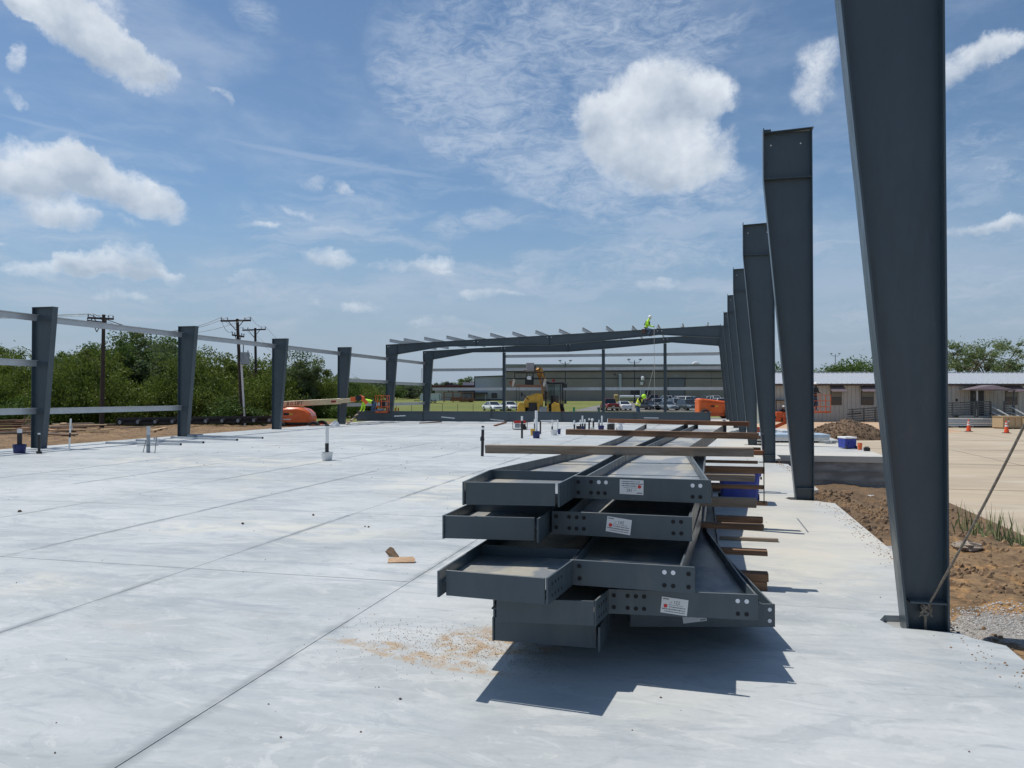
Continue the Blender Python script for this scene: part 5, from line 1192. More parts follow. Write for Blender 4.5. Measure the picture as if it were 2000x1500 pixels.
for (px, yt, D, k, wd), nm in zip(lst, names):
    D = D + 4; b = aD(px, 800, D); gz = float(gheight(np.array([b.x]), np.array([b.y]))[0]); b.z = gz - .05; h = EYE + (772 - yt) * D / F_PX - gz
    sc = h / [5.6, 5.2, 5.4, 5.0][k] * .97; w_ = sc * (wd / 4.6)
    place_tree(T[k], b, nm, 'trees of the left wood', (w_, w_, sc), rz=px * .37)
BU = [tree_meshes(21, 1.7, 1.5, 5500, .075, LEAF[1], base=0, ncl=40, spread=.42), tree_meshes(22, 1.9, 1.4, 5500, .07, LEAF[0], base=0, ncl=40, spread=.42), tree_meshes(23, 2.6, 1.8, 7000, .075, LEAF[0], base=0, ncl=50, spread=.38)]
UG = bpy.data.objects.new('undergrowth', None); COL.objects.link(UG); UG['kind'] = 'stuff'
for i, px in enumerate(list(range(-60, 545, 34)) + [690, 720]):
    D = 45.5 + (i * 7 % 5) * .8; D = D if px < 560 else 60; b = aD(px + (i * 13 % 9), 800, D); gz = float(gheight(np.array([b.x]), np.array([b.y]))[0]); b.z = gz - .08
    q = link('bush_leaves', BU[i % 3][1], UG, b, i * 1.1); q.scale = (1.1, .9, .9 + .25 * (i % 3)); q['kind'] = 'stuff'
for i, px in enumerate((612, 634, 655)):
    b = aD(px, 800, 62 + i * 2); b.z = -.8; place_tree(BU[1], b, ['dark green weeds under the left end of the cream boom', 'dark green weeds under the middle of the cream boom', 'dark green weeds under the right end of the cream boom'][i], 'weeds behind the lying beam', (1.3, 1, 1.05), rz=i, name='bush', cat='bush')
# dry branches heap by the left pile
c = aD(50, 832, 40); m = MB(); rr = random.Random(4)
for i in range(26): a = rr.uniform(-.3, 1.5); L = rr.uniform(.5, 1.1); m.tube([(rr.uniform(-.3, .1), rr.uniform(-.2, .2), 0), (math.cos(a) * L * .5 + rr.uniform(-.1, .1), rr.uniform(-.3, .3), math.sin(abs(a)) * L * .5), (math.cos(a) * L, rr.uniform(-.4, .4), abs(math.sin(a)) * L + .1)], [.016, .011, .004], 4)
c.z = -.1; solo('branch_pile', m, mat('dry_twigs', (.32, .27, .20), .9, var=.2), 'heap of bare dry branches left of the leftmost column', 'branches', loc=c, local=True)
# far woods: individual crowns where they can be told apart, one mass beyond
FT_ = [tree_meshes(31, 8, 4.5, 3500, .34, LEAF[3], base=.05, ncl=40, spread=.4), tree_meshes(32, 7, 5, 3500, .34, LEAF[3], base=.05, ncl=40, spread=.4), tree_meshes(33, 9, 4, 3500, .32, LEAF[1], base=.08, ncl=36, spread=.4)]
for i, (px, yt, D, k) in enumerate([(690, 756, 240, 0), (712, 757, 250, 1), (735, 758, 235, 0), (752, 752, 240, 2), (775, 753, 215, 2), (790, 751, 240, 0), (806, 755, 225, 1), (822, 749, 235, 2), (838, 750, 220, 0), (856, 746, 300, 0), (875, 746, 290, 1), (893, 746, 260, 2), (910, 735, 205, 2), (922, 744, 240, 0)]):
    b = aD(px, 800, D); gz = float(gheight(np.array([b.x]), np.array([b.y]))[0]); b.z = gz - .1; h = EYE + (772 - yt) * D / F_PX - gz; s = h / [8, 7, 9][k]
    place_tree(FT_[k], b, 'distant tree beyond the field, %s from the left' % ORD[i], 'distant trees beyond the field', (max(s, .7), max(s, .7), s), rz=i * 1.3)
def wood_mass():
    r = np.random.RandomState(9); n = 60000; u = r.rand(n); X = -420 + 760 * u; Y = 420 + 60 * r.rand(n) - .1 * X
    hh = 7.0 + 2.0 * np.sin(X * .05) + 1.2 * np.sin(X * .17 + 1) + .9 * np.sin(X * .41); Z = .9 + hh * r.rand(n) ** .6
    P0 = np.stack([X, Y, Z], 1); t1_ = r.randn(n, 3); t1_ /= np.linalg.norm(t1_, axis=1)[:, None]; t2_ = np.cross(t1_, r.randn(n, 3)); t2_ /= np.linalg.norm(t2_, axis=1)[:, None]; s = 1.0
    V = np.stack([P0 - t1_ * s, P0 + t2_ * s * .6, P0 + t1_ * s, P0 - t2_ * s * .6], 1).reshape(-1, 3); me = bpy.data.meshes.new('distant_wood')
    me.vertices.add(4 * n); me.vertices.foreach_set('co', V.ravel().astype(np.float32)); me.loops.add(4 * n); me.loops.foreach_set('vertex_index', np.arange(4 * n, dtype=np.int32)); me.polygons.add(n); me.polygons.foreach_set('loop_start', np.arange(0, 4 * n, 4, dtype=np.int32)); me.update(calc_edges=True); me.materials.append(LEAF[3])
    o = link('distant_wood', me); o['kind'] = 'stuff'
wood_mass()
# trees on the right, behind the office trailer
TR = tree_meshes(41, 6, 3.4, 12000, .13, LEAF[1], ncl=60, spread=.36); TA = tree_meshes(42, 7.6, 4.4, 6000, .10, LEAF[4], base=.45, ncl=64, spread=.125, airy=True)
for (px, yt, D, ms, hh, wx, lb) in [(1592, 722, 85, TR, 6, .7, 'small tree top beside the second right column'), (1640, 712, 84, TR, 6, .85, 'dark tree behind the office trailer roof'), (1672, 698, 82, TR, 6, 1.0, 'dense dark tree behind the office trailer, left of the nearest column'), (1525, 700, 95, TR, 6, .8, 'tree glimpsed between the second and third right columns'),
    (1880, 660, 82, TA, 7.6, 1.05, 'airy feathery tree behind the office trailer, left half'), (1935, 658, 84, TA, 7.6, 1.0, 'airy feathery tree behind the office trailer, right half'), (1995, 708, 88, TR, 6, .8, 'low green tree top at the right edge of the picture')]:
    b = aD(px, 800, D); b.z = -.85; h = EYE + (772 - yt) * D / F_PX + .85; place_tree(ms, b, lb, None, (wx * h / hh, wx * h / hh, h / hh * .97), rz=px * .2)

# grass tufts on the clay bank
m = MB(); rr = random.Random(8)
for (cx, cy_, n_, hh) in ((4.55, 13.6, 150, .26), (4.75, 12.7, 190, .30), (4.9, 11.8, 200, .30), (4.6, 12.9, 60, .45), (4.9, 10.9, 120, .22), (4.5, 14.6, 60, .5), (4.95, 12.3, 260, .34)):
    for i in range(n_):
        x = cx + rr.gauss(0, .22); y = cy_ + rr.gauss(0, .30); a = rr.random() * 6.28; h_ = hh * rr.uniform(.4, 1.2); l = rr.uniform(.02, .16); w_ = .010; z0_ = -.80
        m.add([(x - w_ * math.sin(a), y + w_ * math.cos(a), z0_), (x + w_ * math.sin(a), y - w_ * math.cos(a), z0_), (x + l * .4 * math.cos(a), y + l * .4 * math.sin(a), z0_ + h_ * .6), (x + l * math.cos(a), y + l * math.sin(a), z0_ + h_)], [(0, 1, 2), (0, 2, 3), (1, 3, 2)])
o = link('grass', m.mesh('grass', mat('grass_blade', (.26, .29, .13), .8, var=.35, vscale=3), recalc=False)); o['kind'] = 'stuff'
# rubble, pebbles and clods on the bank
def hr1(x, y): return float(hr(np.array([x]), np.array([y]))[0])
m = MB(); rr = random.Random(12)
hubs = [(rr.uniform(2.1, 4.9), 4.6 + rr.random() ** 1.2 * 15, rr.uniform(.12, .5)) for _ in range(70)]
for i in range(7500):
    if i % 3: hx, hy, hs = hubs[i % 70]; x = rr.gauss(hx, hs * .6); y = rr.gauss(hy, hs * 1.2)
    else: x = rr.uniform(1.9, 5.0); y = 4.2 + (rr.random() ** 1.4) * 16
    if not (1.9 < x < 5.15 and y < 21.5): continue
    if True:
        s = rr.choice([.005, .006, .007, .008, .009, .010, .012, .014, .018, .024, .032, .045]) * rr.uniform(.6, 1.2) * (1.25 if y > 9 else .8); stone(m, x, y, hr1(x, y) + s * .2, s, rr)
CL = link('clods', m.mesh('clods', mat('clod', (.34, .215, .115), .95, vscale=1.3, col2=(.085, .058, .038)))); CL['kind'] = 'stuff'
m = MB()
for i in range(4200):
    a = rr.random() * 6.28; k = rr.random() ** .5; x = 2.75 + math.cos(a) * k * 1.1; y = 6.3 + math.sin(a) * k * .45 + (x - 2.7) * -.2; s = rr.uniform(.004, .0105); stone(m, x, y, hr1(x, y) + s * .3, s, rr)
o = link('gravel', m.mesh('gravel', mat('pale_gravel', (.42, .41, .39), .9, var=.35, vscale=30))); o['kind'] = 'stuff'
def chunk(px, py, z, s, m_, label, sc=(1, 1, .5), name='rubble_chunk', cat='rubble'):
    c = G(px, py, z); m = MB(); m.ball((0, 0, 0), s, 12, sc); rr = random.Random(px)
    m.v = [tuple(Vector(v) * (1 + rr.uniform(-.24, .24))) for v in m.v]; c.z = hr1(min(max(c.x, 1.9), 5.1), c.y) + s * sc[2] * .6; return solo(name, m, m_, label, cat, loc=c, local=True)
chunk(1890, 1134, -.35, .125, mat('rubble', (.30, .25, .20), .95, var=.45, vscale=22, bump=1), 'rough lump of rubble lying on the clay right of the nearest column', (1.1, .8, .42))
chunk(1977, 1090, -.5, .035, WHITEP, 'small white pebble on the bank near the grass', (1, 1, .8)); 
c = G(1940, 1092, -.5); c.z = hr1(min(c.x, 5.), c.y) + .03; m = MB(); m.lathe((0, 0, 0), [(.03, 0), (.032, .02), (.032, .15), (.014, .19), (.014, .21)], 12)
for i, v in enumerate(m.v): m.v[i] = (v[2] - .1, v[0] * .8, v[1] * .8)
solo('plastic_bottle', m, mat('clear_plastic', (.42, .46, .47), .2, spec=.7), 'crushed clear plastic bottle on the clay bank', 'bottle', loc=c, local=True)
chunk(1700, 964, -.7, .09, WHITEP, 'white scrap of pipe in the dirt behind the nearest column', (1.4, .5, .5), 'scrap', 'scrap')

# guy cable tied to the nearest column's foot
foot = Vector((1.36 + .05, Y0c - .075, .105)); far_ = aD(2010, 812, 4.7); foot2 = aD(1809, 1189, 5.345)
t = thing('guy_cable', foot2, 'steel cable running up right from the foot of the nearest column', 'cable'); m = MB(); pts = [foot2.lerp(far_, u) + Vector((0, 0, -.03 * 4 * u * (1 - u))) for u in np.linspace(0, 1, 12)]
d = (far_ - foot2).normalized(); pts.append(far_ + d * 2.5); pts.append(far_ + d * 5); m.tube(pts, .0085, 7); part('cable', m, ROPE, t, world=True, smooth=True)
m = MB(); m.tube([foot2 + Vector((-.003, .0, .02)), foot2 + Vector((-.006, .0, -.10)), foot2 + Vector((-.004, 0, -.24))], .010, 7); part('tail', m, ROPE, t, world=True)
m = MB()
for i in range(5):
    a = i * 1.3; c = foot2 + Vector((.004 * math.cos(a), 0, -.004 + .014 * math.sin(a * 1.7))); m.tube([c + Vector((.030 * math.cos(b), -.018 * math.sin(b), .026 * math.sin(b + a) )) for b in np.linspace(0, 6.0, 11)], .0075, 6)
for (dx, dz) in ((-.045, -.03), (-.05, -.055), (.035, -.05)): m.tube([foot2, foot2 + Vector((dx, -.01, dz))], .007, 5)
part('knot', m, ROPE, t, world=True, smooth=True)
# ---------------------------------------------------------------- people
def person(loc, rz, J, label, shirt, trousers, hat=HAT, long_sleeve=True, vest=None, scale=1.0, headdir=(0, -1, 0), gloves=None, harness=False, bag=False):
    """J: joint dictionary in local metres; figure faces -Y. Body is one skinned surface."""
    t = thing('person', loc, label, 'person', rz=rz)
    J = {k: Vector(v) * scale for k, v in J.items()}
    chains = [('pelvis', 'waist'), ('waist', 'chest'), ('chest', 'neck'), ('neck', 'head'),
              ('chest', 'shL'), ('shL', 'elL'), ('elL', 'wrL'), ('wrL', 'haL'), ('chest', 'shR'), ('shR', 'elR'), ('elR', 'wrR'), ('wrR', 'haR'),
              ('pelvis', 'hiL'), ('hiL', 'knL'), ('knL', 'anL'), ('anL', 'toL'), ('pelvis', 'hiR'), ('hiR', 'knR'), ('knR', 'anR'), ('anR', 'toR')]
    rad = dict(pelvis=(.15, .12), waist=(.135, .105), chest=(.165, .12), neck=(.06, .06), head=(.095, .11), shL=(.075, .075), elL=(.048, .048), wrL=(.033, .033), haL=(.042, .026), shR=(.075, .075), elR=(.048, .048), wrR=(.033, .033), haR=(.042, .026),
               hiL=(.095, .095), knL=(.065, .065), anL=(.048, .048), toL=(.045, .036), hiR=(.095, .095), knR=(.065, .065), anR=(.048, .048), toR=(.045, .036))
    names = list(rad); ix = {n: i for i, n in enumerate(names)}
    me = bpy.data.meshes.new('body'); me.from_pydata([J[n] for n in names], [(ix[a], ix[b]) for a, b in chains], [])
    o = bpy.data.objects.new('body', me); COL.objects.link(o); md = o.modifiers.new('s', 'SKIN'); md.use_smooth_shade = True
    for n in names:
        sv = me.skin_vertices[0].data[ix[n]]; sv.radius = (rad[n][0] * scale, rad[n][1] * scale); sv.use_root = (n == 'pelvis')
    sb = o.modifiers.new('u', 'SUBSURF'); sb.levels = 1; sb.render_levels = 1
    bpy.context.view_layer.update(); ev = bpy.data.meshes.new_from_object(o.evaluated_get(bpy.context.evaluated_depsgraph_get()))
    bpy.data.objects.remove(o)
    mats = [shirt, trousers, SKINM, BOOT, gloves or SKINM]; 
    for m in mats: ev.materials.append(m)
    bone = {}
    for a, b in chains:
        k = 0
        if b in ('head', 'neck') and a in ('neck', 'chest'): k = 2 if a == 'neck' else 0
        elif b[:2] in ('wr',): k = 0 if long_sleeve else 2
        elif b[:2] == 'ha': k = 4
        elif b[:2] in ('hi', 'kn', 'an'): k = 1
        elif b[:2] == 'to': k = 3
        bone[(a, b)] = k
    for p in ev.polygons:
        c = p.center; best = 9; kk = 0
        for (a, b), k in bone.items():
            A, B = J[a], J[b]; ab = B - A; u = max(0, min(1, (c - A).dot(ab) / max(ab.length_squared, 1e-9))); dd = (c - A - ab * u).length - (.05 if k in (0, 1) else 0)
            if dd < best: best = dd; kk = k
        p.material_index = kk; p.use_smooth = True
    body = link('body', ev, t)
    # fingers and thumbs, bent
    m = MB()
    for s in ('L', 'R'):
        w, h = J['wr' + s], J['ha' + s]; d = (h - w).normalized(); side = d.cross(Vector((0, 0, 1)));
        side = side.normalized() if side.length > .1 else Vector((1, 0, 0)); dn = side.cross(d)
        for i, ln in enumerate((.062, .072, .068, .052)):
            b = h + side * (-.030 + .020 * i) * scale; m.tube([b, b + (d * ln * .55 + dn * -.008) * scale, b + (d * ln * .85 - dn * .035) * scale], [.0095 * scale, .0085 * scale, .007 * scale], 5)
        b = w + d * .03 * scale - side * .03 * scale; m.tube([b, b + (d * .03 - side * .03) * scale, b + (d * .06 - side * .035) * scale], [.011 * scale, .010 * scale, .008 * scale], 5)
    part('fingers', m, gloves or SKINM, body)
    hd = Vector(headdir).normalized(); H = J['head']
    m = MB(); m.ball(H + hd * .085 * scale, .022 * scale, 6, (.8, 1, 1.1))
    for s in (-1, 1): q = H + hd.cross(Vector((0, 0, 1))).normalized() * s * .088 * scale; m.ball(q, .022 * scale, 6, (.5, 1, 1.3))
    part('nose_and_ears', m, SKINM, body)
    m = MB()
    for s in (-1, 1): q = H + hd * .082 * scale + hd.cross(Vector((0, 0, 1))).normalized() * s * .032 * scale + Vector((0, 0, .02 * scale)); m.ball(q, .011 * scale, 6)
    m.box(H + hd * .084 * scale - Vector((0, 0, .05 * scale)), (.04 * scale, .012, .008)); part('eyes_and_mouth', m, DARKCLOTH, body)
    if hat:
        m = MB(); R = hd.to_track_quat('-Y', 'Z').to_matrix(); top = H + Vector((0, 0, .05 * scale)) - hd * .005
        m.lathe((0, 0, 0), [(.125, 0), (.128, .012), (.118, .03), (.11, .075), (.08, .115), (.03, .135)], 16); m.box((0, -.135, .01), (.14, .07, .012))
        m.v = [tuple(top + (R @ Vector(v)) * scale * .98) for v in m.v]; part('hard_hat', m, hat, t, smooth=True)
    m = MB(); up_ = (J['neck'] - J['pelvis']).normalized()
    if vest:
        pts = []
        axx = (J['shL'] - J['shR']).normalized(); fy = up_.cross(axx).normalized(); rings = []
        for q, rx, ry in ((J['pelvis'].lerp(J['waist'], .3), .175, .145), (J['waist'], .165, .14), (J['chest'], .20, .155), (J['chest'].lerp(J['neck'], .6), .15, .11)):
            rings.append([q + axx * (rx * math.cos(a) * scale) + fy * (ry * math.sin(a) * scale) for a in np.linspace(0, 6.283, 13)[:-1]])
        m.loft(rings); part('vest', m, vest, t, smooth=True)
        m = MB(); q = J['waist']; m.loft([[q + up_ * dz + axx * (.178 * math.cos(a)) + fy * (.152 * math.sin(a)) for a in np.linspace(0, 6.283, 13)[:-1]] for dz in (-.02, .03)]); part('reflective_band', m, WHITEP, t)
    m = MB(); axx = (J['shL'] - J['shR']).normalized(); fy = up_.cross(axx).normalized(); q = J['pelvis'].lerp(J['waist'], .25)
    m.loft([[q + up_ * dz + axx * (.175 * math.cos(a) * scale) + fy * (.145 * math.sin(a) * scale) for a in np.linspace(0, 6.283, 13)[:-1]] for dz in (-.03, .03)])
    part('belt', m, DARKCLOTH if not bag else BROWNB, t)
    if harness:
        m = MB()
        for s in ('L', 'R'): m.tube([J['sh' + s].lerp(J['neck'], .4) + fy * .09, J['waist'] + fy * .13 + axx * (.06 if s == 'L' else -.06)], .016, 5); m.tube([J['sh' + s].lerp(J['neck'], .4) - fy * .11, J['waist'] - fy * .135 + axx * (.06 if s == 'L' else -.06)], .016, 5)
        part('harness', m, DARKCLOTH, t)
    if bag:
        m = MB(); b = J['pelvis']; m.box(b + Vector((.20, .10, -.15)), (.12, .24, .26)); m.box(b + Vector((-.20, .10, -.13)), (.12, .22, .22)); part('tool_bag', m, BROWNB, t, bevel=.02)
    return t
# seated on the raised rafter, turned to the right, hands forward on the work
xs1 = aY(1265, 650, YC[6]).x; zr = top1(xs1)
seat = dict(pelvis=(0, 0, .10), waist=(0, -.02, .30), chest=(0, -.12, .52), neck=(0, -.19, .67), head=(0, -.27, .82), shL=(.17, -.13, .58), elL=(.23, -.22, .32), wrL=(.14, -.42, .26), haL=(.11, -.50, .26), shR=(-.17, -.13, .58), elR=(-.23, -.20, .32), wrR=(-.12, -.40, .22), haR=(-.09, -.48, .21),
            hiL=(.10, -.03, .05), knL=(.16, -.40, .05), anL=(.19, -.22, -.34), toL=(.19, -.38, -.40), hiR=(-.10, -.03, .05), knR=(-.22, -.38, .0), anR=(-.20, -.16, -.36), toR=(-.20, -.33, -.42))
wk = person((xs1 - .10, YC[6] - .0, zr - .04), math.radians(82), seat, 'worker in a lime shirt and white hard hat seated high on the raised rafter', HIVIS, DENIM, harness=True, bag=True, headdir=(0, -.8, -.45), long_sleeve=True, gloves=DARKCLOTH, scale=.88)
m = MB(); pa = aY(1277.5, 634, YC[6] - .25); pb = aY(1278.5, 803, YC[6] - .25); m.tube([pa, pb], .012, 4); pc = aY(1262, 780, YC[6] - .2); pm = aY(1276, 722, YC[6] - .2); solo('hanging_rope', m, mat('pale_rope', (.55, .52, .46), .8), 'thin pale rope hanging straight down from the seated worker', 'rope')
m = MB(); m.tube([pm, aY(1268, 752, YC[6] - .2), pc], .014, 4); solo('hanging_rope', m, MATS['pale_rope'], 'slanting pale rope left of the straight one, below the seated worker', 'rope')
# bent forward behind the lying beam
D = 46.5; b = aD(1246, 800, D); b.z = 0
stand = dict(pelvis=(0, .02, .92), waist=(0, -.02, 1.08), chest=(0, -.14, 1.32), neck=(0, -.25, 1.44), head=(0, -.37, 1.50), shL=(.18, -.17, 1.36), elL=(.24, -.30, 1.10), wrL=(.12, -.50, 1.12), haL=(.09, -.58, 1.13), shR=(-.18, -.17, 1.36), elR=(-.24, -.28, 1.10), wrR=(-.10, -.48, 1.08), haR=(-.07, -.56, 1.08),
             hiL=(.10, .02, .88), knL=(.12, -.06, .48), anL=(.13, .02, .08), toL=(.14, -.16, .04), hiR=(-.10, .02, .88), knR=(-.12, -.02, .48), anR=(-.13, .08, .08), toR=(-.14, -.10, .04))
person(b, math.radians(62) + YAW, stand, 'worker in a yellow safety vest and lime hood bent over behind the lying beam', DARKCLOTH, DENIM, hat=None, vest=HIVISY, headdir=(0, -.6, -.8), gloves=DARKCLOTH, scale=1.02)
m = MB(); bb_ = b + Vector((math.sin(math.radians(62) + YAW) * .37, -math.cos(math.radians(62) + YAW) * .37, 1.53)); m.ball((0, 0, 0), .145, 12, (1, 1, 1.05)); solo('hood', m, HIVIS, 'lime green hood over the head of the bent worker', 'hood', loc=bb_, local=True, smooth=True)
# kneeling on all fours on the lying beam
D = 43.6; b = aD(722, 803, D); b.z = .69
kneel = dict(pelvis=(0, .22, .46), waist=(0, .02, .52), chest=(0, -.22, .56), neck=(0, -.38, .60), head=(0, -.52, .60), shL=(.17, -.28, .54), elL=(.19, -.34, .27), wrL=(.19, -.40, .06), haL=(.19, -.47, .02), shR=(-.17, -.26, .54), elR=(-.20, -.28, .27), wrR=(-.19, -.30, .06), haR=(-.19, -.38, .02),
             hiL=(.10, .24, .42), knL=(.13, .10, .06), anL=(.13, .52, .08), toL=(.13, .66, .04), hiR=(-.10, .24, .42), knR=(-.13, .20, .06), anR=(-.13, .62, .10), toR=(-.13, .76, .06))
person(b, math.radians(-88) + YAW, kneel, 'worker in a lime shirt and jeans kneeling on all fours on the lying beam', HIVIS, DENIM, hat=mat('pinkish_hard_hat', (.60, .42, .38), .5), headdir=(0, -.7, -.6), long_sleeve=True, scale=1.12)

# ---------------------------------------------------------------- orange boom lifts
def lift_body(t, L, H, W, mt=ORANGE):
    pr = [(-L * .5, .0), (-L * .5, H * .62), (-L * .42, H * .86), (-L * .18, H * .99), (L * .12, H), (L * .34, H * .86), (L * .46, H * .60), (L * .5, H * .30), (L * .47, 0)]
    m = MB(); rings = []
    for y, s in ((-W / 2, .86), (-W / 2 + .10, .97), (W / 2 - .10, .97), (W / 2, .86)): rings.append([Vector((p[0] * s, y, .02 + p[1] * (s if p[1] > 0 else 1))) for p in pr])
    m.loft(rings); b = part('hood', m, mt, t, smooth=True)
    m = MB()
    for i in range(3): x = -L * .32 + L * .22 * i; m.box((x, -W * .36, H * .935), (L * .12, .05, H * .07))
    m.bar((-L * .40, -W / 2 - .005, H * .34), (L * .38, -W / 2 - .005, H * .36), .02, .035); part('ridge', m, mt, t)
    m = MB(); m.box((-L * .18, -W / 2 - .003, H * .56), (L * .14, .01, H * .14)); part('decal', m, DARKCLOTH, t)
    m = MB(); m.box((-L * .05, -W / 2 - .003, H * .56), (L * .09, .01, H * .14)); part('decal', m, YEL, t)
    m = MB(); m.box((-L * .16, -W / 2 - .003, H * .22), (L * .20, .01, H * .06)); part('decal', m, LABEL, t)
    m = MB(); m.box((0, 0, -.04), (L * .9, W * .9, .10)); part('turntable', m, BLACK, t)
    return b
def wheel(t, c, r, w_, n=16, hubm=ORANGE_D):
    m = MB(); c = Vector(c); m.lathe((0, 0, 0), [(r * .55, -w_ / 2), (r * .93, -w_ / 2), (r, -w_ * .3), (r, w_ * .3), (r * .93, w_ / 2), (r * .55, w_ / 2)], n); m.v = [tuple(c + Vector((v[0], v[2], v[1]))) for v in m.v]
    a = part('wheel', m, RUBBER, t, smooth=True); m = MB(); m.cyl(c + Vector((0, -w_ * .52, 0)), c + Vector((0, w_ * .52, 0)), r * .55, n); part('hub', m, hubm, a); return a
D = 42.5; k = D / F_PX; pb = aD(585, 830, D); gz = -.50; pb.z = gz
t = thing('boom_lift', pb, 'orange boom lift with a cream telescopic boom lettered JLG LIFT', 'boom lift', rz=YAW + .0)
m = MB(); m.box((.1, 0, .38), (2.3, 1.1, .24)); m.box((-.5, -.5, .34), (.9, .12, .30)); part('chassis', m, ORANGE_D, t, bevel=.02)
for (x, y) in ((-.85, -.85), (1.0, -.85), (-.85, .85), (1.0, .85)): wheel(t, (x, y, .36), .36, .28)
hb = lift_body(t, 2.05, .84, 1.25)
for o in t.children:
    if o.name.split('.')[0] in ('hood', 'ridge', 'decal', 'turntable'): o.location = (-.18, 0, .62)
m = MB(); m.prism([(-1.35 + .0, 1.62), (-1.0, 1.60), (-1.0, 1.9), (-1.35, 1.88)], 1, -.15, .15); part('boom_pivot', m, BLACK, t)
# boom: from above the hood's left end to the lift's jib on the right
def L_(px, py): v = aD(px, py, D) - pb; return Vector((v.dot(_rt), 0, v.z))
a, b_ = L_(553, 789.3), L_(665, 783.5); c_, d_ = L_(655, 784), L_(692, 781)
m = MB(); m.bar(a, b_, .28, .31); part('boom', m, TAN, t, bevel=.015)
m = MB(); m.bar(b_.lerp(a, .02) , d_, .22, .235); part('boom_section', m, TAN, t, bevel=.01)
m = MB(); m.prism([(a.x - .25, a.z + .12), (a.x, a.z + .155), (a.x, a.z - .155)], 1, -.14, .14); part('boom_foot', m, TAN, t)
m = MB(); m.box(L_(589, 798) + Vector((0, 0, .0)), (.22, .2, .26)); part('boom_rest', m, TAN, t)
ax = (b_ - a).normalized(); M = Matrix((ax, ax.cross(Vector((0, 1, 0))) * -1, Vector((0, -1, 0)))).transposed()
zz_ = Vector((0, -1, 0)); yy_ = Vector((-ax.z, 0, ax.x)); M = Matrix((ax, yy_, zz_)).transposed()
vs, fs = text_mb('JLG LIFT', .27); cen = L_(577, 788.2) + Vector((0, -.148, 0)); m = MB()
for dx in (0, .009): m.add([cen + M @ (Vector((v[0] * .92 + v[1] * .22 + dx, v[1], dx * .1))) for v in vs], fs)
part('lettering', m, INK, t, recalc=False)
m = MB(); m.box(L_(652.5, 784.2) + Vector((0, -.115 - .03, 0)), (.27, .008, .11), M=Matrix.Rotation(-math.atan2(ax.z, ax.x), 3, 'Y')); part('decal', m, RED, t)
m = MB(); m.box(L_(652.5, 784.2) + Vector((0, -.151, 0)), (.20, .004, .03), M=Matrix.Rotation(-math.atan2(ax.z, ax.x), 3, 'Y')); part('lettering', m, INK, t)
m = MB(); m.box(L_(709.0, 779) , (.14, .3, .30)); m.box(L_(690, 779) + Vector((0, 0, -.02)), (.28, .26, .26)); part('boom_head', m, ORANGE, t, bevel=.02)
m = MB(); m.cyl(L_(701, 778) + Vector((0, -.2, .02)), L_(701, 778) + Vector((0, .2, .02)), .16, 14); part('knuckle', m, BLACK, t)
m = MB(); m.bar(L_(703, 773), L_(717, 788), .16, .18); part('jib', m, ORANGE, t, bevel=.01)
# basket of that lift beyond the kneeling worker
def basket(t, c, w_, d_, h_, m_, floor=ORANGE_D, rails=3, rname='basket_rail'):
    c = Vector(c); m = MB(); m.box(c + Vector((0, 0, .04)), (w_, d_, .10)); part('basket_floor', m, floor, t)
    xs_ = (-w_ / 2, 0, w_ / 2); ysx = (-d_ / 2, d_ / 2)
    for x in xs_:
        for y in ysx: m = MB(); m.cyl(c + Vector((x, y, .08)), c + Vector((x, y, h_)), .022, 6); part('basket_post', m, m_, t)
    for i in range(rails):
        z = h_ * (1 - .33 * i); m = MB()
        for y in ysx: m.bar(c + Vector((-w_ / 2, y, z)), c + Vector((w_ / 2, y, z)), .035)
        for x in (-w_ / 2, w_ / 2): m.bar(c + Vector((x, -d_ / 2, z)), c + Vector((x, d_ / 2, z)), .035)
        part(rname, m, m_, t)
basket(t, L_(729, 803) + Vector((0, 3, -.15)), .68, .8, 1.0, ORANGE)
m = MB(); m.box(L_(729, 803) + Vector((0, 3.1, .35)), (.3, .2, .5)); part('control_box', m, DARKCLOTH, t)
# second lift beside the right columns
D = 54; k = D / F_PX; pb = aD(1394, 822, D); pb.z = -.02
t = thing('boom_lift', pb, 'orange boom lift hood half hidden by the right columns', 'boom lift', rz=YAW)
m = MB(); m.box((.1, 0, .30), (2.3, 1.3, .22)); part('chassis', m, ORANGE_D, t)
for (x, y) in ((-.8, -.8), (.9, -.8), (-.8, .8), (.9, .8)): wheel(t, (x, y, .34), .34, .26)
L = 2.35; H = 1.0; m = MB(); pr = [(-L / 2, .0), (-L / 2, H * .92), (-L * .44, H), (L * .30, H * .80), (L / 2, H * .72), (L / 2, 0)]
rings = [[Vector((p[0] * s, y, .42 + p[1] * s)) for p in pr] for y, s in ((-.62, .93), (-.55, 1), (.55, 1), (.62, .93))]; m.loft(rings); part('hood', m, ORANGE, t)
m = MB(); m.bar((-L * .42, -.635, .42 + H * .78), (L * .4, -.635, .42 + H * .60), .03, .05); part('ridge', m, ORANGE_D, t)
m = MB(); m.box((-L * .10, -.64, .42 + H * .46), (L * .10, .012, .12)); part('decal', m, INK, t); m = MB(); m.box((0.05, -.64, .42 + H * .46), (L * .08, .012, .12)); part('decal', m, YEL, t)
m = MB(); m.box((-L * .3, -.62, .42 + .02), (L * .30, .04, .14)); part('step', m, TAN, t)
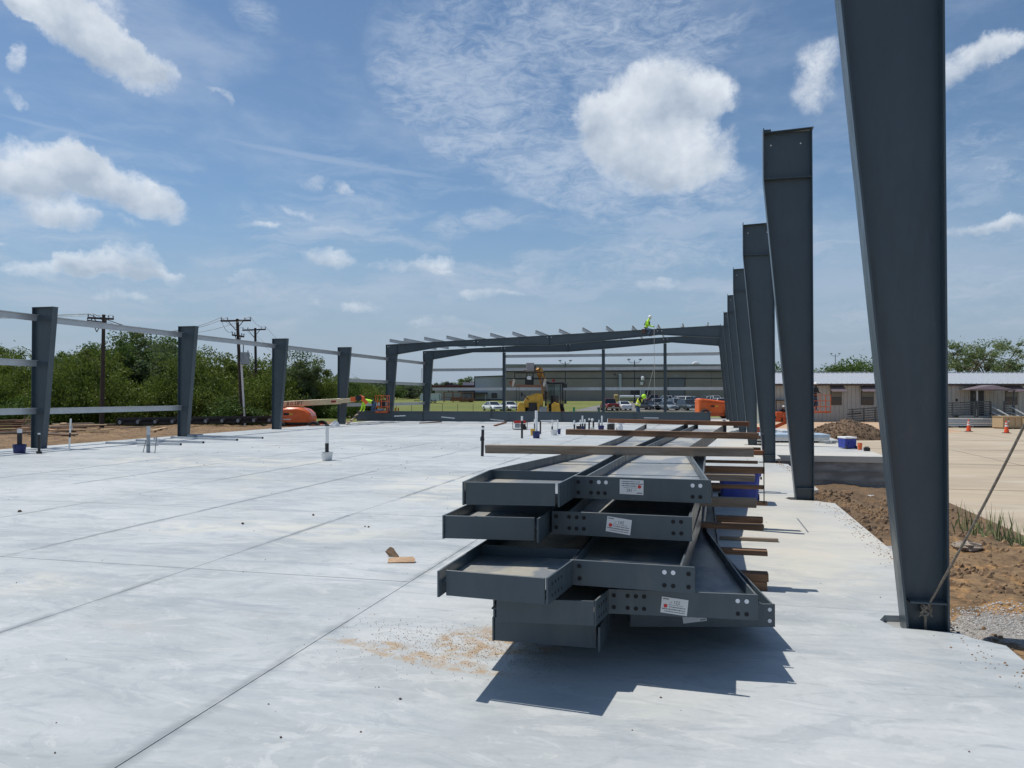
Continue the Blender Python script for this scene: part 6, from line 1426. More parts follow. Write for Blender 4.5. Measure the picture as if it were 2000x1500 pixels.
# basket with a worker raised in front of the office trailer
D = 46; k = D / F_PX; pb = aD(1597, 806, D)
t = thing('lift_basket', (pb.x, pb.y, pb.z), 'orange lift basket raised in front of the office trailer', 'lift basket', rz=YAW)
basket(t, (0, 0, 0), 1.25, .75, 1.05, ORANGE, ORANGE, 3)
m = MB(); m.box((-.1, .30, .55), (.30, .14, .35)); part('control_box', m, BLACK, t)
m = MB(); m.bar((-.3, .42, .05), (-2.6, 1.2, -1.1), .16, .2); m.bar((-2.6, 1.2, -1.1), (-4.2, 2.2, -.4 - pb.z), .24, .3); part('arm', m, ORANGE_D, t)
st2 = dict(stand); st2.update(waist=(0, 0, 1.10), chest=(0, -.04, 1.36), neck=(0, -.06, 1.52), head=(0, -.09, 1.66), shL=(.18, -.04, 1.44), shR=(-.18, -.04, 1.44), elL=(.22, -.10, 1.18), wrL=(.14, -.30, 1.14), haL=(.12, -.37, 1.14), elR=(-.22, -.08, 1.18), wrR=(-.14, -.26, 1.12), haR=(-.12, -.34, 1.12))
person((pb.x - .16, pb.y - .05, pb.z + .10), YAW + .5, st2, 'worker in dark clothes and a white hard hat standing in the orange lift basket', DARKCLOTH, DENIM, harness=False, scale=.93)
# glimpsed orange machine with an operator between the second and third columns
D = 60; pb = aD(1527, 812, D); pb.z = -.8
t = thing('orange_loader', pb, 'small orange machine glimpsed between the second and third right columns', 'loader', rz=YAW)
m = MB(); m.box((0, 0, .8), (1.3, 1.4, .7)); part('body', m, ORANGE_D, t, bevel=.05); m = MB()
for sx_ in (-.45, .45): m.bar((sx_, 0, 1.1), (sx_, 0, 2.0), .06)
m.box((0, 0, 2.02), (1.0, 1.0, .06)); part('roll_cage', m, BLACK, t)
for (x, y) in ((-.6, -.5), (.6, -.5), (-.6, .5), (.6, .5)): wheel(t, (x, y, .42), .42, .3)
person((pb.x, pb.y - .3, pb.z + .65), YAW, {k_: v for k_, v in seat.items()} | dict(knR=(-.16, -.40, .05), anR=(-.17, -.42, -.34), toR=(-.17, -.56, -.38), anL=(.17, -.42, -.34), toL=(.17, -.56, -.38)), 'driver in a white hard hat sitting on the small orange machine', DARKCLOTH, DARKCLOTH)

# ---------------------------------------------------------------- yellow tractor with a raised work platform
D = 50.0; pb = aD(1060, 803, D); pb.z = -.05
t = thing('tractor_loader', pb, 'yellow tractor loader holding up a caged work platform', 'tractor', rz=YAW)
def L_(px, py, y=0.0): v = aD(px, py, D) - Vector((pb.x, pb.y, pb.z)); return Vector((v.dot(_rt), y, v.z))
m = MB(); rings = []
for (x, z0, z1, hw, y) in ((-1.05, .9, 1.42, .30, -.9), (-.95, .9, 1.52, .36, -.6), (.0, 1.0, 1.70, .38, .0), (.45, 1.0, 1.72, .38, .6)):
    rings.append([Vector((x - .0, y - hw, z0)), Vector((x + .62, y - hw, z0)), Vector((x + .66, y - hw, z1 * .96)), Vector((x + .5, y - hw, z1)), Vector((x + .08, y - hw, z1)), Vector((x - .05, y - hw, z1 * .95))])
m = MB(); hood = [(-1.22, .88), (-1.20, 1.30), (-1.00, 1.60), (-.34, 1.80), (-.06, 1.76), (.02, 1.36), (-.02, .9)]
m.loft([[Vector((p[0], y, p[1])) for p in hood] for y in (-.75, -.5, .6, .9)]); part('hood', m, YEL, t, bevel=.04, smooth=True)
m = MB(); m.box((-.66, -.78, .95), (.50, .10, .46), M=Matrix.Rotation(.2, 3, 'X')); part('grille', m, BLACK, t)
m = MB(); m.box((-.02, -.95, .72), (.50, .06, .44), M=Matrix.Rotation(.32, 3, 'X')); part('radiator_screen', m, GALV2, t)
m = MB()
for s in (-1, 1): m.bar((-.02 + s * .32, -.97, .40), (-.02 + s * .30, -.93, 1.12), .09, .05)
part('screen_frame', m, YEL, t)
for (x0, x1, nm) in ((-1.66, -1.30, 'fender'), (-.05 + .55, .50 + .42, 'fender')):
    m = MB(); m.prism([(x0, 0.20), (x0 + .02, 1.0), (x0 + .16, 1.24), (x1 + .1, 1.12), (x1 + .16, .6), (x1 + .06, .2)], 1, -1.1, -.2); part(nm, m, YEL, t, bevel=.03)
wheel(t, (-.92, .1, .42), .42, .32, hubm=YEL); wheel(t, (.45, .1, .42), .42, .32, hubm=YEL); wheel(t, (-.62, 1.9, .62), .62, .4, hubm=YEL); wheel(t, (.92, 1.9, .62), .62, .4, hubm=YEL)
for o in list(t.children):
    if o.name.startswith('wheel'): pass
m = MB(); m.box((-.15, .5, .55), (1.7, 2.6, .5)); part('chassis', m, BLACK, t, bevel=.03)
# cab
CABGL = mat('cab_glass', (.55, .62, .60), .04, trans=1.0)
cx0, cx1, cz0, cz1 = L_(1066, 0).x, L_(1100, 0).x, .95, 2.42
m = MB()
for (x, y) in ((cx0, 0.2), (cx1, .2), (cx0 + .05, 1.5), (cx1 - .05, 1.5)): m.bar((x, y, cz0), (x + (.03 if x < .8 else -.03), y + .05, cz1), .09, .09)
m.bar((cx0, .2, cz0 + .1), (cx1, .2, cz0 + .1), .08, .1); m.bar((cx0 + .55, .19, cz0), (cx0 + .55, .22, cz1), .05, .05); part('cab_frame', m, BLACK, t)
m = MB(); m.box(((cx0 + cx1) / 2, .85, cz1 + .04), (cx1 - cx0 + .16, 1.5, .16)); part('cab_roof', m, BLACK, t, bevel=.04)
m = MB(); m.bb((cx0 + .07, .215, cz0 + .15), (cx1 - .07, .225, cz1 - .06)); part('cab_glass', m, CABGL, t); m = MB(); m.bb((cx0 + .07, 1.49, cz0 + .15), (cx1 - .07, 1.5, cz1 - .06)); part('cab_glass', m, CABGL, t)
m = MB(); m.box((cx1 + .14, .3, cz1 - .12), (.26, .22, .30)); part('work_lamp', m, BLACK, t, bevel=.03)
m = MB(); m.cyl((cx0 + .52, .5, cz1 + .12), (cx0 + .52, .5, cz1 + .28), .09, 12); part('beacon', m, RED, t)
m = MB(); m.box(((cx0 + cx1) / 2 + .05, .9, cz0 + .35), (.5, .5, .7)); part('seat', m, DARKCLOTH, t, bevel=.05)
m = MB(); q0 = L_(1034, 783, -.7); q1 = L_(1020, 769, -1.0); m.bar(q0, q1, .04, .04); m.box(q1 + Vector((-.05, 0, -.05)), (.12, .05, .26)); part('mirror', m, BLACK, t)
m = MB(); m.box(L_(1085, 797, -.9), (.34, .2, .46)); part('tool_box', m, GALV2, t, bevel=.02)
# lift arms and caged platform
A0 = L_(1070, 768, .9); 
for s in (0, .5):
    m = MB(); m.bar(L_(1066 + 6 * s, 778, .6), L_(1060 + 6 * s, 744, .2), .20, .30); m.bar(L_(1060 + 6 * s, 746, .2), L_(1050 + 8 * s, 720, -.2), .20, .28); part('lift_arm', m, mat('rusty_yellow', (.42, .22, .05), .7, var=.4, vscale=9), t)
m = MB(); m.bar(L_(1064, 778, .3), L_(1058, 735, -.1), .08, .08); m.bar(L_(1068, 762, .3), L_(1062, 748, -.1), .22, .28); part('ram', m, GALV2, t)
RUST = mat('rusty_steel', (.23, .115, .07), .85, var=.35, vscale=9)
pf = thing('work_platform', (Vector((pb.x, pb.y, pb.z)) + Vector((_rt.x, _rt.y, 0)) * L_(1037, 0).x + Vector((0, -.5, L_(0, 754).z))), 'rusty caged work platform lifted on the tractor forks', 'platform', rz=YAW)
WX = 2.0; m = MB(); m.box((0, 0, 0), (WX * .88, 1.1, .14)); part('deck', m, RUST, pf)
for x in (-.93, -.15, .25, .93):
    m = MB()
    for y in (-.5, .5): m.bar((x, y, .07), (x, y, .84), .05)
    part('guard_post', m, BLACK, pf)
for z in (.45, .84):
    m = MB()
    for y in (-.5, .5): m.bar((-.93, y, z), (.93, y, z), .05)
    for x in (-.93, .93): m.bar((x, -.5, z), (x, .5, z), .03)
    part('guard_rail', m, BLACK, pf)
for s, lb in ((-1, 0), (1, 1)):
    m = MB(); m.prism([(s * .98 - .02, -.05), (s * .98 + .10, .40), (s * .98 - .06, .44), (s * .98 - .14, -.02)], 1, -.58, -.48); part('fork_plate', m, mat('faded_cream', (.55, .47, .38), .8, var=.25, vscale=8), pf)
m = MB(); m.prism([(-1.32, .28), (-1.02, .34), (-1.0, .02), (-1.16, -.06)], 1, -.5, -.44); part('side_gate', m, RUST, pf)
m = MB(); m.box((.06, -.1, 1.20), (.50, .6, .52)); part('tool_crate', m, mat('tin_crate', (.33, .31, .31), .6, var=.1), pf)
m = MB(); m.box((.34, -.1, 1.12), (.14, .3, .36)); part('battery', m, BLACK, pf)
m = MB(); m.box((-.02, -.3, .28), (.52, .3, .62)); part('compressor', m, BLACK, pf, bevel=.03)
m = MB(); m.cyl((-.16, -.45, .5), (.12, -.45, .5), .11, 12); part('air_tank', m, WHITEP, pf)
m = MB(); m.bar((-.35, 0, .97), (.5, 0, .97), .5, .05); part('shelf', m, RUST, pf)
m = MB()
for (px, dx) in ((1008.5, 0), (1013.5, .02)): q = L_(px, 757, -.9); m.tube([q, q + Vector((dx, 0, -.75)), q + Vector((-dx, 0, -1.45))], .014, 5)
part('dangling_chain', m, BLACK, t)
# gas can cone by the tractor, green post, red cones
def cone(b, h, label, group='traffic cones', bands=True):
    t = thing('traffic_cone', b, label, 'traffic cone', group); m = MB(); m.box((0, 0, .015 * h / .7), (.52 * h, .52 * h, .03 * h / .7)); part('base', m, BLACK if bands else RED, t, bevel=.008)
    m = MB(); m.lathe((0, 0, 0), [(.19 * h, .03), (.045 * h, h)], 18); part('body', m, mat('cone_orange', (.80, .09, .02), .5), t, smooth=True)
    if bands:
        for z0, z1 in ((.52, .66), (.74, .84)):
            r = lambda z: (.19 - (.145) * (z - .04)) * h + .004
            m = MB(); m.lathe((0, 0, 0), [(r(z0), z0 * h), (r(z1), z1 * h)], 18); part('reflective_band', m, WHITEP, t, smooth=True)
    return t
b = aD(1100.5, 803, 51.5); b.z = -.1; t = thing('fuel_can', b, 'pointed red marker standing right of the tractor', 'marker'); m = MB(); m.loft([[Vector((s * x, s * y, z)) for x, y in ((-.20, -.14), (.20, -.14), (.20, .14), (-.20, .14))] for z, s in ((0, 1), (.35, .95), (.62, .42), (.70, .3))]); part('body', m, RED, t, bevel=.02)
m = MB(); m.box((0, 0, .03), (.5, .34, .06)); part('foot', m, RED, t)
b = aD(1121, 803, 56); b.z = -.1; m = MB(); m.cyl((0, 0, 0), (0, 0, .78), .075, 12); m.cyl((0, 0, .78), (0, 0, .84), .085, 12); solo('bollard', m, mat('green_paint', (.02, .20, .08), .5), 'slim green post standing in the grass behind the lying beam', 'post', loc=b, local=True)
b = aD(1169.5, 803, 57); b.z = -.1; m = MB(); m.cyl((0, 0, 0), (0, 0, .7), .09, 10); m.box((0, 0, .76), (.22, .22, .12)); solo('bollard', m, mat('dull_green', (.06, .10, .07), .6), 'dull post with a dark top left of the middle gable post', 'post', loc=b, local=True)
for px, lb in ((1892, 'orange traffic cone in front of the white metal bundles'), (1966, 'orange traffic cone in front of the wooden crate')):
    b = G(px, 843 if px < 1900 else 846, -.8); cone(b, .80, lb)
# yellow and red barriers far left
for px, lb in ((772, 'left of the two orange posts beside the nearer frame column'), (778, 'right of the two orange posts beside the nearer frame column')):
    b = aD(px, 803, 60); b.z = -.8; m = MB(); m.bar((0, 0, 0), (0, 0, 1.45), .09); solo('marker_post', m, mat('amber_paint', (.62, .26, .03), .6), lb, 'post', loc=b, local=True)
# ---------------------------------------------------------------- cars
LAMPW = mat('headlamp', (.75, .77, .78), .15)
PLATE = mat('number_plate', (.70, .70, .68), .5)
def car(kind, paint, b, rz, label, group='cars parked in front of the warehouse'):
    """front faces -Y"""
    b = Vector(b); b.z = float(gheight(np.array([b.x]), np.array([b.y]))[0]) + .06
    t = thing('parked_car', b, label, 'car', group, rz)
    P = {'sedan': (4.7, 1.82, 1.44, .33), 'suv': (4.7, 1.9, 1.72, .34), 'pickup': (5.7, 2.0, 1.88, .40), 'suv_big': (5.1, 2.0, 1.86, .38)}[kind]
    L, Wd, H, R = P; hw = Wd / 2; zb = H * .60 if kind != 'sedan' else .93; z0 = .24 + (.10 if kind != 'sedan' else 0)
    def ring(y, hwf, zt, zl=z0):
        w_ = hw * hwf; return [Vector((-w_ * .93, y, zl)), Vector((-w_, y, zl + .18)), Vector((-w_ * .995, y, (zl + zt) / 2 + .05)), Vector((-w_ * .93, y, zt - .06)), Vector((-w_ * .80, y, zt)), Vector((w_ * .80, y, zt)), Vector((w_ * .93, y, zt - .06)), Vector((w_ * .995, y, (zl + zt) / 2 + .05)), Vector((w_, y, zl + .18)), Vector((w_ * .93, y, zl))]
    f = -L / 2; hd = zb - .14
    st = [(f, .80, hd * .74), (f + .08, .92, hd * .88), (f + .45, .98, hd * .95), (f + L * .26, 1.0, zb - .02), (f + L * .32, 1.0, zb)]
    if kind == 'sedan': st += [(L * .20, 1.0, zb), (L * .30, 1.0, zb + .02), (L / 2 - .14, .97, zb - .02), (L / 2, .88, zb - .10)]
    else: st += [(L * .30, 1.0, zb), (L / 2 - .08, .98, zb), (L / 2, .93, zb - .06)]
    m = MB(); m.loft([ring(*s) for s in st]); part('body', m, paint, t, smooth=True)
    # glasshouse
    if kind == 'sedan': y0, y1, ya, yb = f + L * .27, f + L * .42, L * .14, L * .31
    elif kind == 'pickup': y0, y1, ya, yb = f + L * .27, f + L * .37, L * .10, L * .135
    else: y0, y1, ya, yb = f + L * .25, f + L * .36, L * .42, L * .48
    gw, gt = hw * .93, hw * .72
    def sect(y, z, w_): return [Vector((-w_, y, z)), Vector((w_, y, z))]
    zr = H - .05
    m = MB(); b4 = [Vector((-gw, y0, zb - .02)), Vector((gw, y0, zb - .02)), Vector((gw, yb, zb - .02)), Vector((-gw, yb, zb - .02))]; t4 = [Vector((-gt, y1, zr)), Vector((gt, y1, zr)), Vector((gt, ya, zr)), Vector((-gt, ya, zr))]
    m.loft([b4, t4]); part('windows', m, GLASS, t)
    m = MB(); o4 = [Vector((-gt - .03, y1 - .04, zr)), Vector((gt + .03, y1 - .04, zr)), Vector((gt + .03, ya + .05, zr)), Vector((-gt - .03, ya + .05, zr))]
    m.loft([o4, [v + Vector((0, 0, .03)) for v in o4], [Vector((v.x * .85, v.y * .92, v.z + .055)) for v in o4]]); part('roof', m, paint, t, smooth=True)
    m = MB()
    for s in (-1, 1):
        m.bar((s * (gw + .01), y0, zb - .02), (s * (gt + .015), y1, zr), .06, .05); m.bar((s * (gw + .01), yb, zb - .02), (s * (gt + .015), ya, zr), .10, .08)
        ym = (y1 + ya) / 2 - .05; m.bar((s * (gw + .005), ym, zb - .02), (s * (gt + .012), ym, zr), .07, .04)
        if kind in ('suv', 'suv_big'): m.bar((s * (gw + .005), ya - .55, zb - .02), (s * (gt + .012), ya - .5, zr), .12, .04)
    part('pillar', m, paint, t)
    if kind == 'pickup':
        m = MB(); m.bb((-hw * .82, L * .15, zb + .002), (hw * .82, L / 2 - .10, zb + .005)); part('bed', m, BLACK, t)
    for y in (f + L * .19, L / 2 - L * .20):
        for s in (-1, 1):
            m = MB(); m.cyl((s * (hw + .005), y, R), (s * (hw - .22), y, R), R, 18); w_ = part('wheel', m, RUBBER, t, smooth=True)
            m = MB(); m.cyl((s * (hw + .012), y, R), (s * (hw - .02), y, R), R * .62, 14); part('rim', m, CHROME, w_)
            m = MB(); m.cyl((s * (hw - .03), y, R + .02), (s * (hw + .002), y, R + .02), R * 1.17, 18); part('wheel_arch', m, BLACK, t)
    for s in (-1, 1):
        m = MB(); m.box((s * hw * .66, f + .05, hd * .80), (hw * .38, .10, .13)); part('headlight', m, LAMPW, t, bevel=.02)
        m = MB(); m.box((s * hw * .76, L / 2 - .03, zb - .22), (hw * .26, .08, .16 if kind == 'sedan' else .30)); part('tail_light', m, REDL, t, bevel=.02)
        m = MB(); m.box((s * (hw + .09), f + L * .31, zb + .05), (.16, .10, .13)); part('mirror', m, paint, t, bevel=.03)
    m = MB(); m.box((0, f + .03, hd * .62), (hw * 1.1, .08, .20)); part('grille', m, BLACK, t); m = MB(); m.box((0, f + .0, z0 + .12), (hw * 1.7, .14, .16)); part('bumper', m, paint if kind != 'pickup' else CHROME, t, bevel=.03)
    m = MB(); m.box((0, L / 2 + .0, z0 + .14), (hw * 1.75, .14, .18)); part('bumper', m, paint if kind != 'pickup' else CHROME, t, bevel=.03); m = MB(); m.box((0, L / 2 + .03, z0 + .38), (.36, .06, .12)); part('number_plate', m, PLATE, t)
    return t
def cpaint(n, c, r=.25, mt=0.0): return mat(n, c, r, mt, coat=.6)
WH = cpaint('white_car_paint', (.78, .79, .80)); SV = cpaint('silver_car_paint', (.42, .44, .46), .3, .5); GY = cpaint('grey_car_paint', (.14, .15, .165), .3, .4); BK = cpaint('black_car_paint', (.015, .016, .018)); RD = cpaint('dark_red_car_paint', (.20, .010, .014)); RD2 = cpaint('maroon_car_paint', (.10, .010, .012)); LS = cpaint('pale_grey_car_paint', (.30, .34, .36), .3, .4); TG = cpaint('teal_grey_car_paint', (.10, .13, .14), .3, .3)
def cpos(px, D): v = aD(px, 790, D); return v
pi = math.pi
for kind, pt, px, D, rz, lb in [
    ('sedan', WH, 962, 121, YAW + .42, 'white sedan facing the camera, leftmost of the parked cars'), ('sedan', WH, 994, 123, YAW + .40, 'white sedan partly behind the left gable post'),
    ('pickup', RD, 1190, 122, YAW + pi + .10, 'dark red pickup seen from behind beside the middle gable post'), ('sedan', WH, 1217, 124, YAW + pi + .12, 'white sedan seen from behind right of the red pickup'),
    ('sedan', BK, 1265, 126, YAW + .50, 'black low car right of the bent worker'), ('suv', SV, 1281, 130, YAW + pi - .05, 'silver car seen from behind beside the black low car'),
    ('sedan', LS, 1303, 124, YAW + .30, 'pale grey sedan behind the right gable post'), ('suv', SV, 1321, 130, YAW + .15, 'silver crossover between the pale grey and the dark grey cars'), ('suv', TG, 1342, 123, YAW + .25, 'dark grey car facing the camera left of the orange lift'),
    ('pickup', RD2, 1277, 158, YAW - pi / 2 + .1, 'maroon pickup parked against the warehouse wall'), ('pickup', WH, 1303, 146, YAW - pi / 2 + .2, 'white crew cab pickup seen from the side in the back row'), ('suv_big', WH, 1338, 142, YAW - .85, 'white boxy car in the middle of the back row'),
    ('suv', WH, 1327, 152, YAW - 1.3, 'white car behind the boxy white one'), ('suv', BK, 1374, 140, YAW + pi - .6, 'black car seen from behind near the orange lift'), ('sedan', LS, 1361, 147, YAW - .9, 'light grey sedan half hidden between white and black cars'),
    ('pickup', WH, 1394, 146, YAW + .4, 'white pickup at the right end of the back row'), ('suv', WH, 1404, 134, YAW - 1.2, 'white car with dark windows just above the orange lift'), ('suv', TG, 1382, 154, YAW - 1.1, 'dark car farthest back near the frame column')]:
    car(kind, pt, cpos(px, D), rz, lb)

# ---------------------------------------------------------------- warehouse and its neighbours
def FR(D):
    """frame of a facade facing the camera at distance D: X along the facade to the right, measured from the view axis"""
    o = Vector((0, 0, 0)) + Vector((_fw.x, _fw.y, 0)).normalized() * D; return o, Vector((_rt.x, _rt.y, 0))
def faz(px, D): return (px - 1000) / F_PX * D
def fz(py, D): return EYE + (772.3 - py) / F_PX * D
def facade(D, label, name, cat='building'):
    o, r = FR(D); t = thing(name, (o.x, o.y, 0), label, cat, rz=YAW); return t
CLAD = mat('warehouse_cladding', (.285, .258, .236), .75, var=.06, vscale=.3); CLAD2 = mat('warehouse_fascia', (.27, .26, .25), .7, var=.1, vscale=.3); CLAD_W = mat('pale_cladding', (.58, .60, .62), .7, var=.05, vscale=.4); TRIM = mat('dark_trim', (.030, .032, .038), .6); MARO = mat('maroon_trim', (.105, .022, .020), .6)
DW = 185.0; t = facade(DW, 'long low grey-brown warehouse behind the parked cars', 'warehouse'); X = lambda px: faz(px, DW); Z = lambda py: fz(py, DW)
x0, x1 = X(984), X(1440); zt = Z(712.5); bay = (x1 - x0) / 9
for i in range(9):
    a = x0 + bay * i; m = MB(); m.bb((a + .03, 0, -1.0), (a + bay - .03, 45, Z(725.5))); part('wall_panel', m, CLAD, t)
m = MB(); m.bb((x0 - .0, .10, -1), (x1, 45, Z(725))); part('wall_core', m, TRIM, t)
m = MB(); m.bb((x0 - .1, -.35, Z(724)), (x1, 45.1, zt)); part('fascia', m, CLAD2, t)
for py, d in ((725, .42), (739, .06), (712.2, .40)): m = MB(); m.bb((x0 - .1, -d, Z(py) - .10), (x1, 0.0, Z(py) + .10)); part('trim_band', m, TRIM if py != 712.2 else GALV2, t)
m = MB()
nrib = 260
for i in range(nrib): a = x0 + (x1 - x0) * (i + .5) / nrib; m.bb((a - .05, -.025, -.9), (a + .05, 0, Z(740.5))); m.bb((a - .05, -.025, Z(738)), (a + .05, 0, Z(726.5)))
o = part('cladding_ribs', m, CLAD, t, recalc=False); o['kind'] = 'stuff'
dr = MB(); dr.bb((X(1305), -.10, Z(783)), (X(1337), 0, Z(740))); d_ = part('roll_door', dr, mat('roll_door', (.155, .17, .20), .6), t)
m = MB()
for i in range(14): z = Z(783) + (Z(740) - Z(783)) * i / 14; m.bb((X(1305.5), -.135, z), (X(1336.5), -.10, z + .03))
part('door_slat', m, mat('roll_door_slat', (.12, .135, .16), .6), d_)
m = MB(); m.bb((X(1304), -.16, Z(739.2)), (X(1338), -.01, Z(738))); m.bb((X(1304), -.16, Z(783)), (X(1305), -.01, Z(739.5))); m.bb((X(1337), -.16, Z(783)), (X(1338), -.01, Z(739.5))); part('door_frame', m, TRIM, t)
m = MB(); m.bb((X(1316.5), -.12, Z(738.0) + .12), (X(1326), -.06, Z(733.5))); s_ = part('door_sign', m, mat('sign_grey', (.40, .41, .42), .6), t)
m = MB()
for i, (a, b) in enumerate(((1317.4, 1318.6), (1319.2, 1320.2), (1320.8, 1322.2), (1322.8, 1323.6), (1324.2, 1325.3))): m.bb((X(a), -.14, Z(736.4)), (X(b), -.121, Z(734.6)))
part('sign_letters', m, mat('sign_letter', (.16, .16, .17), .6), s_)
DUCT = mat('pale_duct', (.36, .42, .43), .5, .2); m = MB(); m.bb((X(1208), -.9, Z(757)), (X(1213), -.1, Z(731))); m.bb((X(1209.5), -.5, Z(768)), (X(1211), -.2, Z(757))); part('wall_duct', m, DUCT, t, bevel=.05)
m = MB(); m.tube([(X(1254), -.8, Z(743)), (X(1254), -.8, Z(738)), (X(1253), -.5, Z(736))], [.42, .42, .36], 10); m.cyl((X(1253), -.5, Z(746)), (X(1253), -.5, Z(752)), .5, 10); part('exhaust_vent', m, WHITEP, t, smooth=True)
m = MB(); m.bb((X(1253.5), -.9, Z(752)), (X(1257), -.2, Z(746))); part('vent_box', m, BLACK, t)
m = MB(); m.bb((X(1232), -.25, Z(783)), (X(1250), -.0, Z(761))); m.bb((X(1254), -.25, Z(783)), (X(1270), 0, Z(761))); part('opening_shade', m, TRIM, t)  # solid dark blocks, the unlit inside painted as colour
for a in (1214, 1199): m = MB(); m.box((X(a if a == 1214 else 1201), -.2, Z(731.5)), (.3, .4, .25)); part('wall_lamp', m, TRIM, t)
m = MB(); m.tube([(X(1375) + math.cos(a) * 2.6 * 0 + (X(1390) - X(1375)) * .5 * (1 - math.cos(a)), 12, zt + math.sin(a) * 1.0) for a in np.linspace(0.1, 3.04, 12)], .32, 8); part('roof_duct', m, WHITEP, t, smooth=True)
for a in (1290, 1351): m = MB(); m.box((X(a), 8, zt + .15), (.9, .9, .5)); part('roof_vent', m, WHITEP, t)
# silver pipes and clutter by the warehouse wall
b = aD(1224, 782, 176); b.z = float(gheight(np.array([b.x]), np.array([b.y]))[0]); m = MB(); m.cyl((-1.6, 0, 1.1), (2.9, 0, 1.1), .42, 12); m.cyl((-1.6, .6, .5), (2.6, .6, .5), .36, 12)
t = thing('pipe_rack', b, 'horizontal silver pipes stored by the warehouse wall', 'pipes', rz=YAW); part('pipe', m, GALV, t); m = MB(); m.box((-2.4, 0, .9), (1.0, .9, 1.6)); part('gear', m, mat('brass_gear', (.42, .32, .14), .5, .4, var=.4, vscale=3), t, bevel=.2); m = MB(); m.box((3.6, 0, 1.6), (1.0, .9, 2.6)); part('stand', m, GALV2, t); 
# annex and office on the left of the warehouse
DA = 190.0; t = facade(DA, 'pale metal shed joined to the left end of the warehouse', 'metal_shed'); X = lambda px: faz(px, DA); Z = lambda py: fz(py, DA)
m = MB(); m.add([(X(927), 0, -.5), (X(984), 0, -.5), (X(984), 0, Z(734.5)), (X(927), 0, Z(736.5)), (X(927), 25, -.5), (X(984), 25, -.5), (X(984), 25, Z(734.5)), (X(927), 25, Z(736.5))], [(0, 1, 2, 3), (5, 4, 7, 6), (4, 0, 3, 7), (1, 5, 6, 2), (3, 2, 6, 7)]); part('wall', m, CLAD_W, t)
m = MB(); m.bar((X(926), -.1, Z(736)), (X(984), -.1, Z(734)), .4, .22); m.bb((X(926), -.12, -.5), (X(927.6), 0, Z(736.5))); part('trim', m, TRIM, t)
m = MB()
for i in range(60): a = X(928) + (X(984) - X(928)) * i / 60; m.bb((a, -.03, 0), (a + .07, 0, Z(737.5)))
o = part('cladding_ribs', m, CLAD_W, t, recalc=False); o['kind'] = 'stuff'
m = MB(); m.bb((X(903), 2, -.5), (X(926.8), 20, Z(745.5))); part('side_wing', m, CLAD_W, t); m = MB(); m.bb((X(902), 1.9, Z(746)), (X(926.8), 20, Z(745))); part('trim', m, TRIM, t)
m = MB(); m.bb((X(903), -6, Z(769.2)), (X(953), -.2, Z(766.6))); m.bb((X(897), -5, Z(765)), (X(926), -.5, Z(763.5))); part('canopy', m, TRIM, t)
m = MB()
for a in (904, 918, 949): m.bb((X(a), -5.8, -.3), (X(a) + .18, -5.6, Z(768)))
part('canopy_post', m, GALV2, t)
m = MB(); m.bb((X(960), -.14, Z(777.5)), (X(971), -.02, Z(767.5))); part('window', m, GLASS, t)
m = MB(); m.bb((X(926), -.5, -.2), (X(984), -.2, Z(780))); part('plinth', m, TRIM, t)
t = facade(DA + 2, 'low pale office with a maroon roof band left of the metal shed', 'low_office'); X = lambda px: faz(px, DA); Z = lambda py: fz(py, DA)
m = MB(); m.bb((X(848), 0, -.5), (X(926), 14, Z(756.5))); part('wall', m, mat('beige_wall', (.42, .40, .37), .8, var=.08), t); m = MB(); m.bb((X(842), -1.4, Z(756.3)), (X(926), 14, Z(752.3))); part('roof_band', m, MARO, t)
for a in (874, 880.5, 895): m = MB(); m.bb((X(a), -.12, Z(766)), (X(a + 1.5), -.02, Z(758))); part('window', m, TRIM, t)
m = MB(); m.bb((X(864), 6, Z(750.6)), (X(878), 10, Z(747))); part('roof_unit', m, TRIM, t); m = MB(); m.prism([(X(848), Z(752)), (X(882), Z(748.3)), (X(903), Z(750.5)), (X(903), Z(752))], 1, 14, 24); part('back_roof', m, MATS['galvanised_dull'], t)
# rack and rusty materials in front of the office
D = 172; t = facade(D, 'rusty open storage rack with stored steel in front of the low office', 'storage_rack', 'rack'); X = lambda px: faz(px, D); Z = lambda py: fz(py, D); g0 = .15
for a in (866, 883, 900, 922): m = MB(); m.bb((X(a), 0, g0), (X(a) + .14, .14, Z(766.5))); m.bb((X(a), 2.4, g0), (X(a) + .14, 2.54, Z(766.5))); part('upright', m, RUST, t)
for py in (766.8, 777): m = MB(); m.bb((X(866), 0, Z(py)), (X(922), .12, Z(py) + .12)); m.bb((X(866), 2.4, Z(py)), (X(922), 2.52, Z(py) + .12)); part('rack_beam', m, RUST, t)
m = MB(); rr = random.Random(2)
for i in range(16): a = rr.uniform(884, 920); m.box((X(a), rr.uniform(.2, 2), g0 + rr.uniform(.1, .9)), (rr.uniform(.8, 3), .3, rr.uniform(.15, .5)))
part('stored_steel', m, RUST, t)
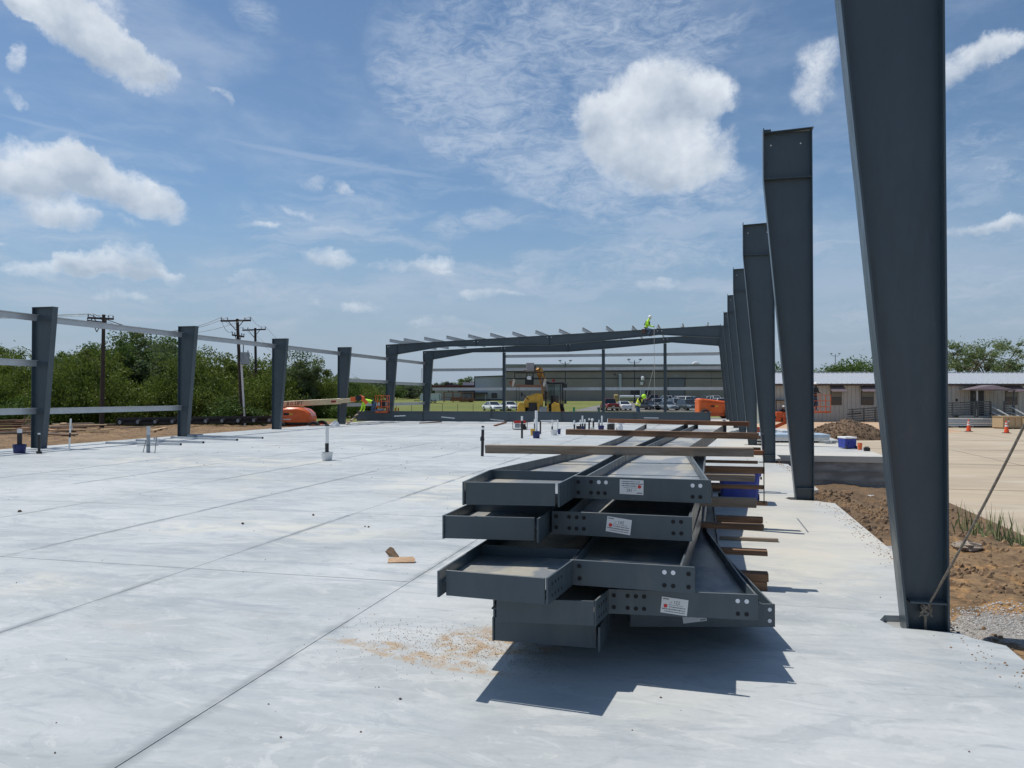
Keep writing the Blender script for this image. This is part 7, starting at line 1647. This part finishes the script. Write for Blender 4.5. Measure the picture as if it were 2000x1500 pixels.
# white cargo trailer
D = 165; b = aD(841, 786, D); b.z = .0
t = thing('cargo_trailer', b, 'white enclosed cargo trailer parked on the grass behind the frame column', 'trailer', rz=YAW); k = D / F_PX
m = MB(); m.loft([[Vector((-20 * k, y, .45)), Vector((19 * k, y, .45)), Vector((19 * k, y, 1.85)), Vector((18 * k, y, 1.95)), Vector((-17 * k, y, 1.95)), Vector((-20 * k, y, 1.6))] for y in (-1, 1)]); part('box_body', m, mat('trailer_white', (.50, .55, .57), .45, var=.06), t)
m = MB(); m.box((0, 0, 1.98), (36 * k, 2.05, .08)); part('roof', m, WHITEP, t)
for x in (.2, 1.0):
    m = MB(); m.cyl((x, -1.05, .35), (x, -.85, .35), .34, 14); w_ = part('wheel', m, RUBBER, t); m = MB(); m.cyl((x, -1.07, .35), (x, -1.04, .35), .18, 10); part('rim', m, CHROME, w_)
m = MB(); m.bar((-20 * k, 0, .45), (-20 * k - 1.4, 0, .45), .12); m.bb((17.8 * k, -1.02, .5), (18.6 * k, -1.0, 1.9)); part('hitch', m, BLACK, t)
# twin-headed car-park lamps
def lamp(px, ytop, D, zb, label, sc=1.0, heads=(-1, 1)):
    b = aD(px, 790, D); b.z = zb; h = fz(ytop, D) - zb; t = thing('lamp_post', b, label, 'lamp post', 'car park lamp posts', rz=YAW)
    m = MB(); m.cyl((0, 0, 0), (0, 0, h), .13 * sc, 8, .09 * sc); m.cyl((0, 0, 0), (0, 0, .7), .3 * sc, 10); part('post', m, TRIM, t)
    for s in heads:
        m = MB(); m.tube([(0, 0, h - .5 * sc), (s * .7 * sc, 0, h - .5 * sc), (s * 1.1 * sc, 0, h - .25 * sc), (s * 1.2 * sc, 0, h + .05 * sc)], .05 * sc, 6); a = part('arm', m, TRIM, t)
        m = MB(); m.lathe((s * 1.2 * sc, 0, h + .05 * sc), [(.15 * sc, 0), (.36 * sc, .12 * sc), (.34 * sc, .28 * sc), (.1 * sc, .34 * sc)], 10); part('lamp_head', m, GALV2, a)
lamp(1104, 706, 160, -.1, 'left twin-headed lamp post in front of the warehouse', .9); lamp(1239.5, 704, 160, .0, 'right twin-headed lamp post in front of the warehouse', 1.0); lamp(1632, 692, 95, -.8, 'lamp post with two flood heads above the office trailer roof', .42, (-1, 1))
b = aD(824, 770, 420); b.z = .8; t = thing('radio_mast', b, 'thin distant lattice mast above the woods', 'mast'); m = MB(); h = fz(722, 420)
for s in (-1, 1): m.bar((s * .8, 0, 0), (s * .2, 0, h), .12)
for i in range(14): z = h * i / 14; m.bar((-.8 + .6 * i / 14, 0, z), (.8 - .6 * i / 14, 0, z + h / 14), .08)
part('lattice', m, GALV2, t)
# field fence
t = thing('field_fence', aD(700, 790, 110), 'wire fence across the field beyond the frames', 'fence')
m = MB(); pts = [aD(px, 785, 112 - (px - 680) * .02) for px in range(684, 930, 30)]
for p in pts: p.z = float(gheight(np.array([p.x]), np.array([p.y]))[0])
for p in pts: m = MB(); m.cyl(p, p + Vector((0, 0, 1.3)), .03, 6); part('fence_post', m, BLACK, t, world=True)
for z in (.4, .85, 1.25):
    m = MB(); 
    for a, b_ in zip(pts[:-1], pts[1:]): m.bar(a + Vector((0, 0, z)), b_ + Vector((0, 0, z)), .015)
    part('fence_wire', m, GALV2, t, world=True)

# ---------------------------------------------------------------- office trailer on the right
DT = 60.0; t = facade(DT, 'long single-storey office trailer with a metal roof and brown awnings', 'office_trailer'); X = lambda px: faz(px, DT); Z = lambda py: fz(py, DT)
SID = mat('trailer_siding', (.43, .43, .395), .8, var=.07, vscale=.6); SID2 = mat('trailer_siding_pale', (.50, .47, .42), .8, var=.07, vscale=.6); AWN = mat('brown_awning', (.15, .115, .125), .6, var=.15, vscale=2); ROOF = mat('metal_roof', (.50, .53, .56), .45, .35, var=.07, vscale=1.2); ROOF_R = mat('metal_roof_rib', (.60, .62, .64), .4, .35)
zb, zt = Z(830), Z(752.5); x0, x1 = X(1500), X(2120); m = MB(); m.bb((x0, .03, zb - .4), (x1, 8, zt)); part('wall_core', m, SID, t)
n = 76; w_ = (x1 - x0) / n; rr = random.Random(6)
for i in range(n):
    a = x0 + w_ * i; m = MB(); m.bb((a + .012, 0, Z(822)), (a + w_ - .012, .028, zt)); part('siding_board', m, SID2 if 1840 < 1000 + (a / DT * F_PX) < 1925 and rr.random() < .6 else SID, t)
m = MB(); m.bb((x0, -.02, zb - .3), (x1, .02, Z(823))); part('skirt', m, mat('skirt', (.33, .315, .28), .85, var=.15), t)
m = MB(); m.bb((x0, -.28, Z(753) - .0), (x1, .1, Z(749.6))); part('gutter', m, mat('gutter_brown', (.050, .032, .030), .6), t)
m = MB(); ye = -.30; ze = Z(749.3); zr = ze + .95; m.add([(x0, ye, ze), (x1, ye, ze), (x1, 4, zr), (x0, 4, zr), (x0, 8.3, ze), (x1, 8.3, ze), (x0, ye, ze - .03), (x1, ye, ze - .03)], [(0, 1, 2, 3), (3, 2, 5, 4), (6, 7, 1, 0)]); rf = part('roof', m, ROOF, t, recalc=False)
for i in range(62):
    a = x0 + .35 * i * 1.14; m = MB(); m.bar((a, ye, ze + .02), (a, 4, zr + .02), .045, .05); part('roof_rib', m, ROOF_R, rf)
m = MB(); m.bb((x0, 3.9, zr + .02), (x1, 4.1, zr + .07)); part('ridge_cap', m, ROOF_R, rf)
def window(pxa, pxb, aw0, aw1):
    wn = MB(); wn.bb((X(pxa), -.035, Z(791)), (X(pxb), -.005, Z(764))); wo_ = part('window', wn, mat('window_frame_dark', (.05, .045, .04), .5), t)
    xm0, xm1 = X(pxa) + .05, X(pxb) - .05; zm = Z(776); m = MB(); m.bb((xm0, -.045, Z(790)), (xm1, -.036, zm - .03)); part('pane', m, GLASS, wo_)
    m = MB(); m.bb((xm0, -.045, zm + .03), (xm1, -.036, Z(765))); part('pane', m, mat('blind_glass', (.16, .155, .12), .25), wo_)
    m = MB(); a, b = X(aw0), X(aw1); m.add([(a + .04, -.02, Z(753.5)), (b - .04, -.02, Z(753.5)), (b + .02, -.62, Z(764.8)), (a - .02, -.62, Z(764.8)), (a + .04, -.02, Z(755.5)), (b - .04, -.02, Z(755.5)), (b + .02, -.60, Z(765.6)), (a - .02, -.60, Z(765.6))], [(0, 1, 2, 3), (7, 6, 5, 4), (3, 2, 6, 7), (0, 3, 7, 4), (2, 1, 5, 6), (1, 0, 4, 5)]); part('awning', m, AWN, t)
window(1622, 1643.5, 1619.5, 1648.5); window(1681.5, 1706, 1679, 1712); window(1963, 1987, 1960.5, 1995); window(2040, 2062, 2036, 2070); window(1560, 1582, 1556, 1588)
m = MB(); m.bb((X(1895), -.04, Z(812)), (X(1921), -.002, Z(763))); d_ = part('door', m, mat('dark_door', (.030, .034, .042), .5), t); m = MB(); m.bb((X(1900), -.05, Z(777)), (X(1903.5), -.041, Z(770))); part('door_window', m, GLASS, d_)
m = MB(); m.bb((X(1866.3), -.05, Z(783.5)), (X(1869.7), -.002, Z(779))); part('wall_box', m, BLACK, t); m = MB(); m.bb((X(1953), -.3, Z(757)), (X(1958), -.03, Z(754))); part('wall_lamp', m, BLACK, t)
# porch with gabled canopy, ramp and steps
yo = -1.9; pz = Z(811)
m = MB(); m.add([(X(1862), yo - .1, Z(761.5)), (X(1951), yo - .1, Z(762)), (X(1915), yo + .2, Z(752.5)), (X(1872), -.05, Z(760.5)), (X(1945), -.05, Z(760.5)), (X(1912), -.05, Z(752))], [(0, 1, 2), (3, 5, 4), (0, 2, 5, 3), (2, 1, 4, 5), (0, 3, 4, 1)]); part('canopy', m, AWN, t)
m = MB(); m.bar((X(1863), yo - .12, Z(761.8)), (X(1951), yo - .12, Z(762.3)), .05, .09); part('canopy_edge', m, AWN, t)
RAIL = mat('grey_rail_paint', (.075, .088, .092), .6, var=.1); RAILL = mat('pale_rail', (.42, .44, .44), .6); LATT = mat('lattice_slat', (.33, .32, .29), .8)
m = MB(); m.bb((X(1862), yo, pz - .1), (X(1950), -.05, pz)); part('porch_deck', m, RAIL, t)
for a in (1879, 1949): m = MB(); m.bb((X(a), yo, pz), (X(a) + .09, yo + .09, Z(762.5))); part('canopy_post', m, RAILL if a == 1879 else RAIL, t)
def rails(xa, xb, za, zb_, y, posts, ztop=1.05, nb=6, thick=.05):
    for i in range(nb):
        dz = ztop * (i + 1) / nb; m = MB(); m.bar((xa, y, za + dz), (xb, y, zb_ + dz), .04, .085 if i == nb - 1 else .07); part('rail_board', m, RAIL, t)
    for u in posts: x = xa + (xb - xa) * u; z = za + (zb_ - za) * u; m = MB(); m.bb((x - .05, y - .05, z - .3), (x + .05, y + .05, z + ztop + .06)); part('rail_post', m, RAIL, t)
rails(X(1840) - 2.0, X(1876), pz - .14, pz - .02, yo, (0.02, .5, .98)); rails(X(1880), X(1905), pz, pz, yo, (0, 1)); rails(X(1931), X(1948), pz, pz, yo, (0, 1))
rails(X(1636), X(1840) - 2.0, Z(826), pz - .14, yo, (.05, .19, .33, .47, .6, .74, .88)); 
m = MB(); m.bar((X(1634), yo, Z(808)), (X(1660), yo, Z(805.6)), .09, .09); part('handrail', m, BLACK, t)
for (pa, pb_) in ((1905, 1921), (1939, 1955)):
    for i, dz in enumerate((0, -.42)):
        m = MB(); m.bar((X(pa + 2), yo, Z(793) + dz), (X(pb_), yo - 1.1, Z(810) + dz + (0 if i == 0 else .1)), .12, .07); part('stair_rail', m, RAILL, t)
    m = MB(); m.bar((X(pb_) - .1, yo - 1.05, Z(829)), (X(pb_) - .1, yo - 1.05, Z(810)), .07); part('stair_post', m, RAILL, t)
for i in range(4): m = MB(); m.bb((X(1918), yo - .3 * (i + 1), pz - .2 * (i + 1) - .05), (X(1945), yo - .3 * i, pz - .2 * (i + 1))); part('step', m, RAIL, t)
m = MB(); m.bb((X(1845), yo + .06, zb - .3), (X(1905), yo + .08, pz - .12)); part('under_deck_shade', m, BLACK, t)  # black sheet behind the lattice, painted shade under the deck
def lattice(xa, xb, z0, z1, y):
    m = MB(); s = .20; x = xa - (z1 - z0)
    while x < xb:
        for sg in (1, -1):
            p = []; 
            a, b = (x, z0), (x + (z1 - z0), z1)
            if sg < 0: a, b = (x + (z1 - z0), z0), (x, z1)
            lo, hi = xa, xb
            def clip(a, b):
                (ax_, az_), (bx_, bz_) = a, b
                if ax_ > bx_: ax_, az_, bx_, bz_ = bx_, bz_, ax_, az_
                if bx_ <= lo or ax_ >= hi: return None
                if ax_ < lo: u = (lo - ax_) / (bx_ - ax_); ax_, az_ = lo, az_ + (bz_ - az_) * u
                if bx_ > hi: u = (hi - ax_) / (bx_ - ax_); bx_, bz_ = hi, az_ + (bz_ - az_) * u
                return (ax_, az_), (bx_, bz_)
            q = clip(a, b)
            if q and abs(q[0][0] - q[1][0]) > .02: m.bar((q[0][0], y - .01 * sg, q[0][1]), (q[1][0], y - .01 * sg, q[1][1]), .035, .012, (0, 1, 0))
        x += s
    m.bb((xa, y - .03, z1 - .02), (xb, y + .02, z1 + .06)); part('lattice', m, LATT, t)
lattice(X(1845), X(1877), Z(830), Z(813), yo); lattice(X(1880), X(1904), Z(830), Z(812.5), yo); lattice(X(1690), X(1760), Z(830), Z(824), yo)
# grey skirt debris and grass strip at the trailer foot
m = MB(); rr = random.Random(3); o_, r_ = FR(DT)
for i in range(1500):
    px = rr.uniform(1592, 1720); d = DT - 2.6 - rr.random() * 1.6; p = aD(px, 800, d); p.z = -.80; a = rr.random() * 6.28; h_ = rr.uniform(.1, .34); m.add([(p.x - .02, p.y, p.z), (p.x + .02, p.y, p.z), (p.x + .06 * math.cos(a), p.y + .06 * math.sin(a), p.z + h_)], [(0, 1, 2)])
o = link('grass', m.mesh('grass', MATS['grass_blade'], recalc=False)); o['kind'] = 'stuff'
# sandy bank and clay pile
def hb_(x, y): return -.86 + .46 * sstep(48, 54, y * math.cos(YAW) - x * math.sin(YAW)) * sstep(2.5, 4.5, x) * (1 - sstep(14.0, 17.5, x)) * (1 - sstep(58.5, 60, y * math.cos(YAW) - x * math.sin(YAW)))
grid_mesh('sandy_ground', np.linspace(2.4, 17.6, 40), np.linspace(44, 66, 40), hb_, mat('orange_sand', (.46, .27, .15), .95, var=.2, vscale=.5, col2=(.50, .40, .28)))
c = aD(1653, 852, 43); c.z = -.80; r = np.random.RandomState(5); N = 70; xs2 = np.linspace(-2.5, 2.5, N); ys2 = np.linspace(-1.8, 1.8, 50)
def hp(x, y):
    e = np.clip(1 - (x / 2.35) ** 2 - (y / 1.7) ** 2, 0, 1); h = 1.02 * e ** .65 * (1 - .25 * np.abs(x) / 2.4); return -.06 + h + e * .12 * fbm(x * 2, y * 2, 2.2, 6) + (e > .02) * .05 * np.abs(fbm(x, y, 12, 3))
o = grid_mesh('earth_pile', xs2, ys2, hp, mat('dark_clay', (.145, .095, .058), .95, var=.45, vscale=5, bump=.8, bscale=14)); del o['kind']; o.location = c; o.rotation_euler = (0, 0, YAW); tag(o, 'heap of dark brown earth in front of the office trailer', 'earth pile')
m = MB(); rr = random.Random(31)
for i in range(1500):
    u, v = rr.uniform(-2.3, 2.3), rr.uniform(-1.6, 1.6); h = float(hp(np.array(u), np.array(v)))
    if h < .02: continue
    stone(m, u, v, h, rr.uniform(.02, .08), rr)
o = link('clods', m.mesh('clods', MATS['dark_clay'])); o['kind'] = 'stuff'; o.location = c; o.rotation_euler = (0, 0, YAW)
# metal panel bundles and wooden crates on the yard
def bundle(pxa, pxb, yb, yt, D, label, layers=4, m1=GALV):
    c = aD((pxa + pxb) / 2, yb, D); c.z = -.80; w_ = (pxb - pxa) * D / F_PX; h = (yb - yt) * D / F_PX; t = thing('panel_bundle', c, label, 'metal panels', 'bundles of metal panels', rz=YAW)
    m = MB()
    for x in (-.4, 0, .4): m.box((w_ * x, 0, .05), (.12, .9, .10))
    part('bearer', m, WOOD_NEW, t); hh = (h - .1) / layers
    for i in range(layers): m = MB(); m.box((random.uniform(-.05, .05), 0, .10 + hh * (i + .5)), (w_, .85, hh * .72)); part('panel_layer', m, WHITEP if i % 2 else BLUESH, t, bevel=.01)
    for i in range(layers): m = MB(); m.box((0, -.435, .10 + hh * (i + .97)), (w_ * .99, .02, .02)); part('edge_fold', m, BRIGHT, t)
    return t
BLUESH = mat('blue_reflect_metal', (.50, .62, .74), .30, .25, var=.12, vscale=2)  # bluish sheet colour, a painted reflection on bare metal
bundle(1842, 1944, 839, 820, 58, 'long bundle of shiny metal panels behind the left traffic cone'); bundle(1842, 1946, 833, 817, 60.5, 'second bundle of metal panels just behind the first', 3)
bundle(1980, 2040, 836, 819, 60, 'bundle of metal panels at the right edge behind the crates', 3)
def crate(pxa, pxb, yb, yt, D, label):
    c = aD((pxa + pxb) / 2, yb, D); c.z = -.80; w_ = (pxb - pxa) * D / F_PX; h = (yb - yt) * D / F_PX; d_ = 1.1; t = thing('wooden_crate', c, label, 'crate', 'wooden crates on the yard', rz=YAW + .12)
    m = MB(); m.box((0, 0, .10 + (h - .1) / 2), (w_ - .06, d_ - .06, h - .12)); part('panel', m, PLY, t)
    for x in np.linspace(-.5, .5, 4): m = MB(); m.box((w_ * x * .96, -d_ / 2, .10 + (h - .1) / 2), (.09, .04, h - .12)); part('batten', m, WOOD_NEW, t)
    for z in (.14, h - .05): m = MB(); m.box((0, -d_ / 2 - .02, z), (w_, .03, .09)); part('batten', m, WOOD_NEW, t)
    m = MB(); m.box((0, 0, h + .01), (w_ + .02, d_ + .04, .03)); part('lid', m, PLY, t); m = MB()
    for x in (-.4, 0, .4): m.box((w_ * x, 0, .05), (.12, d_, .10))
    part('skid', m, WOOD_NEW, t); m = MB(); m.box((-w_ * .28, -d_ / 2 - .04, h * .62), (.26, .01, .12)); part('paper_label', m, LABEL, t)
crate(1946, 1988, 843, 819, 56, 'pale plywood crate behind the right traffic cone'); crate(1994, 2040, 842, 820, 57, 'second plywood crate cut off by the right edge of the picture')
# things on the loading slab
def onslab(px, py): return G(px, py, 0)
b = onslab(1657.5, 877); D_ = b.y * math.cos(YAW) - b.x * math.sin(YAW); k = D_ / F_PX; b = b + Vector((0, .25, 0))
t = thing('cool_box', b, 'blue cool box with a white lid on the raised loading slab', 'cool box', rz=YAW + .1); w_ = 24 * k; h = 20 * k
m = MB(); m.loft([[Vector((x * w_ / 2 * s, y * .22 * s, z)) for x, y in ((-1, -1), (1, -1), (1, 1), (-1, 1))] for z, s in ((.02, .94), (h, 1.0))]); part('body', m, BLUEP, t, bevel=.015)
m = MB(); m.box((0, 0, h + .025), (w_ * 1.04, .47, .055)); part('lid', m, WHITEP, t, bevel=.015); m = MB(); m.box((0, -.225, h * .55), (w_ * .4, .02, .05)); part('handle', m, BLUEP, t)
for s in (-1, 1): m = MB(); m.cyl((s * w_ * .40, -.23, .05), (s * w_ * .46, -.23, .05), .05, 10); part('wheel', m, BLACK, t)
b = onslab(1679.5, 878.5); bucket(b, 4.4 * k, .20, ORANGE, 'small orange bucket on the raised loading slab', None, False)
b = onslab(1693, 881); m = MB(); m.box((0, 0, .055), (.16, .13, .10)); m.bar((-.06, 0, .12), (.06, 0, .12), .02); solo('tool_case', m, BLACK, 'small black case right of the orange bucket', 'case', loc=b, local=True, bevel=.01)
b = aD(1607, 862, 26.5); b.z = 0
t = thing('panel_bundle', b, 'stack of blue-white metal sheets on blocks on the loading slab', 'metal panels', 'bundles of metal panels', rz=YAW - .12)
for i in range(6): m = MB(); m.box((-1.15 + .03 * i, .2, .09 + .035 * i), (2.5 - .05 * i, 1.3, .028)); part('panel_layer', m, BLUESH if i > 2 else WHITEP, t)
for x in (-.9, -.15): m = MB(); m.box((x, -.35, .035), (.10, .12, .07)); part('block', m, WOOD_RED, t)
b = aD(1628, 864, 25.6); b.z = 0; m = MB(); rr = random.Random(9)
for i in range(9): m.box((rr.uniform(-.3, .3), rr.uniform(-.1, .1), .03 + .022 * (i % 4)), (rr.uniform(.15, .35), .06, .03), rz=rr.uniform(-.6, .6))
solo('hardware_pile', m, GALV2, 'little pile of metal offcuts beside the cool box', 'hardware', loc=b, local=True)
b = aD(1530, 835, 31); b.z = 0; t = thing('panel_bundle', b, 'pale stack of sheets glimpsed between the second and third right columns', 'metal panels', 'bundles of metal panels', rz=YAW)
for i in range(5): m = MB(); m.box((0, 0, .06 + .04 * i), (.62, 1.6, .03)); part('panel_layer', m, BLUESH if i % 2 else WHITEP, t)
# things on the slab right of the stack
for i, (px, py, s) in enumerate(((1440, 846, .5), (1462, 838, .4), (1425, 850, .3))):
    b = G(px, py); m = MB(); m.box((0, 0, .05), (s, .2, .10), rz=i); m.box((.1, .05, .12), (s * .6, .14, .05), rz=i + .5); solo('metal_scrap', m, GALV2, ['small heap of metal clips behind the beam stack, middle one', 'small heap of metal clips behind the beam stack, farthest', 'small heap of metal clips behind the beam stack, nearest'][i], 'scrap', loc=b, local=True)
# thin bar added where the slab only carries a stain
m = MB(); m.box((0, 0, .02), (.62, .06, .03)); solo('plank', m, WOOD_GREY, 'added stick in place of a thin stain on the slab right of the stack', 'stick', loc=G(1462, 1056), local=True)
